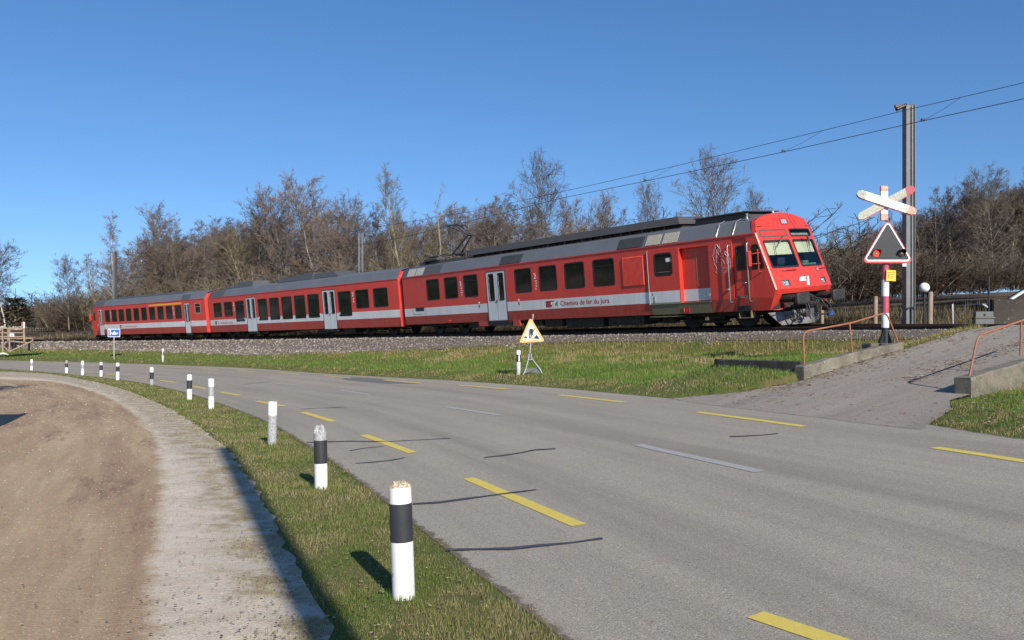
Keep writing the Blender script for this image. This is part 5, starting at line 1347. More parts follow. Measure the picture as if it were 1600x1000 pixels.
class Tree:
    def __init__(s, seed): s.r = random.Random(seed); s.big = []; s.small = []
    def branch(s, p, d, L, r0, r1, n, wob, bendz, out):
        pts = [p.copy()]; d = d.normalized()
        for i in range(n):
            d = (d+Vector((s.r.gauss(0, wob), s.r.gauss(0, wob), s.r.gauss(0, wob*.6)+bendz))).normalized()
            p = p+d*(L/n); pts.append(p.copy())
        for i in range(n):
            ra = r0+(r1-r0)*i/n; rb = r0+(r1-r0)*(i+1)/n
            out.append((pts[i], pts[i+1], ra, rb))
        return pts
    def along(s, pts, t):
        k = t*(len(pts)-1); i = min(int(k), len(pts)-2); f = k-i
        return pts[i].lerp(pts[i+1], f), (pts[i+1]-pts[i]).normalized()
    def side_dir(s, d, ang):
        a = Vector((s.r.gauss(0, 1), s.r.gauss(0, 1), s.r.gauss(0, .5))); a = (a-d*a.dot(d)).normalized()
        return (d*cos(ang)+a*sin(ang)).normalized()
    def twigs(s, pts, n, L, r, bend, sub=2):
        for k in range(n):
            t = s.r.uniform(.12, 1); p, d = s.along(pts, t); dd = s.side_dir(d, s.r.uniform(.5, 1.1)); l = L*s.r.uniform(.5, 1.2)*(1.15-.5*t)
            q = p+dd*l*.5; e = q+(dd+Vector((0, 0, bend))+Vector((s.r.gauss(0, .2), s.r.gauss(0, .2), 0))).normalized()*l*.5
            s.small += [(p, q, r, r*.7), (q, e, r*.7, r*.25)]
            for m in range(sub):
                f = p.lerp(q, s.r.uniform(.4, 1)); dx = s.side_dir(dd, s.r.uniform(.5, 1)); s.small.append((f, f+(dx+Vector((0, 0, bend*.6)))*l*s.r.uniform(.3, .55), r*.6, r*.2))
    def grow(s, H, crown, start, nprim, nsec, ntw, tr, angle=(60, 25), wob=.05, droop=.0, twL=.5, twr=.011, lean=(0, 0), primr=.35, shape=lambda t: 1, sub=2):
        tk = s.branch(Vector((0, 0, -.3)), Vector((lean[0], lean[1], 1)), H, tr, tr*.12, 14, wob, .03, s.big)
        for k in range(nprim):
            t = start+(1-start)*((k+s.r.random())/nprim); p, d = s.along(tk, t); rt = (t-start)/(1-start)
            az = k*2.39996+s.r.uniform(-.5, .5); ang = radians(angle[0]+(angle[1]-angle[0])*rt+s.r.uniform(-8, 8))
            dd = Vector((cos(az)*sin(ang), sin(az)*sin(ang), cos(ang)))
            L = crown*shape(rt)*s.r.uniform(.65, 1.15)
            pr = s.branch(p, dd, L, max(.012, tr*(1-t*.85)*primr), .007, 5, .13, .10-droop*.25, s.big if L > crown*.6 else s.small)
            s.twigs(pr, max(2, int(ntw*.6)), twL, twr, -droop, sub)
            for j in range(max(1, int(nsec*L/crown+.5))):
                t2 = s.r.uniform(.15, .98); p2, d2 = s.along(pr, t2); L2 = L*(1.05-t2*.7)*s.r.uniform(.35, .6)
                sc_ = s.branch(p2, s.side_dir(d2, s.r.uniform(.5, .95)), L2, twr*1.7, twr*.8, 3, .16, .10-droop*.4, s.small)
                s.twigs(sc_, ntw, twL, twr, -droop, sub)
        s.twigs(tk[-4:], ntw*2, twL*1.3, twr, 0, sub)
        return s
def seg_mesh(name, segs, mat, n=3, tip=True):
    P0 = np.array([tuple(a[0]) for a in segs]); P1 = np.array([tuple(a[1]) for a in segs]); R0_ = np.array([a[2] for a in segs]); R1_ = np.array([a[3] for a in segs])
    d = P1-P0; d /= np.linalg.norm(d, axis=1, keepdims=True)+1e-9
    up = np.where(np.abs(d[:, 2:3]) > .9, np.array([[1., 0, 0]]), np.array([[0, 0, 1.]])); x = np.cross(d, up); x /= np.linalg.norm(x, axis=1, keepdims=True); y = np.cross(d, x)
    V = np.empty((len(segs), 2*n, 3))
    for k in range(n):
        a = 2*pi*k/n; o = x*cos(a)+y*sin(a); V[:, k] = P0+o*R0_[:, None]; V[:, n+k] = P1+o*R1_[:, None]
    f = np.array([(k, (k+1) % n, n+(k+1) % n, n+k) for k in range(n)]); Fc = (f[None]+2*n*np.arange(len(segs))[:, None, None]).reshape(-1, 4)
    return np_mesh(name, V.reshape(-1, 3), Fc, mat, smooth=n > 4, link=False)
def tree_proto(tr, bark_m, twig_m, nm='tree'):
    a = seg_mesh('trunk', tr.big, M[bark_m], 6); b = seg_mesh('crown', tr.small, M[twig_m], 3)
    return (a, b)
PROT = {}
sh_al = lambda t: (.34+.66*max(0, 1-t)**.7)*(.6+.4*min(1, t*4))
sh_bi = lambda t: (1-.72*t)*(.6+.4*min(1, t*4))
sh_rd = lambda t: .4+.85*sin(pi*min(1, .18+t*.66))
for i in range(3): PROT['alder%d' % i] = tree_proto(Tree(10+i).grow(14, 3.0, .20, 58, 6, 6, .15, (64, 42), .035, shape=sh_al, twL=.62, twr=.013), 'bark_alder', 'twig_alder')
for i in range(2): PROT['bushy%d' % i] = tree_proto(Tree(20+i).grow(13, 3.8, .18, 58, 7, 7, .17, (60, 36), .05, shape=sh_rd, twL=.7, twr=.013), 'bark_alder', 'twig_red' if i == 0 else 'twig_alder')
PROT['birch0'] = tree_proto(Tree(30).grow(15, 3.0, .2, 56, 7, 8, .15, (48, 28), .03, droop=.5, shape=sh_bi, twL=.8, twr=.010), 'bark_birch', 'twig_birch')
PROT['birch1'] = tree_proto(Tree(31).grow(14, 2.2, .3, 34, 5, 5, .12, (50, 25), .05, droop=.2, shape=sh_al, twL=.6, twr=.010), 'bark_birch', 'twig_birch')
PROT['willow0'] = tree_proto(Tree(40).grow(13, 3.6, .12, 44, 6, 5, .18, (42, 18), .09, shape=sh_rd, twL=.7, twr=.012), 'bark_willow', 'twig_willow')
PROT['willow1'] = tree_proto(Tree(41).grow(13, 3.2, .15, 40, 6, 5, .16, (40, 18), .10, shape=sh_rd, twL=.7, twr=.012, lean=(-.25, 0)), 'bark_willow', 'twig_willow')
PROT['fan0'] = tree_proto(Tree(50).grow(11, 4.2, .38, 40, 7, 5, .16, (50, 12), .05, shape=sh_rd, twL=.8, twr=.011), 'bark_alder', 'twig_alder')
# leafless tree with one bare crooked pale limb
t_ = Tree(60); t_.grow(9.5, 1.7, .3, 22, 4, 4, .17, (50, 30), .07, shape=lambda t: 1-.5*t, twL=.6, twr=.011)
tk_ = t_.branch(Vector((.2, 0, 6.2)), Vector((.15, 0, 1)), 3.6, .12, .08, 4, .08, .05, t_.big)
l1 = t_.branch(tk_[-1], Vector((1, 0, .7)), 2.2, .08, .05, 4, .12, -.05, t_.big); l2 = t_.branch(l1[-1], Vector((1, .1, .12)), 3.0, .05, .012, 5, .12, .03, t_.big)
l3 = t_.branch(tk_[-1], Vector((-.45, 0, 1)), 3.4, .06, .012, 5, .14, .05, t_.big)
for l_ in (l2, l3, l1): t_.twigs(l_, 26, 1.0, .011, .1, 3)
PROT['crooked0'] = tree_proto(t_, 'bark_willow', 'twig_birch')
# shrubs: many stems from the base
def shrub(seed, H=3.4, n=16, spread=.5, tm='twig_willow', bk='bark_willow'):
    s = Tree(seed)
    for k in range(n):
        az = s.r.uniform(0, 2*pi); r_ = s.r.uniform(0, .7); L = H*s.r.uniform(.55, 1.1)
        st = s.branch(Vector((cos(az)*r_, sin(az)*r_, -.2)), Vector((cos(az)*spread*s.r.random(), sin(az)*spread*s.r.random(), 1)), L, .024, .009, 6, .12, .02, s.big if k % 4 == 0 else s.small)
        for j in range(8):
            p, d = s.along(st, s.r.uniform(.04, .95)); b = s.branch(p, s.side_dir(d, s.r.uniform(.5, 1)), L*s.r.uniform(.2, .45), .012, .007, 3, .15, .05, s.small); s.twigs(b, 5, .45, .009, 0, 2)
        s.twigs(st, 8, .5, .009, 0, 2)
    return tree_proto(s, bk, tm)
PROT['shrub0'] = shrub(70); PROT['shrub1'] = shrub(71, 2.8, 20, .8, 'twig_dark', 'bark_alder'); PROT['shrub2'] = shrub(72, 3.8, 14, .35, 'twig_alder', 'bark_willow')
LOOK = dict(alder=('alder_tree', 'tree'), bushy=('alder_tree', 'tree'), birch=('birch_tree', 'tree'), willow=('willow_tree', 'tree'), fan=('bare_tree', 'tree'), crooked=('bare_tree', 'tree'), shrub=('shrub', 'shrub'))
KW = dict(alder='slender leafless alder', bushy='bushy leafless tree', birch='pale barked leafless birch', willow='yellowish leafless willow', fan='leafless tree with a wide fan of branches', crooked='leafless tree with a bare crooked limb', shrub='leafless shrub')
HN = dict(alder0=14, alder1=14, alder2=14, bushy0=13, bushy1=13, birch0=15, birch1=14, willow0=13, willow1=13, fan0=11, crooked0=12.4, shrub0=3.4, shrub1=2.8, shrub2=3.8)
for k_ in HN: HN[k_] *= 1.0 if k_.startswith('shrub') else 1.08      # twigs reach beyond the trunk top
ZG = CZ+TC['z0']-.62
def rise(n): return np.interp(-n, [0, 5, 12, 20, 36, 60, 100, 150, 400], [0, 0, .55, 1.1, 2.3, 4.2, 7.0, 10.0, 16])
def put_tree(kind, px, top, Yd, label, group, wid=1.0, zg=ZG, rz=None):
    base = kind.rstrip('0123456789'); nm, cat = LOOK[base]
    X = (px-800)/F*Yd
    if zg == ZG: zg = ZG+float(rise(track_ns(X, Yd)[0]))-.05
    ztop = CZ+(HOR-top)/F*Yd; k = (ztop-zg)/HN[kind]
    o = thing(nm, label, cat, (X, Yd, zg), random.uniform(0, 6.28) if rz is None else rz, group)
    o.scale = (k*wid, k*wid, k)
    a = bpy.data.objects.new('trunk' if cat == 'tree' else 'stems', PROT[kind][0]); lnk(a, o)
    b = bpy.data.objects.new('crown' if cat == 'tree' else 'twigs', PROT[kind][1]); lnk(b, o)
    return o
# front row: those one can single out, with where they stand relative to things in view
ROW = [('birch0', 181, 322, 93, 'tall white birch rising behind the left catenary mast, above all trees near it', 1.0),
 ('bushy1', 108, 408, 88, 'dark bushy tree standing alone left of the far end of the train', 1.0), ('willow1', 135, 442, 92, 'low straggly tree just left of the farthest coach', .9),
 ('willow0', 163, 400, 88, 'leafless tree at the foot of the tall birch, reaching left past the mast', .9),
 ('alder0', 206, 385, 92, 'low alder between the tall birch and the wood, above the farthest coach', 1.2), ('bushy0', 238, 328, 95, 'dark topped tree, first high one right of the white birch', .95), ('alder1', 268, 333, 94, 'alder behind the middle of the farthest coach', 1.0),
 ('alder2', 302, 328, 92, 'alder behind the gap where the farthest and middle coach meet', 1.0), ('alder0', 334, 331, 90, 'pale stemmed alder behind the left end of the middle coach', 1.0), ('alder1', 366, 331, 88, 'thin alder above the first windows of the middle coach', .9),
 ('bushy1', 404, 318, 84, 'bushy tree above the left doors of the middle coach', .9), ('bushy0', 441, 300, 80, 'reddish bushy tree above the small roof box of the middle coach', .95), ('alder2', 470, 292, 80, 'high alder next to the tallest reddish tree of the wood', .9),
 ('bushy0', 497, 287, 78, 'tallest reddish bushy tree of the wood, above the middle coach roof boxes', 1.1), ('bushy1', 532, 318, 78, 'bushy tree at the right edge of the high reddish group', .9),
 ('willow0', 560, 385, 72, 'low tree behind the lattice mast', .9), ('alder1', 588, 308, 66, 'slim grey tree right of the lattice mast', .9), ('alder0', 612, 318, 66, 'grey tree over the joint between middle coach and railcar', .9),
 ('willow1', 640, 268, 62, 'leaning willow with the highest crown over the rear of the railcar', .8), ('crooked0', 686, 284, 58, 'pale tree with a bare crooked limb pointing right, behind the pantograph', .8),
 ('alder2', 742, 308, 66, 'thin alder just right of the pantograph', .8), ('alder0', 775, 292, 66, 'upright alder over the silver doors of the railcar', .75), ('alder1', 800, 292, 66, 'second upright alder right of the one over the silver doors', .7), ('alder2', 822, 312, 68, 'short alder left of the wide fan shaped tree', .9),
 ('fan0', 855, 280, 66, 'wide fan shaped tree where the overhead wires meet the wood', .85), ('bushy0', 905, 318, 68, 'reddish tree right of the fan shaped one', .8), ('alder1', 880, 322, 64, 'thin alder beside the fan shaped tree', .8), ('bushy0', 950, 312, 68, 'reddish brown tree over the louvred railcar windows', .75), ('alder0', 975, 318, 70, 'grey alder above the railcar roof cover', .8), ('fan0', 1016, 308, 74, 'small rounded tree above the railcar roof', .65), ('alder2', 1060, 322, 76, 'low treetop above the front of the long roof cover', .9),
 ('fan0', 1127, 273, 66, 'round topped tree standing above the cab end of the roof', 1.05), ('fan0', 1185, 320, 66, 'small tree crown just left of the cab roof', .6), ('alder2', 1090, 335, 70, 'low tree between the two round crowns over the railcar roof', .9),
 ('willow1', 1298, 352, 52, 'bushy yellowish tree directly right of the cab front', .85), ('willow0', 1330, 358, 52, 'tangled tree behind the left arm of the crossing signal', .8), ('alder1', 1352, 338, 54, 'dark tree behind the crossing signal triangle', .8), ('alder0', 1392, 320, 54, 'tree seen between signal cross and concrete mast', .8), 
 ('alder2', 1440, 305, 54, 'tree just right of the tall mast', .8), ('alder0', 1465, 284, 54, 'upright alder behind the globe lamp', .8), ('alder1', 1488, 283, 54, 'second alder right of the globe lamp', .75), ('bushy1', 1515, 292, 54, 'dense dark tree left of the metal cabinet', .7),
 ('bushy1', 1553, 270, 52, 'highest dark tree at the right, above the grey cabinet', 1.0), ('alder2', 1585, 268, 54, 'dark tree at the right edge above the long wall', .9), ('bushy1', 1625, 262, 54, 'dark tree cut by the right edge of the view', .9)]
TG = 'leafless trees behind the railway'
def spot(px):
    """a thing in view near column px, for labels"""
    for a, b in ((60, 'the wooden platform'), (150, 'the red roof and the farthest coach'), (300, 'the farthest coach'), (420, 'the left half of the middle coach'), (560, 'the right half of the middle coach'), (640, 'the joint of railcar and middle coach'), (760, 'the pantograph'), (880, 'the railcar side windows'), (1010, 'the long railcar roof cover'), (1180, 'the railcar cab roof'), (1330, 'the cab front and buffers'), (1410, 'the crossing signal'), (1480, 'the mast and globe lamp'), (1560, 'the metal cabinet')):
        if px < a: return b
    return 'the long wall at the right edge'
for k, px, top, Yd, lab, wd in ROW: put_tree(k, px, top, Yd, lab, TG, wd)
def track_Y(px):
    best = None
    for s in np.linspace(-22, 110, 265):
        p = track_pt(s); x = 800+F*p.x/p.y
        if best is None or abs(x-px) < best[0]: best = (abs(x-px), p.y)
    return best[1]
rr = random.Random(99)
kinds = ['alder0', 'alder1', 'alder2', 'bushy1', 'birch1', 'willow0', 'birch1', 'bushy0', 'alder1']
skyline = [(-60, 420), (100, 430), (170, 395), (240, 350), (360, 345), (440, 325), (500, 305), (540, 345), (565, 380), (600, 335), (700, 325), (800, 318), (900, 330), (1000, 345), (1100, 352), (1200, 362), (1300, 372), (1380, 345), (1460, 305), (1560, 290), (1700, 285)]
def sky_top(px): return float(np.interp(px, [a for a, b in skyline], [b for a, b in skyline]))
SECOND = 'slender trees deeper in the wood behind the railway'
k = 0
for px in list(np.arange(176, 1680, 8.5))+list(np.arange(1290, 1680, 11)):
    x = px+rr.uniform(-6, 6); Yt = max(track_Y(x), 30)
    Yd = max(Yt+rr.uniform(16, 32), 56); kd = kinds[rr.randrange(len(kinds))]
    top = sky_top(x)+rr.uniform(4, 46)
    base = kd.rstrip('0123456789')
    put_tree(kd, x, top, Yd, '%s deeper in the wood behind %s' % (dict(alder='thin alder', bushy='bushy leafless tree', willow='yellowish willow', birch='pale birch')[base], spot(x)), 'deeper %s trees behind %s' % (base, spot(x)), rr.uniform(1.0, 1.4)); k += 1
for px in np.arange(186, 1690, 21):
    x = px+rr.uniform(-6, 6); Yd = max(track_Y(x)+rr.uniform(34, 44), 84); kd = ('bushy0', 'bushy1', 'alder2', 'alder0')[rr.randrange(4)]
    put_tree(kd, x, sky_top(x)+rr.uniform(12, 40), Yd, 'bare tree in the rearmost row behind %s' % spot(x), 'rearmost trees behind %s' % spot(x), rr.uniform(1.3, 1.8))
for px in np.arange(60, 1690, 15):
    x = px+rr.uniform(-7, 7); Yt = max(track_Y(x), 24)
    for lay in range(2):
        Yd = max(Yt+(5.5 if lay == 0 else 12)+rr.uniform(0, 5), 35+lay*8); kd = ['shrub0', 'shrub1', 'shrub2'][rr.randrange(3)] if x < 1290 else ['shrub1', 'shrub1', 'shrub2', 'shrub0'][rr.randrange(4)]
        hh = (rr.uniform(2.4, 3.8)+lay*1.5)*(1 if x < 1200 else .58); top = HOR-(ZG+hh-CZ)/Yd*F
        put_tree(kd, x, top, Yd, 'leafless shrub %s behind %s' % ('beside the railway' if lay == 0 else 'at the wood edge', spot(x)), '%s row thicket shrubs behind %s' % ('front' if lay == 0 else 'rear', spot(x)), rr.uniform(1.1, 1.8))
for px in np.arange(1288, 1720, 9):
    x = px+rr.uniform(-4, 4); Yd = rr.uniform(58, 74); kd = ('shrub0', 'shrub1', 'shrub2')[rr.randrange(3)]; zz = ZG+float(rise(track_ns((x-800)/F*Yd, Yd)[0]))
    put_tree(kd, x, HOR-(zz+rr.uniform(2.6, 4.4)-CZ)/Yd*F, Yd, 'leafless shrub deep in the wood behind %s' % spot(x), 'deep wood shrubs behind %s' % spot(x), rr.uniform(1.5, 2.2))
# far-off wood closing the gaps between stems
def far_wood():
    segs = []; r = random.Random(4)
    for k in range(9000):
        px = r.uniform(-120, 1750); Yd = max(track_Y(px) if 0 < px < 1600 else 90, 40)*1.0+r.uniform(42, 75)
        X = (px-800)/F*Yd; h = r.uniform(1.8, 4.6)*min(1, max(.25, (538-sky_top(px))/210)); z0_ = ZG+float(rise(track_ns(X, Yd)[0]))+r.uniform(-.3, .8); p = Vector((X, Yd, z0_)); 
        q = p+Vector((r.gauss(0, .5), r.gauss(0, .4), h*.6)); e = q+Vector((r.gauss(0, .7), r.gauss(0, .5), h*.4)); w = r.uniform(.03, .07)
        segs += [(p, q, w, w*.7), (q, e, w*.7, w*.2)]
        for j in range(5):
            a = p.lerp(e, r.uniform(.02, 1)); segs.append((a, a+Vector((r.gauss(0, .8), r.gauss(0, .6), r.uniform(.1, 1.0))), .03, .012))
    me = seg_mesh('distant_wood', segs, M['twig_alder'], 3); o = bpy.data.objects.new('distant_wood', me); lnk(o)
    tag(o, 'far off leafless wood closing the gaps behind the nearer trees', 'wood', kind='stuff')
far_wood()
# trees at the left edge
put_tree('birch1', 8, 405, 84, 'drooping tree at the left edge behind the wooden platform', TG, 1.6)
put_tree('bushy1', -14, 385, 88, 'tree cut by the left edge, behind the wooden platform', TG, 1.3)
put_tree('willow0', 75, 470, 96, 'low thicket tree between the red roof and the dark bushy tree', TG, 1.4)
for x_, t_2 in ((60, 492), (90, 470), (40, 500)): put_tree('bushy1', x_, t_2, 90+x_*.05, 'one of the low brown trees right of the wooden platform', 'low brown trees right of the platform', 2.0)
near = put_tree('fan0', -80, 385, 26, 'near tree just outside the left edge, only its twig tips reach into the sky', None, 1.15, zg=0.0, rz=1.0)
# evergreen bush
ev = MB(); rv = random.Random(8)
for k in range(900):
    a = rv.uniform(0, 2*pi); h = rv.uniform(0, 1)**.8; R_ = 2.3*(1-h*.6)*rv.uniform(.4, 1); p = Vector((cos(a)*R_, sin(a)*R_, h*2.9)); d = Vector((cos(a), sin(a), rv.uniform(-.2, .8))).normalized()*.45; sd2 = Vector((-sin(a), cos(a), 0))*.16
    ev.add([p-sd2, p+sd2, p+d], [(0, 1, 2)])
e_ = thing('evergreen_bush', 'dark green bush behind the wooden platform at the left', 'bush', tuple(P3(24, 520, 86).to_2d())+(ZG,))
ev.build('foliage', M['needle'], e_); s_ = MB(); s_.tube([(0, 0, 0), (0, 0, 4)], [.12, .03], 6); s_.build('stem', M['bark_alder'], e_)
def under_test(X, Y):
    n, s = track_ns(X, Y); return (n < -4.2) & (n > -34) & ~in_poly(X, Y, RAMP) & ~((s < -2) & (n > -9)) & (s < 125)
X, Y, r = scatter(110000, 22, 150, -.7, .7, under_test)
tz_ = lambda a, b: terrain_z(a, b)-.05
blades('undergrowth', X, Y, r, tz_, .55, .035, [(.13, .10, .065), (.18, .145, .085), (.10, .075, .05), (.24, .20, .12), (.12, .12, .05)], 'brown dead undergrowth between the track and the leafless wood', 'undergrowth', rs=45, hscale=(.3+1.3*hnoise(X, Y, 2.5, 91))*np.where(X > 12, 1.05, 1))
# ================================================================= BOLLARDS
def cyl(mb, r, z0, z1, mi=0, n=24): 
    vs = [(r*cos(2*pi*k/n), r*sin(2*pi*k/n), z) for z in (z0, z1) for k in range(n)]
    mb.add(vs, [(k, (k+1) % n, n+(k+1) % n, n+k) for k in range(n)], mi, True); return mb
BOL = [ # base px, top row, lean, bands (fraction, material), cap, label
 (631, 934, 748, (-.035, 0), [(.0, .48, 'bwhite'), (.48, .80, 'bblack'), (.80, 1, 'bwhite')], 'lichen', 'nearest white bollard with a black band and a broken lichen covered top'),
 (502, 765, 677, (-.02, 0), [(0, .47, 'bwhite'), (.47, .88, 'bblack'), (.88, 1, 'bgrey')], 'broken', 'second nearest bollard, black band over white, with a jagged grey concrete top'),
 (425, 697, 628, (.015, 0), [(0, .70, 'bgrey'), (.70, 1, 'bwhite')], 'flat', 'third nearest bollard, scuffed grey below and white on top, no black band'),
 (330, 640, 592, (0, 0), [(0, .43, 'bwhite'), (.43, .75, 'bgrey'), (.75, 1, 'bwhite')], 'flat', 'fourth bollard, white with a mottled grey band in the middle'),
 (296, 626, 585, (0, 0), [(0, .45, 'bwhite'), (.45, .78, 'bblack'), (.78, 1, 'bwhite')], 'dome', 'round topped white bollard with black band, just left of the mottled grey one'),
 (237, 603.5, 574, (0, 0), [(0, .38, 'bgrey'), (.38, .74, 'bblack'), (.74, 1, 'bwhite')], 'flat', 'bollard with black band and grey scuffed foot'),
 (184, 594, 567, (0, 0), [(0, .5, 'bwhite'), (.5, .80, 'bblack'), (.8, 1, 'bwhite')], 'flat', 'flat topped black banded bollard below the blue sign'),
 (158, 588, 565.5, (0, 0), [(0, .42, 'bwhite'), (.42, .78, 'bblack'), (.78, 1, 'bwhite')], 'dome', 'round topped black banded bollard left of the blue sign'),
 (129, 586.3, 563.5, (0, 0), [(0, .45, 'bwhite'), (.45, .70, 'bgrey'), (.7, 1, 'bwhite')], 'dome', 'round topped white bollard with a grey band, near the far bend'),
 (104, 583, 563, (0, 0), [(0, .45, 'bwhite'), (.45, .76, 'bblack'), (.76, 1, 'bgrey')], 'dome', 'black banded bollard with a grey top, second farthest of the row'),
 (49.5, 578.5, 561.5, (0, 0), [(0, .40, 'bwhite'), (.40, .68, 'bgrey'), (.68, 1, 'bwhite')], 'dome', 'farthest bollard of the row, white with a grey band, at the left')]
for i, (bx, by, ty, ln, bands, cap, lab) in enumerate(BOL):
    p = at(bx, by, base_z); H = (by-ty)/F*p.y; r = .077
    T = thing('bollard', lab, 'bollard', tuple(p), random.uniform(0, 6), 'black and white bollards along the road verge')
    T.rotation_euler = (ln[1], 0, 0) if False else (0, ln[0], 0)
    hb = H if cap in ('flat', 'broken') else H-.05
    for a, b, m in bands:
        q = MB(); ins = .0012 if m != 'bblack' else 0.0; cyl(q, r-ins, (a*H if a > 0 else -.15), min(b*H, hb)); nm = 'black_band' if m == 'bblack' else ('grey_band' if m == 'bgrey' else 'shaft')
        q.build(nm, M[m], T)
    topm = M[bands[-1][2]]; q = MB(); rv = random.Random(i+50)
    if cap == 'dome': q.lathe([(r-.001, hb), (r*.97, hb+.015), (r*.82, hb+.034), (r*.5, hb+.047), (.004, hb+.052)], 24)
    else:
        n = 24; am = dict(flat=.006, broken=.03, lichen=.016)[cap]; base = hb-.002
        rings = [(1.0, 0), (.86, .35), (.6, .8), (.3, 1.0), (.0, 1.05)]; V = []; 
        for fr, hh in rings:
            for k in range(n):
                a = 2*pi*k/n; j = rv.uniform(-1, 1)*am*(0 if fr == 1 else 1) + (am*1.2*cos(a*2+1) if cap == 'broken' and fr < 1 else 0)
                V.append((cos(a)*r*fr*.999, sin(a)*r*fr*.999, base+hh*am*1.6+j))
        q.add(V, [(m_*n+k, m_*n+(k+1) % n, (m_+1)*n+(k+1) % n, (m_+1)*n+k) for m_ in range(4) for k in range(n)], 0, cap == 'flat')
        if cap == 'lichen': topm = M['lichen']
        elif cap == 'broken': topm = M['bgrey']
    q.build('cap', topm, T)
    # grass tuft round the foot
tufts = []
for i, (bx, by, *_r) in enumerate(BOL[:6]):
    p = at(bx, by, base_z)
    for k in range(150):
        a = random.uniform(0, 6.28); rr_ = random.uniform(.075, .13); tufts.append((p.x+cos(a)*rr_, p.y+sin(a)*rr_))
tufts = np.array(tufts); blades('bollard_tufts', tufts[:, 0], tufts[:, 1], np.hypot(tufts[:, 0], tufts[:, 1]), base_z, .06, .0045, GREENS[:4], 'grass tufts growing round the feet of the bollards', 'grass')

# ================================================================= DELINEATORS
def delineator(px, by, ty, label):
    p = at(px, by, ground_z); H = (by-ty)/F*p.y; r = .072 if H > .7 else .06
    T = thing('delineator_post', label, 'road post', tuple(p), 0, 'slim white road edge posts on the railway side')
    q = MB(); q.lathe([(r, -.2), (r, H-.06), (r*.9, H-.03), (r*.6, H-.008), (.01, H)], 20); q.build('post', M['bwhite'], T)
    q = MB(); cyl(q, r+.002, H*.50, H*.78); q.build('black_band', M['bblack'], T)
    q = MB(); n = 7; vs = []
    for z in (H*.52, H*.76):
        for k in range(n): a = -pi/2+.05+.55*(k/(n-1)); vs.append(((r+.005)*cos(a), (r+.005)*sin(a), z))
    q.add(vs, [(k, k+1, n+k+1, n+k) for k in range(n-1)]); q.build('reflector', M['textwhite'], T)
delineator(810, 585.5, 545.3, 'white post with black band standing beside the roadworks warning sign')
delineator(254.5, 565.5, 544.5, 'white post with black band on the far verge, right of the blue sign')

# ================================================================= SIGNS
def plate_M(p, yaw): return Matrix.Translation(p) @ Matrix.Rotation(yaw, 4, 'Z')
M['wsign'] = simple('warning_sign_face', (.80, .79, .74), .45, var=.04); M['orange'] = simple('faded_orange_border', (.72, .42, .12), .5, var=.08)
M['galv'] = simple('galvanised_tube', (.48, .49, .49), .45, .4, var=.12, scale=9)
def rtri(cx, z0, z1, w, r=.06, n=4):
    """rounded triangle outline, apex up"""
    P = [Vector((cx-w/2, z0)), Vector((cx+w/2, z0)), Vector((cx, z1))]; out = []
    for i in range(3):
        a, b, c = P[i-1], P[i], P[(i+1) % 3]; d1 = (a-b).normalized(); d2 = (c-b).normalized(); ha = d1.angle(d2)/2; cen = b+(d1+d2).normalized()*r/sin(ha)
        s0 = b+d1*r/math.tan(ha)-cen; s1 = b+d2*r/math.tan(ha)-cen; a0 = atan2(s0.y, s0.x); a1 = atan2(s1.y, s1.x)
        while a1 < a0: a1 += 2*pi
        for k in range(n+1): t = a0+(a1-a0)*k/n; out.append((cen.x+cos(t)*r, cen.y+sin(t)*r))
    return out
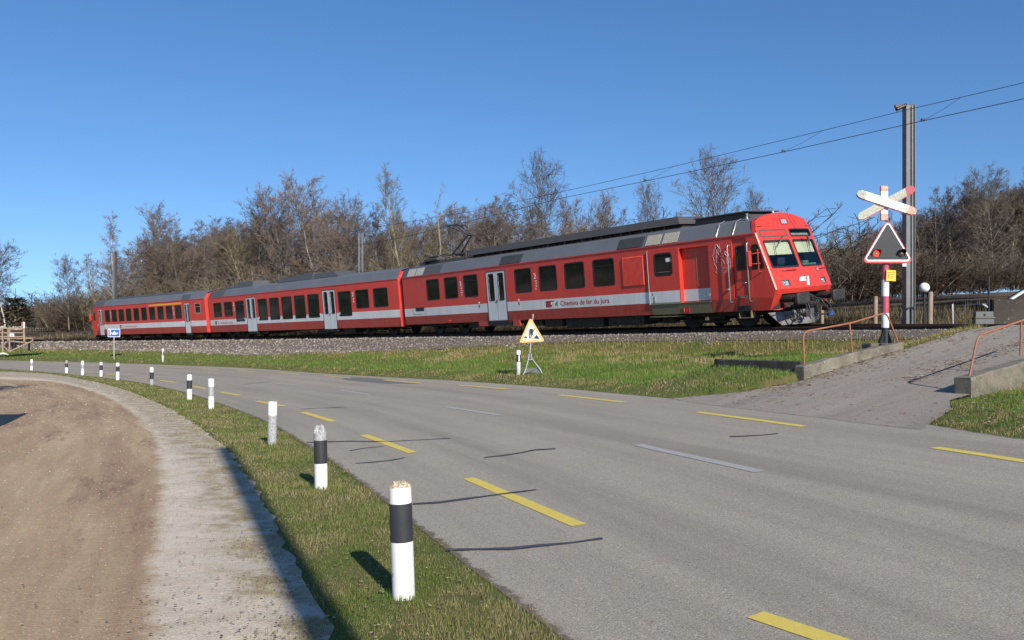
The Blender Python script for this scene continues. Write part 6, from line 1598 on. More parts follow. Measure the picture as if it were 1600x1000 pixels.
def build_roadworks():
    p = at(829, 585, ground_z); Yd = p.y; px = Yd/F
    T = thing('roadworks_sign', 'orange bordered triangular sign of a digging man, on a folding metal stand', 'warning sign', tuple(p), .1)
    z = lambda y: (585.5-y)*px; x = lambda v: (v-829)*px
    tilt = Matrix.Rotation(radians(-3.5), 4, 'Y')
    def PM(dy): return Matrix.Translation((0, dy, 0))
    tri = rtri(x(830.5), z(535.5), z(496), 41*px, .05); q = MB(); q.prism(tri, -.02, .0, M=tilt @ Matrix.Translation((.075, 0, 0))); pl = q.build('sign_plate', M['orange'], T)
    tr2 = rtri(x(830.5), z(532), z(503.5), 29.5*px, .02); q = MB(); q.prism(tr2, -.025, -.021, M=tilt @ Matrix.Translation((.075, 0, 0))); q.build('sign_face', M['wsign'], pl)
    # digging man, unit sketch traced on the white field: crop pixels /8.33
    cx = lambda a: x(780+a/8.33)-.07*0; cz = lambda b: z(480+b/8.33)
    q = MB()
    for poly in ([(392, 290), (402, 283), (420, 286), (440, 290), (450, 300), (447, 320), (436, 345), (425, 352), (412, 345), (392, 350), (386, 330)],
                 [(452, 285), (462, 278), (468, 286), (462, 298), (452, 298)],
                 [(388, 345), (410, 348), (402, 372), (398, 402), (384, 402), (388, 370)], [(412, 342), (432, 348), (424, 372), (416, 404), (402, 402), (410, 372)],
                 [(440, 320), (447, 318), (428, 378), (422, 376)],
                 [(316, 404), (330, 388), (346, 380), (364, 396), (366, 406)], [(448, 412), (462, 390), (482, 364), (500, 378), (512, 398), (526, 418)], [(366, 404), (448, 408), (448, 413), (366, 409)]):
        q.prism([(cx(a), cz(b)) for a, b in poly], -.032, -.026)
    q.build('digging_man', M['black_text'], pl)
    q = MB(); q.tube([(cx(430), -.029, cz(352)), (cx(458), -.029, cz(384))], .006, 5); q.build('shovel', M['black_text'], pl)
    q = MB(); q.tube([(x(829.3), .01, z(536)), (x(828.3), .01, z(552))], .022, 8); q.tube([(x(833), .01, z(497)), (x(833), .01, z(491))], .02, 8); q.tube([(x(833), .008, z(492)), (x(829.3), .012, z(537))], .016, 6); q.build('post', M['galv'], T)
    q = MB(); q.bbox(x(827.5), x(829.5), -.0, .04, z(560), z(549), .004); q.build('clamp', M['plough'], T)
    for s_, top, bot in ((-1, 826.5, 816.5), (1, 830.5, 848.5)):
        q = MB(); q.tube([(x(top), 0, z(553)), (x(top+s_*.3), 0, z(560)), (x(bot-s_*4.5), -.05, z(578)), (x(bot), -.08, z(587))], .016, 7); q.build('leg', M['galv'], T)
    q = MB(); q.tube([(x(829), .03, z(556)), (x(824), .35, z(574)), (x(819), .45, z(584))], .014, 6); q.build('leg', M['steel'], T)
    q = MB(); q.tube([(x(826), 0, z(562)), (x(832), 0, z(562))], .010, 5); q.build('cross_bar', M['galv'], T)
    # grey weight board lying against the stand
    q = MB(); q.add([(x(821), .02, z(576)), (x(841), .05, z(575.5)), (x(846), -.02, z(584.5)), (x(842), -.03, z(586)), (x(830), -.02, z(582)), (x(819), -.02, z(584))], [(0, 1, 2, 3, 4, 5)]); V = q.v[:]
    q.add([(a, b+.02, c) for a, b, c in V], [(0, 1, 2, 3, 4, 5)]); q.build('weight_plate', M['roofdark'], T)
build_roadworks()
def build_blue():
    p = at(178.2, 561.2, ground_z); px = p.y/F; T = thing('blue_sign', 'blue rectangular sign with white branching road and train symbol, on a thin grey pole', 'road sign', tuple(p), .25)
    z = lambda y: (561.2-y)*px; x = lambda v: (v-178.2)*px
    q = MB(); q.tube([(0, 0, -.2), (0, 0, z(525))], .045, 10); q.build('pole', M['galv'], T)
    q = MB(); q.prism(rrect(x(169.4), x(187.2), z(526.6), z(514), .05), -.075, -.05); pl = q.build('sign_plate', M['wsign'], T)
    q = MB(); q.prism(rrect(x(170.2), x(186.4), z(525.8), z(514.8), .04), -.08, -.076); q.build('sign_face', M['blue'], pl)
    q = MB(); q.box(x(172.5), x(173.7), -.086, -.081, z(524), z(517)); q.prism([(x(171.8), z(517)), (x(174.4), z(517)), (x(173.1), z(515.2))], -.086, -.081); q.box(x(173.7), x(182.5), -.086, -.081, z(521), z(520.1)); q.prism([(x(182.5), z(521.6)), (x(182.5), z(519.5)), (x(185.2), z(520.6))], -.086, -.081)
    q.prism([(x(175.8), z(522.8)), (x(182.2), z(522.8)), (x(179), z(516.8))], -.091, -.087); q.prism([(x(177.7), z(521.9)), (x(180.4), z(521.9)), (x(179), z(519.3))], -.097, -.092)
    q.build('road_symbol', M['wsign'], pl)
build_blue()

# ================================================================= LEVEL CROSSING SIGNAL
M['redpaint'] = simple('faded_signal_red', (.50, .06, .06), .55, var=.15, scale=6)
M['pinkred'] = simple('sunbleached_red', (.42, .075, .11), .6, var=.12, scale=5)
M['chipwhite'] = simple('chipped_white_paint', (.78, .78, .78), .55, var=.05, scale=6, dirt=(.36, .36, .38), dirt_amt=.12)
M['mossboard'] = simple('mossy_board', (.38, .38, .30), .8, var=.25, scale=20, dirt=(.70, .68, .64), dirt_amt=.25, bump=.3)
M['paleorange'] = simple('bleached_orange_tip', (.62, .28, .19), .7, var=.2, scale=14, dirt=(.75, .66, .60), dirt_amt=.2)
M['signblack'] = simple('signal_black_board', (.018, .020, .026), .55, var=.1)
def build_signal():
    p = at(1384.5, 537.5, ramp_z); p = Vector((p.x-.02, p.y, p.z)); Yd = p.y; px = Yd/F
    T = thing('crossing_signal', 'level crossing signal with a white cross over a black triangle, left lamp glowing red', 'crossing signal', tuple(p), 0)
    T['label'] = 'level crossing signal post with peeling white cross, black triangle and one red lamp lit'
    z = lambda y: (537.5-y)*px; x = lambda v: (v-1384.5)*px
    r = 6.0*px*.92
    for a, b, m in ((537.5, 512, 'signblack'), (512, 489.5, 'chipwhite'), (489.5, 463, 'pinkred'), (463, 437.5, 'chipwhite'), (437.5, 405, 'pinkred')):
        q = MB(); cyl(q, r, z(a) if a < 537 else -.1, z(b)); q.build('post_section', M[m], T)
    q = MB()
    for a in range(4):
        q.prism([(r*.9, 0), (r+.13, 0), (r*.9, .34)], -.012, .012, M=Matrix.Rotation(a*pi/2+.5, 4, 'Z'))
    q.bbox(-.2, .2, -.2, .2, -.03, .012, .01); q.build('post_foot', M['signblack'], T)
    # upper tube with orange bleached parts
    for a, b, m in ((345, 335, 'paleorange'), (335, 299, 'chipwhite'), (299, 291, 'paleorange')):
        q = MB(); q.bbox(x(1376.5), x(1387.8), -.05, .03, z(a), z(b), .01); q.build('cross_post', M[m], T)
    # cross arms
    def arm(x0, y0, x1, y1, w, dy, m, tips):
        a = Vector((x(x0), z(y0))); b = Vector((x(x1), z(y1))); d = (b-a).normalized(); n = Vector((-d.y, d.x)); L = (b-a).length; hw = w/2; c = .10
        out = [a-n*hw*.55+d*0, a+d*c-n*hw, b-d*c-n*hw, b-n*hw*.5, b+n*hw*.5, b-d*c+n*hw, a+d*c+n*hw, a+n*hw*.5]
        q = MB(); q.prism([tuple(v) for v in out], dy-.03, dy-.008); A = q.build('cross_arm', M[m], T)
        q = MB(); o2 = [v+(v-(a+b)/2).normalized()*0.0-n*.014+Vector((.004, -.006)) for v in out]; q.prism([tuple(v) for v in o2], dy-.012, dy+.012); q.build('arm_edge', M['redpaint'], A)
        for k, (e, sg) in enumerate(((a, 1), (b, -1))):
            if tips[k]:
                t = [e-n*hw*.5, e+d*sg*c-n*hw*.98, e+d*sg*.24-n*hw*.98, e+d*sg*.20+n*hw*.98, e+d*sg*c+n*hw*.98, e+n*hw*.5]; q = MB(); q.prism([tuple(v) for v in t], dy-.036, dy-.031); q.build('arm_tip', M[tips[k]], A)
    arm(1340, 341, 1427, 294, 12*px, -.06, 'mossboard', (None, 'pinkred'))
    arm(1337.5, 302.5, 1429, 332.5, 12.5*px, -.10, 'chipwhite', ('mossboard', 'paleorange'))
    # triangle board
    cx = x(1384.3)
    q = MB(); q.prism(rtri(cx, z(412), z(342.5), 82*px, .09, 6), -.14, -.11); tb = q.build('triangle_board', M['redpaint'], T)
    q = MB(); q.prism(rtri(cx, z(409.3), z(345.5), 76*px, .075, 6), -.146, -.1405); q.build('white_border', M['chipwhite'], tb)
    q = MB(); q.prism(rtri(cx, z(406.5), z(350), 68*px, .04, 6), -.152, -.1465); q.build('black_face', M['signblack'], tb)
    em = NT('lit_red_lamp'); em.b.inputs['Base Color'].default_value = (.6, .02, .01, 1); em.b.inputs['Emission Color'].default_value = (1, .06, .03, 1); em.b.inputs['Emission Strength'].default_value = 1.6; em.b.inputs['Roughness'].default_value = .2
    for vx, vy, m in ((1365.8, 397.3, em.m), (1404.5, 397.3, simple('dark_lamp_lens', (.09, .065, .05), .15, var=.2))):
        Mx = Matrix.Translation((x(vx), -.152, z(vy))) @ Matrix.Rotation(pi/2, 4, 'X')
        q = MB(); rr_ = 5.3*px; q.lathe([(rr_*.93, 0), (rr_*.85, .03), (rr_*.5, .05), (.004, .058)], 22, M=Mx); lens = q.build('lamp_lens', m, tb)
        q = MB(); n = 18; vs = []   # hood over the lens, longer at the top
        for k in range(n+1):
            a = -pi*.15+pi*1.3*k/n; L = .05+.13*max(0, sin(a)); 
            for rr2 in (rr_*1.12, rr_*1.2):
                vs += [(x(vx)+cos(a)*rr2, -.15, z(vy)+sin(a)*rr2), (x(vx)+cos(a)*rr2, -.15-L, z(vy)+sin(a)*rr2)]
        fs = []
        for k in range(n):
            b = 4*k; fs += [(b, b+1, b+5, b+4), (b+2, b+3, b+7, b+6), (b+1, b+3, b+7, b+5)]
        q.add(vs, fs); q.build('lamp_hood', M['signblack'], tb)
    q = MB(); q.bbox(-.16, .16, -.11, .02, z(404), z(398), .01); q.tube([(0, -.05, z(404)), (0, -.05, z(350))], .05, 8); q.build('bracket', M['signblack'], T)
    q = MB(); q.bbox(x(1407.7), x(1414), -.13, -.09, z(417.2), z(410.5), .005); q.build('bell_box', M['chipwhite'], T)
    # yellow notice
    y0 = -r-.03; Mn = Matrix.Translation((0, 0, 0)) 
    q = MB(); q.prism([(x(1382.4), z(439.2)), (x(1397.1), z(439.9)), (x(1397.4), z(423.2)), (x(1382.9), z(422.3))], y0-.012, y0); M['notice'] = simple('yellow_notice', (.80, .52, .03), .5, var=.06); nt_ = q.build('notice', M['notice'], T)
    tx = lambda s, size, a, b, m=M['black_text']: text_mesh(s, size, m, nt_, Matrix.Translation((x(a), y0-.014, z(b))) @ Matrix.Rotation(pi/2, 4, 'X'), name='notice_text', sx=1, depth=.001)
    tx('Danger de mort', .030, 1383.6, 426.7); 
    for k, yy in enumerate((430, 433, 436)): 
        tx(('15 000 V', 'Attention', 'au train')[k], .022, 1388.8, yy)
    q = MB(); q.prism([(x(1386.5), z(427.5)), (x(1384.2), z(432.3)), (x(1386.2), z(432.0)), (x(1385.2), z(437.3)), (x(1387.6), z(430.6)), (x(1385.7), z(431))], y0-.016, y0-.0125); q.build('lightning_mark', M['redpaint'], nt_)
    return p
SIGP = build_signal()

# ================================================================= CONCRETE WALLS AND HANDRAILS
def wall_prism(name, pts, tops, th, label, mat, side=1, bot=-.4, cat='wall', lump=.012):
    """wall along pts (x,y), top heights tops, thickness th to one side"""
    P = [Vector((a[0], a[1])) for a in pts]; L = [0]
    for a, b in zip(P[:-1], P[1:]): L.append(L[-1]+(b-a).length)
    n = max(3, int(L[-1]/.18)); V = []; d0 = (P[-1]-P[0]).normalized(); nv = Vector((-d0.y, d0.x))*side*th
    for i in range(n+1):
        d = L[-1]*i/n; k = max(j for j in range(len(L)-1) if L[j] <= d+1e-9); t = (d-L[k])/(L[k+1]-L[k]); p = P[k].lerp(P[k+1], t); zt = tops[k]+(tops[k+1]-tops[k])*t+random.uniform(-lump, lump)
        for q, e in ((p, 0), (p+nv, 1)):
            j = random.uniform(-lump, lump)*.6
            V += [(q.x+j, q.y+j, zt+bot-.8), (q.x+j, q.y+j, zt-.02), (q.x+(nv.x*.06 if not e else -nv.x*.06), q.y+(nv.y*.06 if not e else -nv.y*.06), zt)]
    q = MB(); fs = []
    for i in range(n):
        b = 6*i; c = b+6
        fs += [(b, c, c+1, b+1), (b+1, c+1, c+2, b+2), (b+2, c+2, c+5, b+5), (b+5, c+5, c+4, b+4), (b+4, c+4, c+3, b+3)]
    fs += [(0, 1, 2, 5, 4, 3), tuple(6*n+j for j in (0, 3, 4, 5, 2, 1))]
    q.add(V, fs); o = q.build(name, mat); tag(o, label, cat); return o
A0, A1, A2 = RL[4], RL[5], RL[6]
lw = wall_prism('kerb_wall', [A0, A1, A2], [A0.z+.30, A1.z+.24, A2.z+.16], .26, 'low weathered concrete kerb wall climbing along the left edge of the side road', M['concrete'], 1)
b0 = WR0; b1 = WR0+RD*6.5; zr0 = CZ+(HOR-590)/F*b0.y
ptc = WR0+RD*2.15; zc = CZ+(HOR-557.5)/F*ptc.y; slope = (zc-zr0)/2.15
rw = wall_prism('retaining_wall', [b0, ptc, b1], [zr0, zc, zc+slope*2.2], .30, 'thick lichen spotted concrete wall beside the side road at the right edge', M['concrete'], 1, bot=-.9)
D0 = Vector((6.25, 18.35)); D1 = Vector((4.93, 20.3)); 
dw = wall_prism('culvert_wall', [D0, D1, D1+(D1-D0)*.02+Vector((.02, .12))], [CZ+(HOR-565)/F*18.35, CZ+(HOR-561.3)/F*20.3, CZ+(HOR-561.3)/F*20.3], .22, 'small dark stained concrete retaining wall set into the grass bank', M['darkconcrete'], -1, bot=-.5)
# pedestal of the signal
q = MB(); q.bbox(SIGP.x-.42, SIGP.x+.36, SIGP.y-.12, SIGP.y+.42, SIGP.z-.5, SIGP.z+.02, .03); o = q.build('signal_base', M['concrete']); tag(o, 'square concrete block under the level crossing signal post', 'plinth')
def rail_thing(label, main, posts, r=.020):
    base = main[0]; T = thing('handrail', label, 'handrail', tuple(base), 0, 'rusty orange tube handrails of the side road'); o = Vector(base)
    q = MB(); q.tube([Vector(v)-o for v in bez2(main)], r, 10); q.build('tube', M['rust_rail'], T)
    for a, b in posts: q = MB(); q.tube([Vector(a)-o, Vector(b)-o], r*.95, 8); q.build('post', M['rust_rail'], T)
def bez2(P):
    """round the corners of a tube path"""
    P = [Vector(p) for p in P]; out = [P[0]]
    for a, b, c in zip(P[:-2], P[1:-1], P[2:]):
        r_ = min(.16, (a-b).length*.45, (c-b).length*.45); p = b+(a-b).normalized()*r_; q = b+(c-b).normalized()*r_
        for k in range(6): t = k/5; out.append(p.lerp(b, t).lerp(b.lerp(q, t), t))
    out.append(P[-1]); return out
Ya = A0.y+.12; Yb = P3(1329, 0, 1).x  # depths along the kerb wall
def on_line(px, p0, d, off=.13):
    """point on the wall's centre line at column px"""
    nrm = Vector((-d.y, d.x))*off; q = Vector((p0.x+nrm.x, p0.y+nrm.y)); k = (px-800)/F
    t = (k*q.y-q.x)/(d.x-k*d.y); return q.x+d.x*t, q.y+d.y*t
dl_ = (A2-A0); dl_.z = 0; dl_.normalize()
def at_line(px, py, p0, d, off=.13): X_, Y_ = on_line(px, p0, d, off); return Vector((X_, Y_, CZ+(HOR-py)/F*Y_))
rail_thing('left rusty tube handrail, running past the foot of the crossing signal', [at_line(1256.5, 574, A0, dl_), at_line(1254.8, 518.5, A0, dl_), at_line(1329, 505, A0, dl_), at_line(1385, 488.3, A0, dl_), at_line(1403.5, 536, A0, dl_)], [(at_line(1327.5, 505.5, A0, dl_), at_line(1332, 556, A0, dl_))])
rd_ = Vector((RD.x, RD.y, 0)).normalized()
e1 = at_line(1597, 501, WR0, rd_, .15); ex = e1+(e1-at_line(1530, 525, WR0, rd_, .15))*1.4
rail_thing('right rusty tube handrail on the thick concrete wall at the right edge', [at_line(1514, 591, WR0, rd_, .15), at_line(1528, 524.5, WR0, rd_, .15), e1, ex], [(at_line(1595.5, 502, WR0, rd_, .15), at_line(1594.5, 556, WR0, rd_, .15))])

# ================================================================= MASTS, WIRES
def gz1(X, Y): return float(terrain_z(np.array([X]), np.array([Y]))[0])
def hmast(px, top, Yd, label, wpx=14, lattice=False, arm=False):
    X = (px-800)/F*Yd; z0 = gz1(X, Yd)-.1; H = CZ+(HOR-top)/F*Yd-z0; w = wpx*Yd/F
    T = thing('catenary_mast', label, 'catenary mast', (X, Yd, z0), 0, 'masts of the railway overhead line'); q = MB()
    if lattice:
        for sx in (-1, 1):
            for sy in (-1, 1): q.bbox(sx*w/2-.05, sx*w/2+.05, sy*w/2-.05, sy*w/2+.05, 0, H, .006)
        n = 14
        for k in range(n):
            a, b = (H-1)*k/n+.5, (H-1)*(k+1)/n+.5; s_ = 1 if k % 2 else -1
            for sy in (-1, 1): q.tube([(-w/2*s_, sy*w/2, a), (w/2*s_, sy*w/2, b)], .02, 4); q.tube([(sy*w/2, -w/2*s_, a), (sy*w/2, w/2*s_, b)], .02, 4)
    else:
        q.box(-w/2, -w/2+w*.45, -.14, .14, 0, H); q.box(-w/2+w*.45, w/2-w*.22, -.03, .03, 0, H-.005); q.box(w/2-w*.40, w/2-.02, -.14, -.11, 0, H); q.box(w/2-w*.22, w/2, -.14, .14, 0, H)
    q.build('mast', M['mast'], T); return T, H
mt, mh = hmast(1420, 166, 27.0, 'tall grey steel catenary mast behind the crossing signal')
hmast(564, 364, 56, 'thin lattice catenary mast in front of the wood above the middle coach', 5, True)
hmast(179.5, 393, 84, 'pale catenary mast above the farthest coach, in front of the birch', 5.5)
# insulator bracket at the head of the near mast
q = MB(); q.bbox(-.45, .19, -.05, .05, mh-.05, mh+.05, .01); q.build('head_bracket', M['insul'], mt)
q = MB(); a = Vector((-.10, -.02, mh+.03)); b = Vector((-.42, -.05, mh-.12)); q.tube([a+(b-a)*t for t in np.linspace(0, 1, 13)], [.03 if i % 2 else .065 for i in range(13)], 10); q.build('insulator', M['insul'], mt)
q = MB(); q.tube([(0, -.15, .0), (0, -.17, .75)], .03, 6); q.tube([(-.13, -.17, .72), (.0, -.17, .80), (.1, -.17, .74)], .03, 6); q.build('earth_clamp', M['signblack'], mt)
Tw = thing('overhead_line', 'overhead contact and messenger wires above the train, sagging across the sky', 'overhead wires', tuple(track_pt(0, 0, 5)))
ow = Vector(Tw.location)
def wire_pt(px, py):
    """wire over the track centre: pick the arc position seen at column px, height from the row"""
    best = None
    for s in np.linspace(-16, 40, 1121):
        p = track_pt(s, .15, 5.4); x_ = 800+F*p.x/p.y
        if best is None or abs(x_-px) < best[0]: best = (abs(x_-px), p, s)
    p = best[1]; return Vector((p.x, p.y, CZ+(HOR-py)/F*p.y)), best[2]
CW = [(1640, 145), (1595, 155), (1436, 190), (1221, 238), (1008, 283), (878, 309.5)]
MWr = [(1640, 118), (1595, 130), (1429, 169), (1399, 176), (1285, 204), (1052, 260), (881, 299)]
for nm, L_, r_ in (('contact_wire', CW, .011), ('messenger_wire', MWr, .009)):
    pts = [wire_pt(*v) for v in L_]; z_last = pts[-1][0].z; s_last = pts[-1][1]; P_ = [v[0] for v in pts]
    print(nm, [round(v.z, 2) for v in P_])
    for k in range(1, 9):
        s = s_last+k*7; tp = track_pt(s, .15, 5.4); zz = 1.7+.6+(5.45 if nm == 'contact_wire' else 5.9+.5*abs(sin(k*.45))); f_ = min(1, k/2); P_.append(Vector((tp.x, tp.y, z_last*(1-f_)+zz*f_)))
    q = MB(); q.tube([v-ow for v in P_], r_, 5); q.build(nm, M['wire'], Tw)
for (ax, ay), (bx, by) in (((1441, 189), (1503, 151.5)), ((1224, 237.5), (1287, 203.5)), ((1008, 283), (1052, 260))):
    q = MB(); a = wire_pt(ax, ay)[0]-ow; b = wire_pt(bx, by)[0]-ow; q.tube([a, a.lerp(b, .5)-Vector((0, 0, .03)), b], .005, 4); q.bbox(a.x-.05, a.x+.05, a.y-.03, a.y+.03, a.z-.01, a.z+.07, .01); q.build('dropper', M['wire'], Tw)

# ================================================================= THINGS BEYOND THE TRACK AT RIGHT
def z_of(py, Yd): return CZ+(HOR-py)/F*Yd
def globe_lamp():
    Yd = 32.; X = (1444.3-800)/F*Yd; z0 = gz1(X, Yd); T = thing('globe_lamp', 'white globe lamp on a thin black post beyond the crossing', 'lamp post', (X, Yd, z0), 0)
    zc = z_of(449.5, Yd)-z0; r = 7.8*Yd/F
    q = MB(); q.tube([(0, 0, 0), (0, 0, zc-r*.9)], .035, 10); q.lathe([(.08, 0), (.08, .12), (.04, .16)], 12); q.build('post', M['signblack'], T)
    q = MB(); q.lathe([(r*sin(pi*k/12)+.001, zc-r*cos(pi*k/12)) for k in range(13)], 24); q.build('globe', simple('opal_globe', (.82, .82, .80), .25, var=.02), T)
    q = MB(); q.lathe([(.05, zc-r*1.12), (.085, zc-r*1.0), (.085, zc-r*.88)], 12); q.build('collar', M['signblack'], T)
globe_lamp()
def stake(px, top, Yd, w, label, mat, group=None, nm='wooden_post'):
    X = (px-800)/F*Yd; z0 = gz1(X, Yd)-.1; h = z_of(top, Yd)-z0; q = MB(); r = w*Yd/F/2; rv = random.Random(int(px))
    q.tube([(0, 0, 0), (rv.uniform(-.02, .02), 0, h*.5), (rv.uniform(-.02, .02), 0, h*.98), (0, 0, h)], [r, r*.97, r*.93, r*.7], 9); o = q.build(nm, mat, loc=(X, Yd, z0)); tag(o, label, 'post', group); return o
stake(1453.5, 456, 33, 8, 'thick rough wooden post right beside the globe lamp', M['wood'])
stake(1368, 463, 33, 7, 'wooden post behind the crossing signal, left of its striped pole', M['wood'])
stake(1284.5, 478, 33, 5.5, 'wooden post just right of the railcar buffers', M['wood'])
stake(1489, 475, 34, 2.8, 'thin grey steel post between wooden post and metal cabinet', M['galv'], nm='steel_post')
stake(1545.5, 433, 33.5, 2.8, 'thin black post rising behind the metal cabinet', M['signblack'], nm='steel_post')
def cabinet():
    Yd = 30.; k = Yd/F; X = (1536-800)*k; z0 = gz1(X, Yd)-.02; T = thing('metal_cabinet', 'grey metal trackside cabinet with a flanged rim, beyond the crossing', 'cabinet', (X, Yd, z0), -.25)
    zt = z_of(487, Yd)-z0; zm = z_of(498, Yd)-z0; w = .30
    M['cabsteel'] = simple('cabinet_grey', (.14, .15, .15), .5, .1, var=.1)
    q = MB(); q.bbox(-w, w, -.22, .22, 0, zm, .01); q.build('lower_case', M['cabsteel'], T)
    q = MB(); q.bbox(-w-.02, w+.02, -.25, .25, zm, zm+.05, .008); q.build('flange', M['khaki'], T)
    q = MB(); q.bbox(-w+.015, w-.015, -.20, .20, zm+.05, zt, .01); q.build('upper_case', M['cabsteel'], T)
    q = MB(); q.bbox(-.03, .03, -.215, -.20, zm+.1, zm+.17, .004); q.build('lock', M['signblack'], T)
cabinet()
# long low wall and the parked car behind
Yd = 31.; k = Yd/F; xa = (1551-800)*k; z0 = gz1(xa, Yd)
q = MB(); q.bbox(xa, xa+9, Yd, Yd+.2, z0-.1, z_of(467.5, Yd), .01)
for i in range(7): q.bbox(xa+.02+i*1.45, xa+.12+i*1.45, Yd-.04, Yd+.0, z0-.1, z_of(467.5, Yd)-.01, .01)
M['fencewall'] = concrete('brown_grey_panel', (.075, .058, .045), (.04, .032, .026), (.03, .03, .015), .3, 1.5)
o = q.build('panel_wall', M['fencewall']); tag(o, 'long brown grey panel wall beyond the crossing at the right edge', 'wall')
def car():
    Yd = 50.; k = Yd/F; X = (1547-800)*k-1.1; z0 = z_of(474.5, Yd)-1.45; T = thing('parked_car', 'silver car parked beyond the crossing, only its sloping windscreen shows over the cabinet', 'car', (X+1.1, Yd, z0), pi/2+.25)
    zt = z_of(474.5, Yd)-z0; k_ = zt/1.45
    M['silvercar'] = paint('silver_car_paint', (.50, .54, .58), amt=.05)
    side = [(-1.95, .35), (-1.98, .62), (-1.80, .82), (-1.05, .95), (-.25, 1.42), (.9, 1.45), (1.55, 1.05), (1.95, .95), (2.0, .45), (1.7, .30), (-1.7, .30)]
    q = MB(); q.prism([(a, b*k_) for a, b in side], -.82, .82); b_ = q.build('body', M['silvercar'], T)
    for s_ in (-1, 1):
        q = MB(); q.prism([(-.85, 1.0*k_), (-.22, 1.36*k_), (.3, 1.38*k_), (.3, 1.0*k_)], s_*.83-.006, s_*.83+.006); q.build('side_window', M['win'], b_)
        q = MB(); q.prism([(.36, 1.0*k_), (.36, 1.38*k_), (.86, 1.38*k_), (1.35, 1.04*k_)], s_*.83-.006, s_*.83+.006); q.build('side_window', M['win'], b_)
        for wx in (-1.2, 1.25): q = MB(); q.lathe([(.02, -.1), (.30, -.1), (.33, -.06), (.33, .06), (.30, .1), (.02, .1)], 20, M=Matrix.Translation((wx, s_*.76, .33)) @ Matrix.Rotation(pi/2, 4, 'X')); q.build('wheel', M['black'], T)
    q = MB(); q.add([(-1.03, -.7, .975*k_), (-1.03, .7, .975*k_), (-.30, .62, 1.405*k_), (-.30, -.62, 1.405*k_)], [(0, 1, 2, 3)]); q.v = [(x_-.012, y_, z_+.012) for x_, y_, z_ in q.v]; q.build('windscreen', M['win'], b_)
car()
def small_house(px, top, Yd, w, d, h, rh, label, rz=0, roofm=None, nm='house'):
    X = (px-800)/F*Yd; z0 = z_of(top, Yd)-h-rh; T = thing(nm, label, 'house', (X, Yd, z0), rz)
    q = MB(); q.box(-w/2, w/2, -d/2, d/2, -1, h); q.prism([(-w/2+.1, h), (w/2-.1, h), (w/2-.1, h+.01)], -.1, .1) if False else None; wl = q.build('wall', simple('rendered_house_wall', (.45, .42, .36), .9), T)
    q = MB(); q.add([(-w/2-.5, -d/2-.5, h-.1), (w/2+.5, -d/2-.5, h-.1), (w/2+.5, 0, h+rh), (-w/2-.5, 0, h+rh), (w/2+.5, d/2+.5, h-.1), (-w/2-.5, d/2+.5, h-.1)], [(0, 1, 2, 3), (3, 2, 4, 5), (0, 3, 5), (1, 4, 2)]); rf = q.build('roof', roofm, T)
    q = MB(); q.bbox(w*.2, w*.2+.7, -.4, .4, h+rh*.6, h+rh+.9, .05); q.build('chimney', M['concrete'], rf)
    for wx in np.linspace(-w/2+1.5, w/2-1.5, 4):
        q = MB(); q.box(wx-.5, wx+.5, -d/2-.04, -d/2+.02, h*.35, h*.75); q.build('window', M['win'], T)
M['tile'] = simple('red_roof_tiles', (.34, .11, .07), .85, var=.15, scale=2, dirt=(.18, .09, .07), dirt_amt=.3); M['whitetrim'] = simple('pale_roof_edge', (.62, .66, .68), .5, var=.05)
small_house(44, 480, 175, 16, 11, 3.5, 3.6, 'far off house with a red tiled roof, half hidden by brown trees at the left', .1, M['tile'])
# pale roof verge at the right edge
def shed():
    Yd = 40.; k = Yd/F; T = thing('shed', 'shed with a pale sloping roof edge behind the panel wall at the right edge', 'shed', ((1578-800)*k, Yd, gz1((1578-800)*k, Yd)), 0); z0 = T.location.z
    a = (0, z_of(466.5, Yd)-z0); b = (3.4, z_of(466.5, Yd)-z0+3.4*.62)
    q = MB(); q.prism([(.15, 0), (3.4, 0), (3.4, b[1]-.15), (.15, a[1]-.05)], .02, .8); q.build('wall', M['under'], T)
    q = MB(); q.prism([a, b, (b[0], b[1]-.13), (a[0]+.1, a[1]-.05)], -.08, .1); q.build('roof', M['whitetrim'], T)
shed()

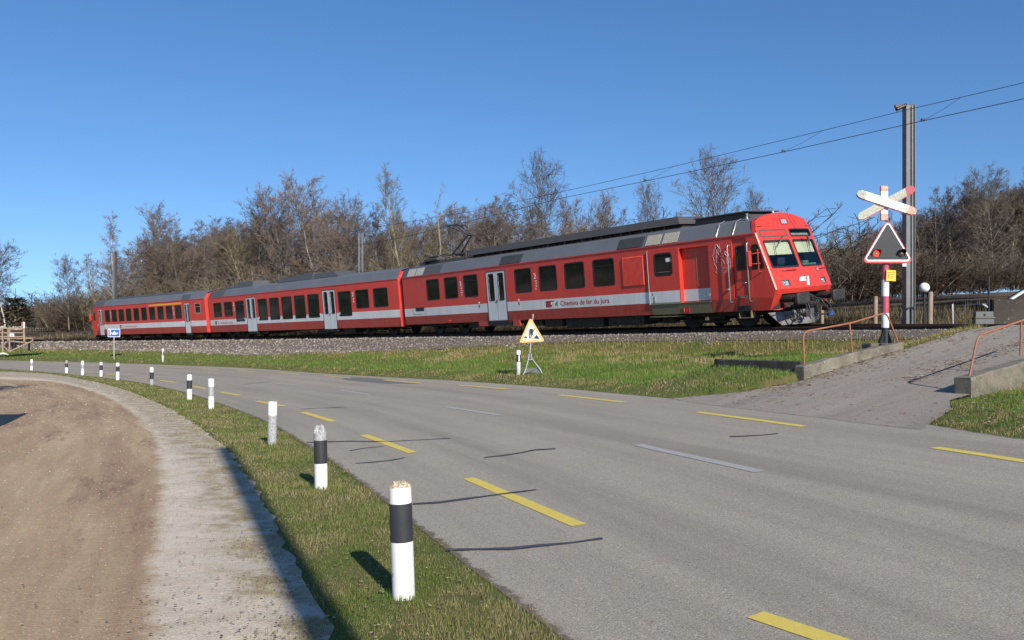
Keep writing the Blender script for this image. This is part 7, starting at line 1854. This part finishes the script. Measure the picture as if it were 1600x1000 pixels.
# ================================================================= WOODEN PLATFORM AT THE LEFT
def platform():
    Yd = 74.; k = Yd/F; T0 = P3(14.5, 549.5, Yd); T = thing('wooden_platform', 'weathered wooden loading platform with railings beside the track at the left edge', 'platform', tuple(T0), .12)
    x = lambda a: (a/14.29-14.5)*k; z = lambda b: (549.5-490-b/14.29)*k
    def beam(x0, y0, x1, y1, w, d=0., nm='beam', m='wood'):
        a = Vector((x(x0), d, z(y0))); b = Vector((x(x1), d, z(y1))); v = (b-a).normalized(); n = Vector((-v.z, 0, v.x))*w*k/14.29/2
        q = MB(); V = [a-n, b-n, b+n, a+n]; q.add([tuple(p+Vector((0, -.05, 0))) for p in V]+[tuple(p+Vector((0, .06, 0))) for p in V], [(0, 1, 2, 3), (7, 6, 5, 4), (0, 1, 5, 4), (1, 2, 6, 5), (2, 3, 7, 6), (3, 0, 4, 7)]); q.build(nm, M[m], T)
    def deck(x0, x1, y, dd, th=.12):
        q = MB()
        for i in range(int(dd/.2)): q.bbox(x(x0), x(x1), i*.2, i*.2+.185, z(y)-th/2, z(y)+th/2, .006)
        q.build('deck', M['wood'], T)
    deck(-500, 690, 548, 2.4)
    for X_ in (70, 187, 215, -130, -350): beam(X_, 320, X_, 600, 26, -.02, 'post')
    for X_ in (75, 215, -130, -350): beam(X_, 590, X_, 860, 28, .0, 'post')
    beam(520, 320, 528, 625, 34, -.02, 'post')
    for yy in (330, 428, 515): beam(-500, yy, 510, yy, 22, -.06, 'railing')
    beam(230, 615, 600, 650, 28, .1); beam(210, 850, 700, 605, 26, -.0, 'brace'); beam(70, 700, 190, 600, 16, .1, 'brace'); beam(75, 720, 205, 850, 16, .1, 'brace')
    beam(690, 550, 690, 650, 22, .1, 'post')
    q = MB(); q.box(x(232), x(322), -.12, -.09, z(512), z(445)); nb = q.build('notice', M['wsign'], T); q = MB(); q.box(x(262), x(290), -.125, -.121, z(498), z(478)); q.build('notice_mark', M['blue'], nb)
    for X_ in (100, 400): q = MB(); q.box(x(X_), x(X_)+.15, 1.8, 1.95, z(860), z(560)); q.build('post', M['wood'], T)
    q = MB(); q.box(x(485), x(518), .1, .2, z(540), z(185)); tp = q.build('post', M['chipwhite'], T); q = MB(); q.box(x(455), x(484), .05, .1, z(300), z(190)); q.build('board', M['redpaint'], T)
platform()
# pale rock at the left edge and a few stones on the ballast
def boulder(px, py, w, label, mat, seed):
    p = at(px, py, ground_z); rv = random.Random(seed); q = MB(); s = w*p.y/F/2; n = 10; V = []
    for i in range(6):
        ph = pi*i/5
        for k in range(n): a = 2*pi*k/n; r_ = s*sin(ph)*rv.uniform(.75, 1.15); V.append((cos(a)*r_*1.2, sin(a)*r_*.8, max(-.1, s*.7*cos(ph)*rv.uniform(.8, 1.1)+s*.15)))
    q.add(V, [(i*n+k, i*n+(k+1) % n, (i+1)*n+(k+1) % n, (i+1)*n+k) for i in range(5) for k in range(n)]); o = q.build('boulder', mat, loc=tuple(p)); tag(o, label, 'boulder')
boulder(5, 556, 13, 'cream coloured boulder in the grass below the wooden platform', simple('cream_stone', (.62, .60, .42), .9, var=.1), 3)
boulder(128, 541.5, 8, 'pale stone lying on the edge of the ballast near the far end of the train', M['concrete'], 5)

# ================================================================= OUT OF FRAME, POLE INFERRED FROM ITS SHADOW, BOARD ADDED TO CAST ONE
q = MB(); bx_, by_ = -4.72+.381*19.2, 13.79-.9245*19.2
T = thing('wooden_pole', 'tall round pole behind the camera whose long shadow falls along the verge', 'pole', (bx_, by_, 0), 0)
q.tube([(0, 0, -.2), (0, 0, 5.5), (0, 0, 11.05)], [.17, .15, .125], 14); q.build('pole', M['wood'], T)
T = thing('shadow_board', 'unseen board on posts added outside the left edge to throw the angular shadow on gravel', 'board', (-10.9, 15.9, 0), .25)  # unseen stand-in of guessed form, added to cast the shadow on the gravel
q = MB(); q.bbox(-1.3, .9, -.06, .06, 1.0, 2.7, .02); q.build('panel', M['wood'], T)
for x_ in (-1.2, .8): q = MB(); q.bbox(x_-.06, x_+.06, .06, .18, -.2, 2.8, .01); q.build('post', M['wood'], T)
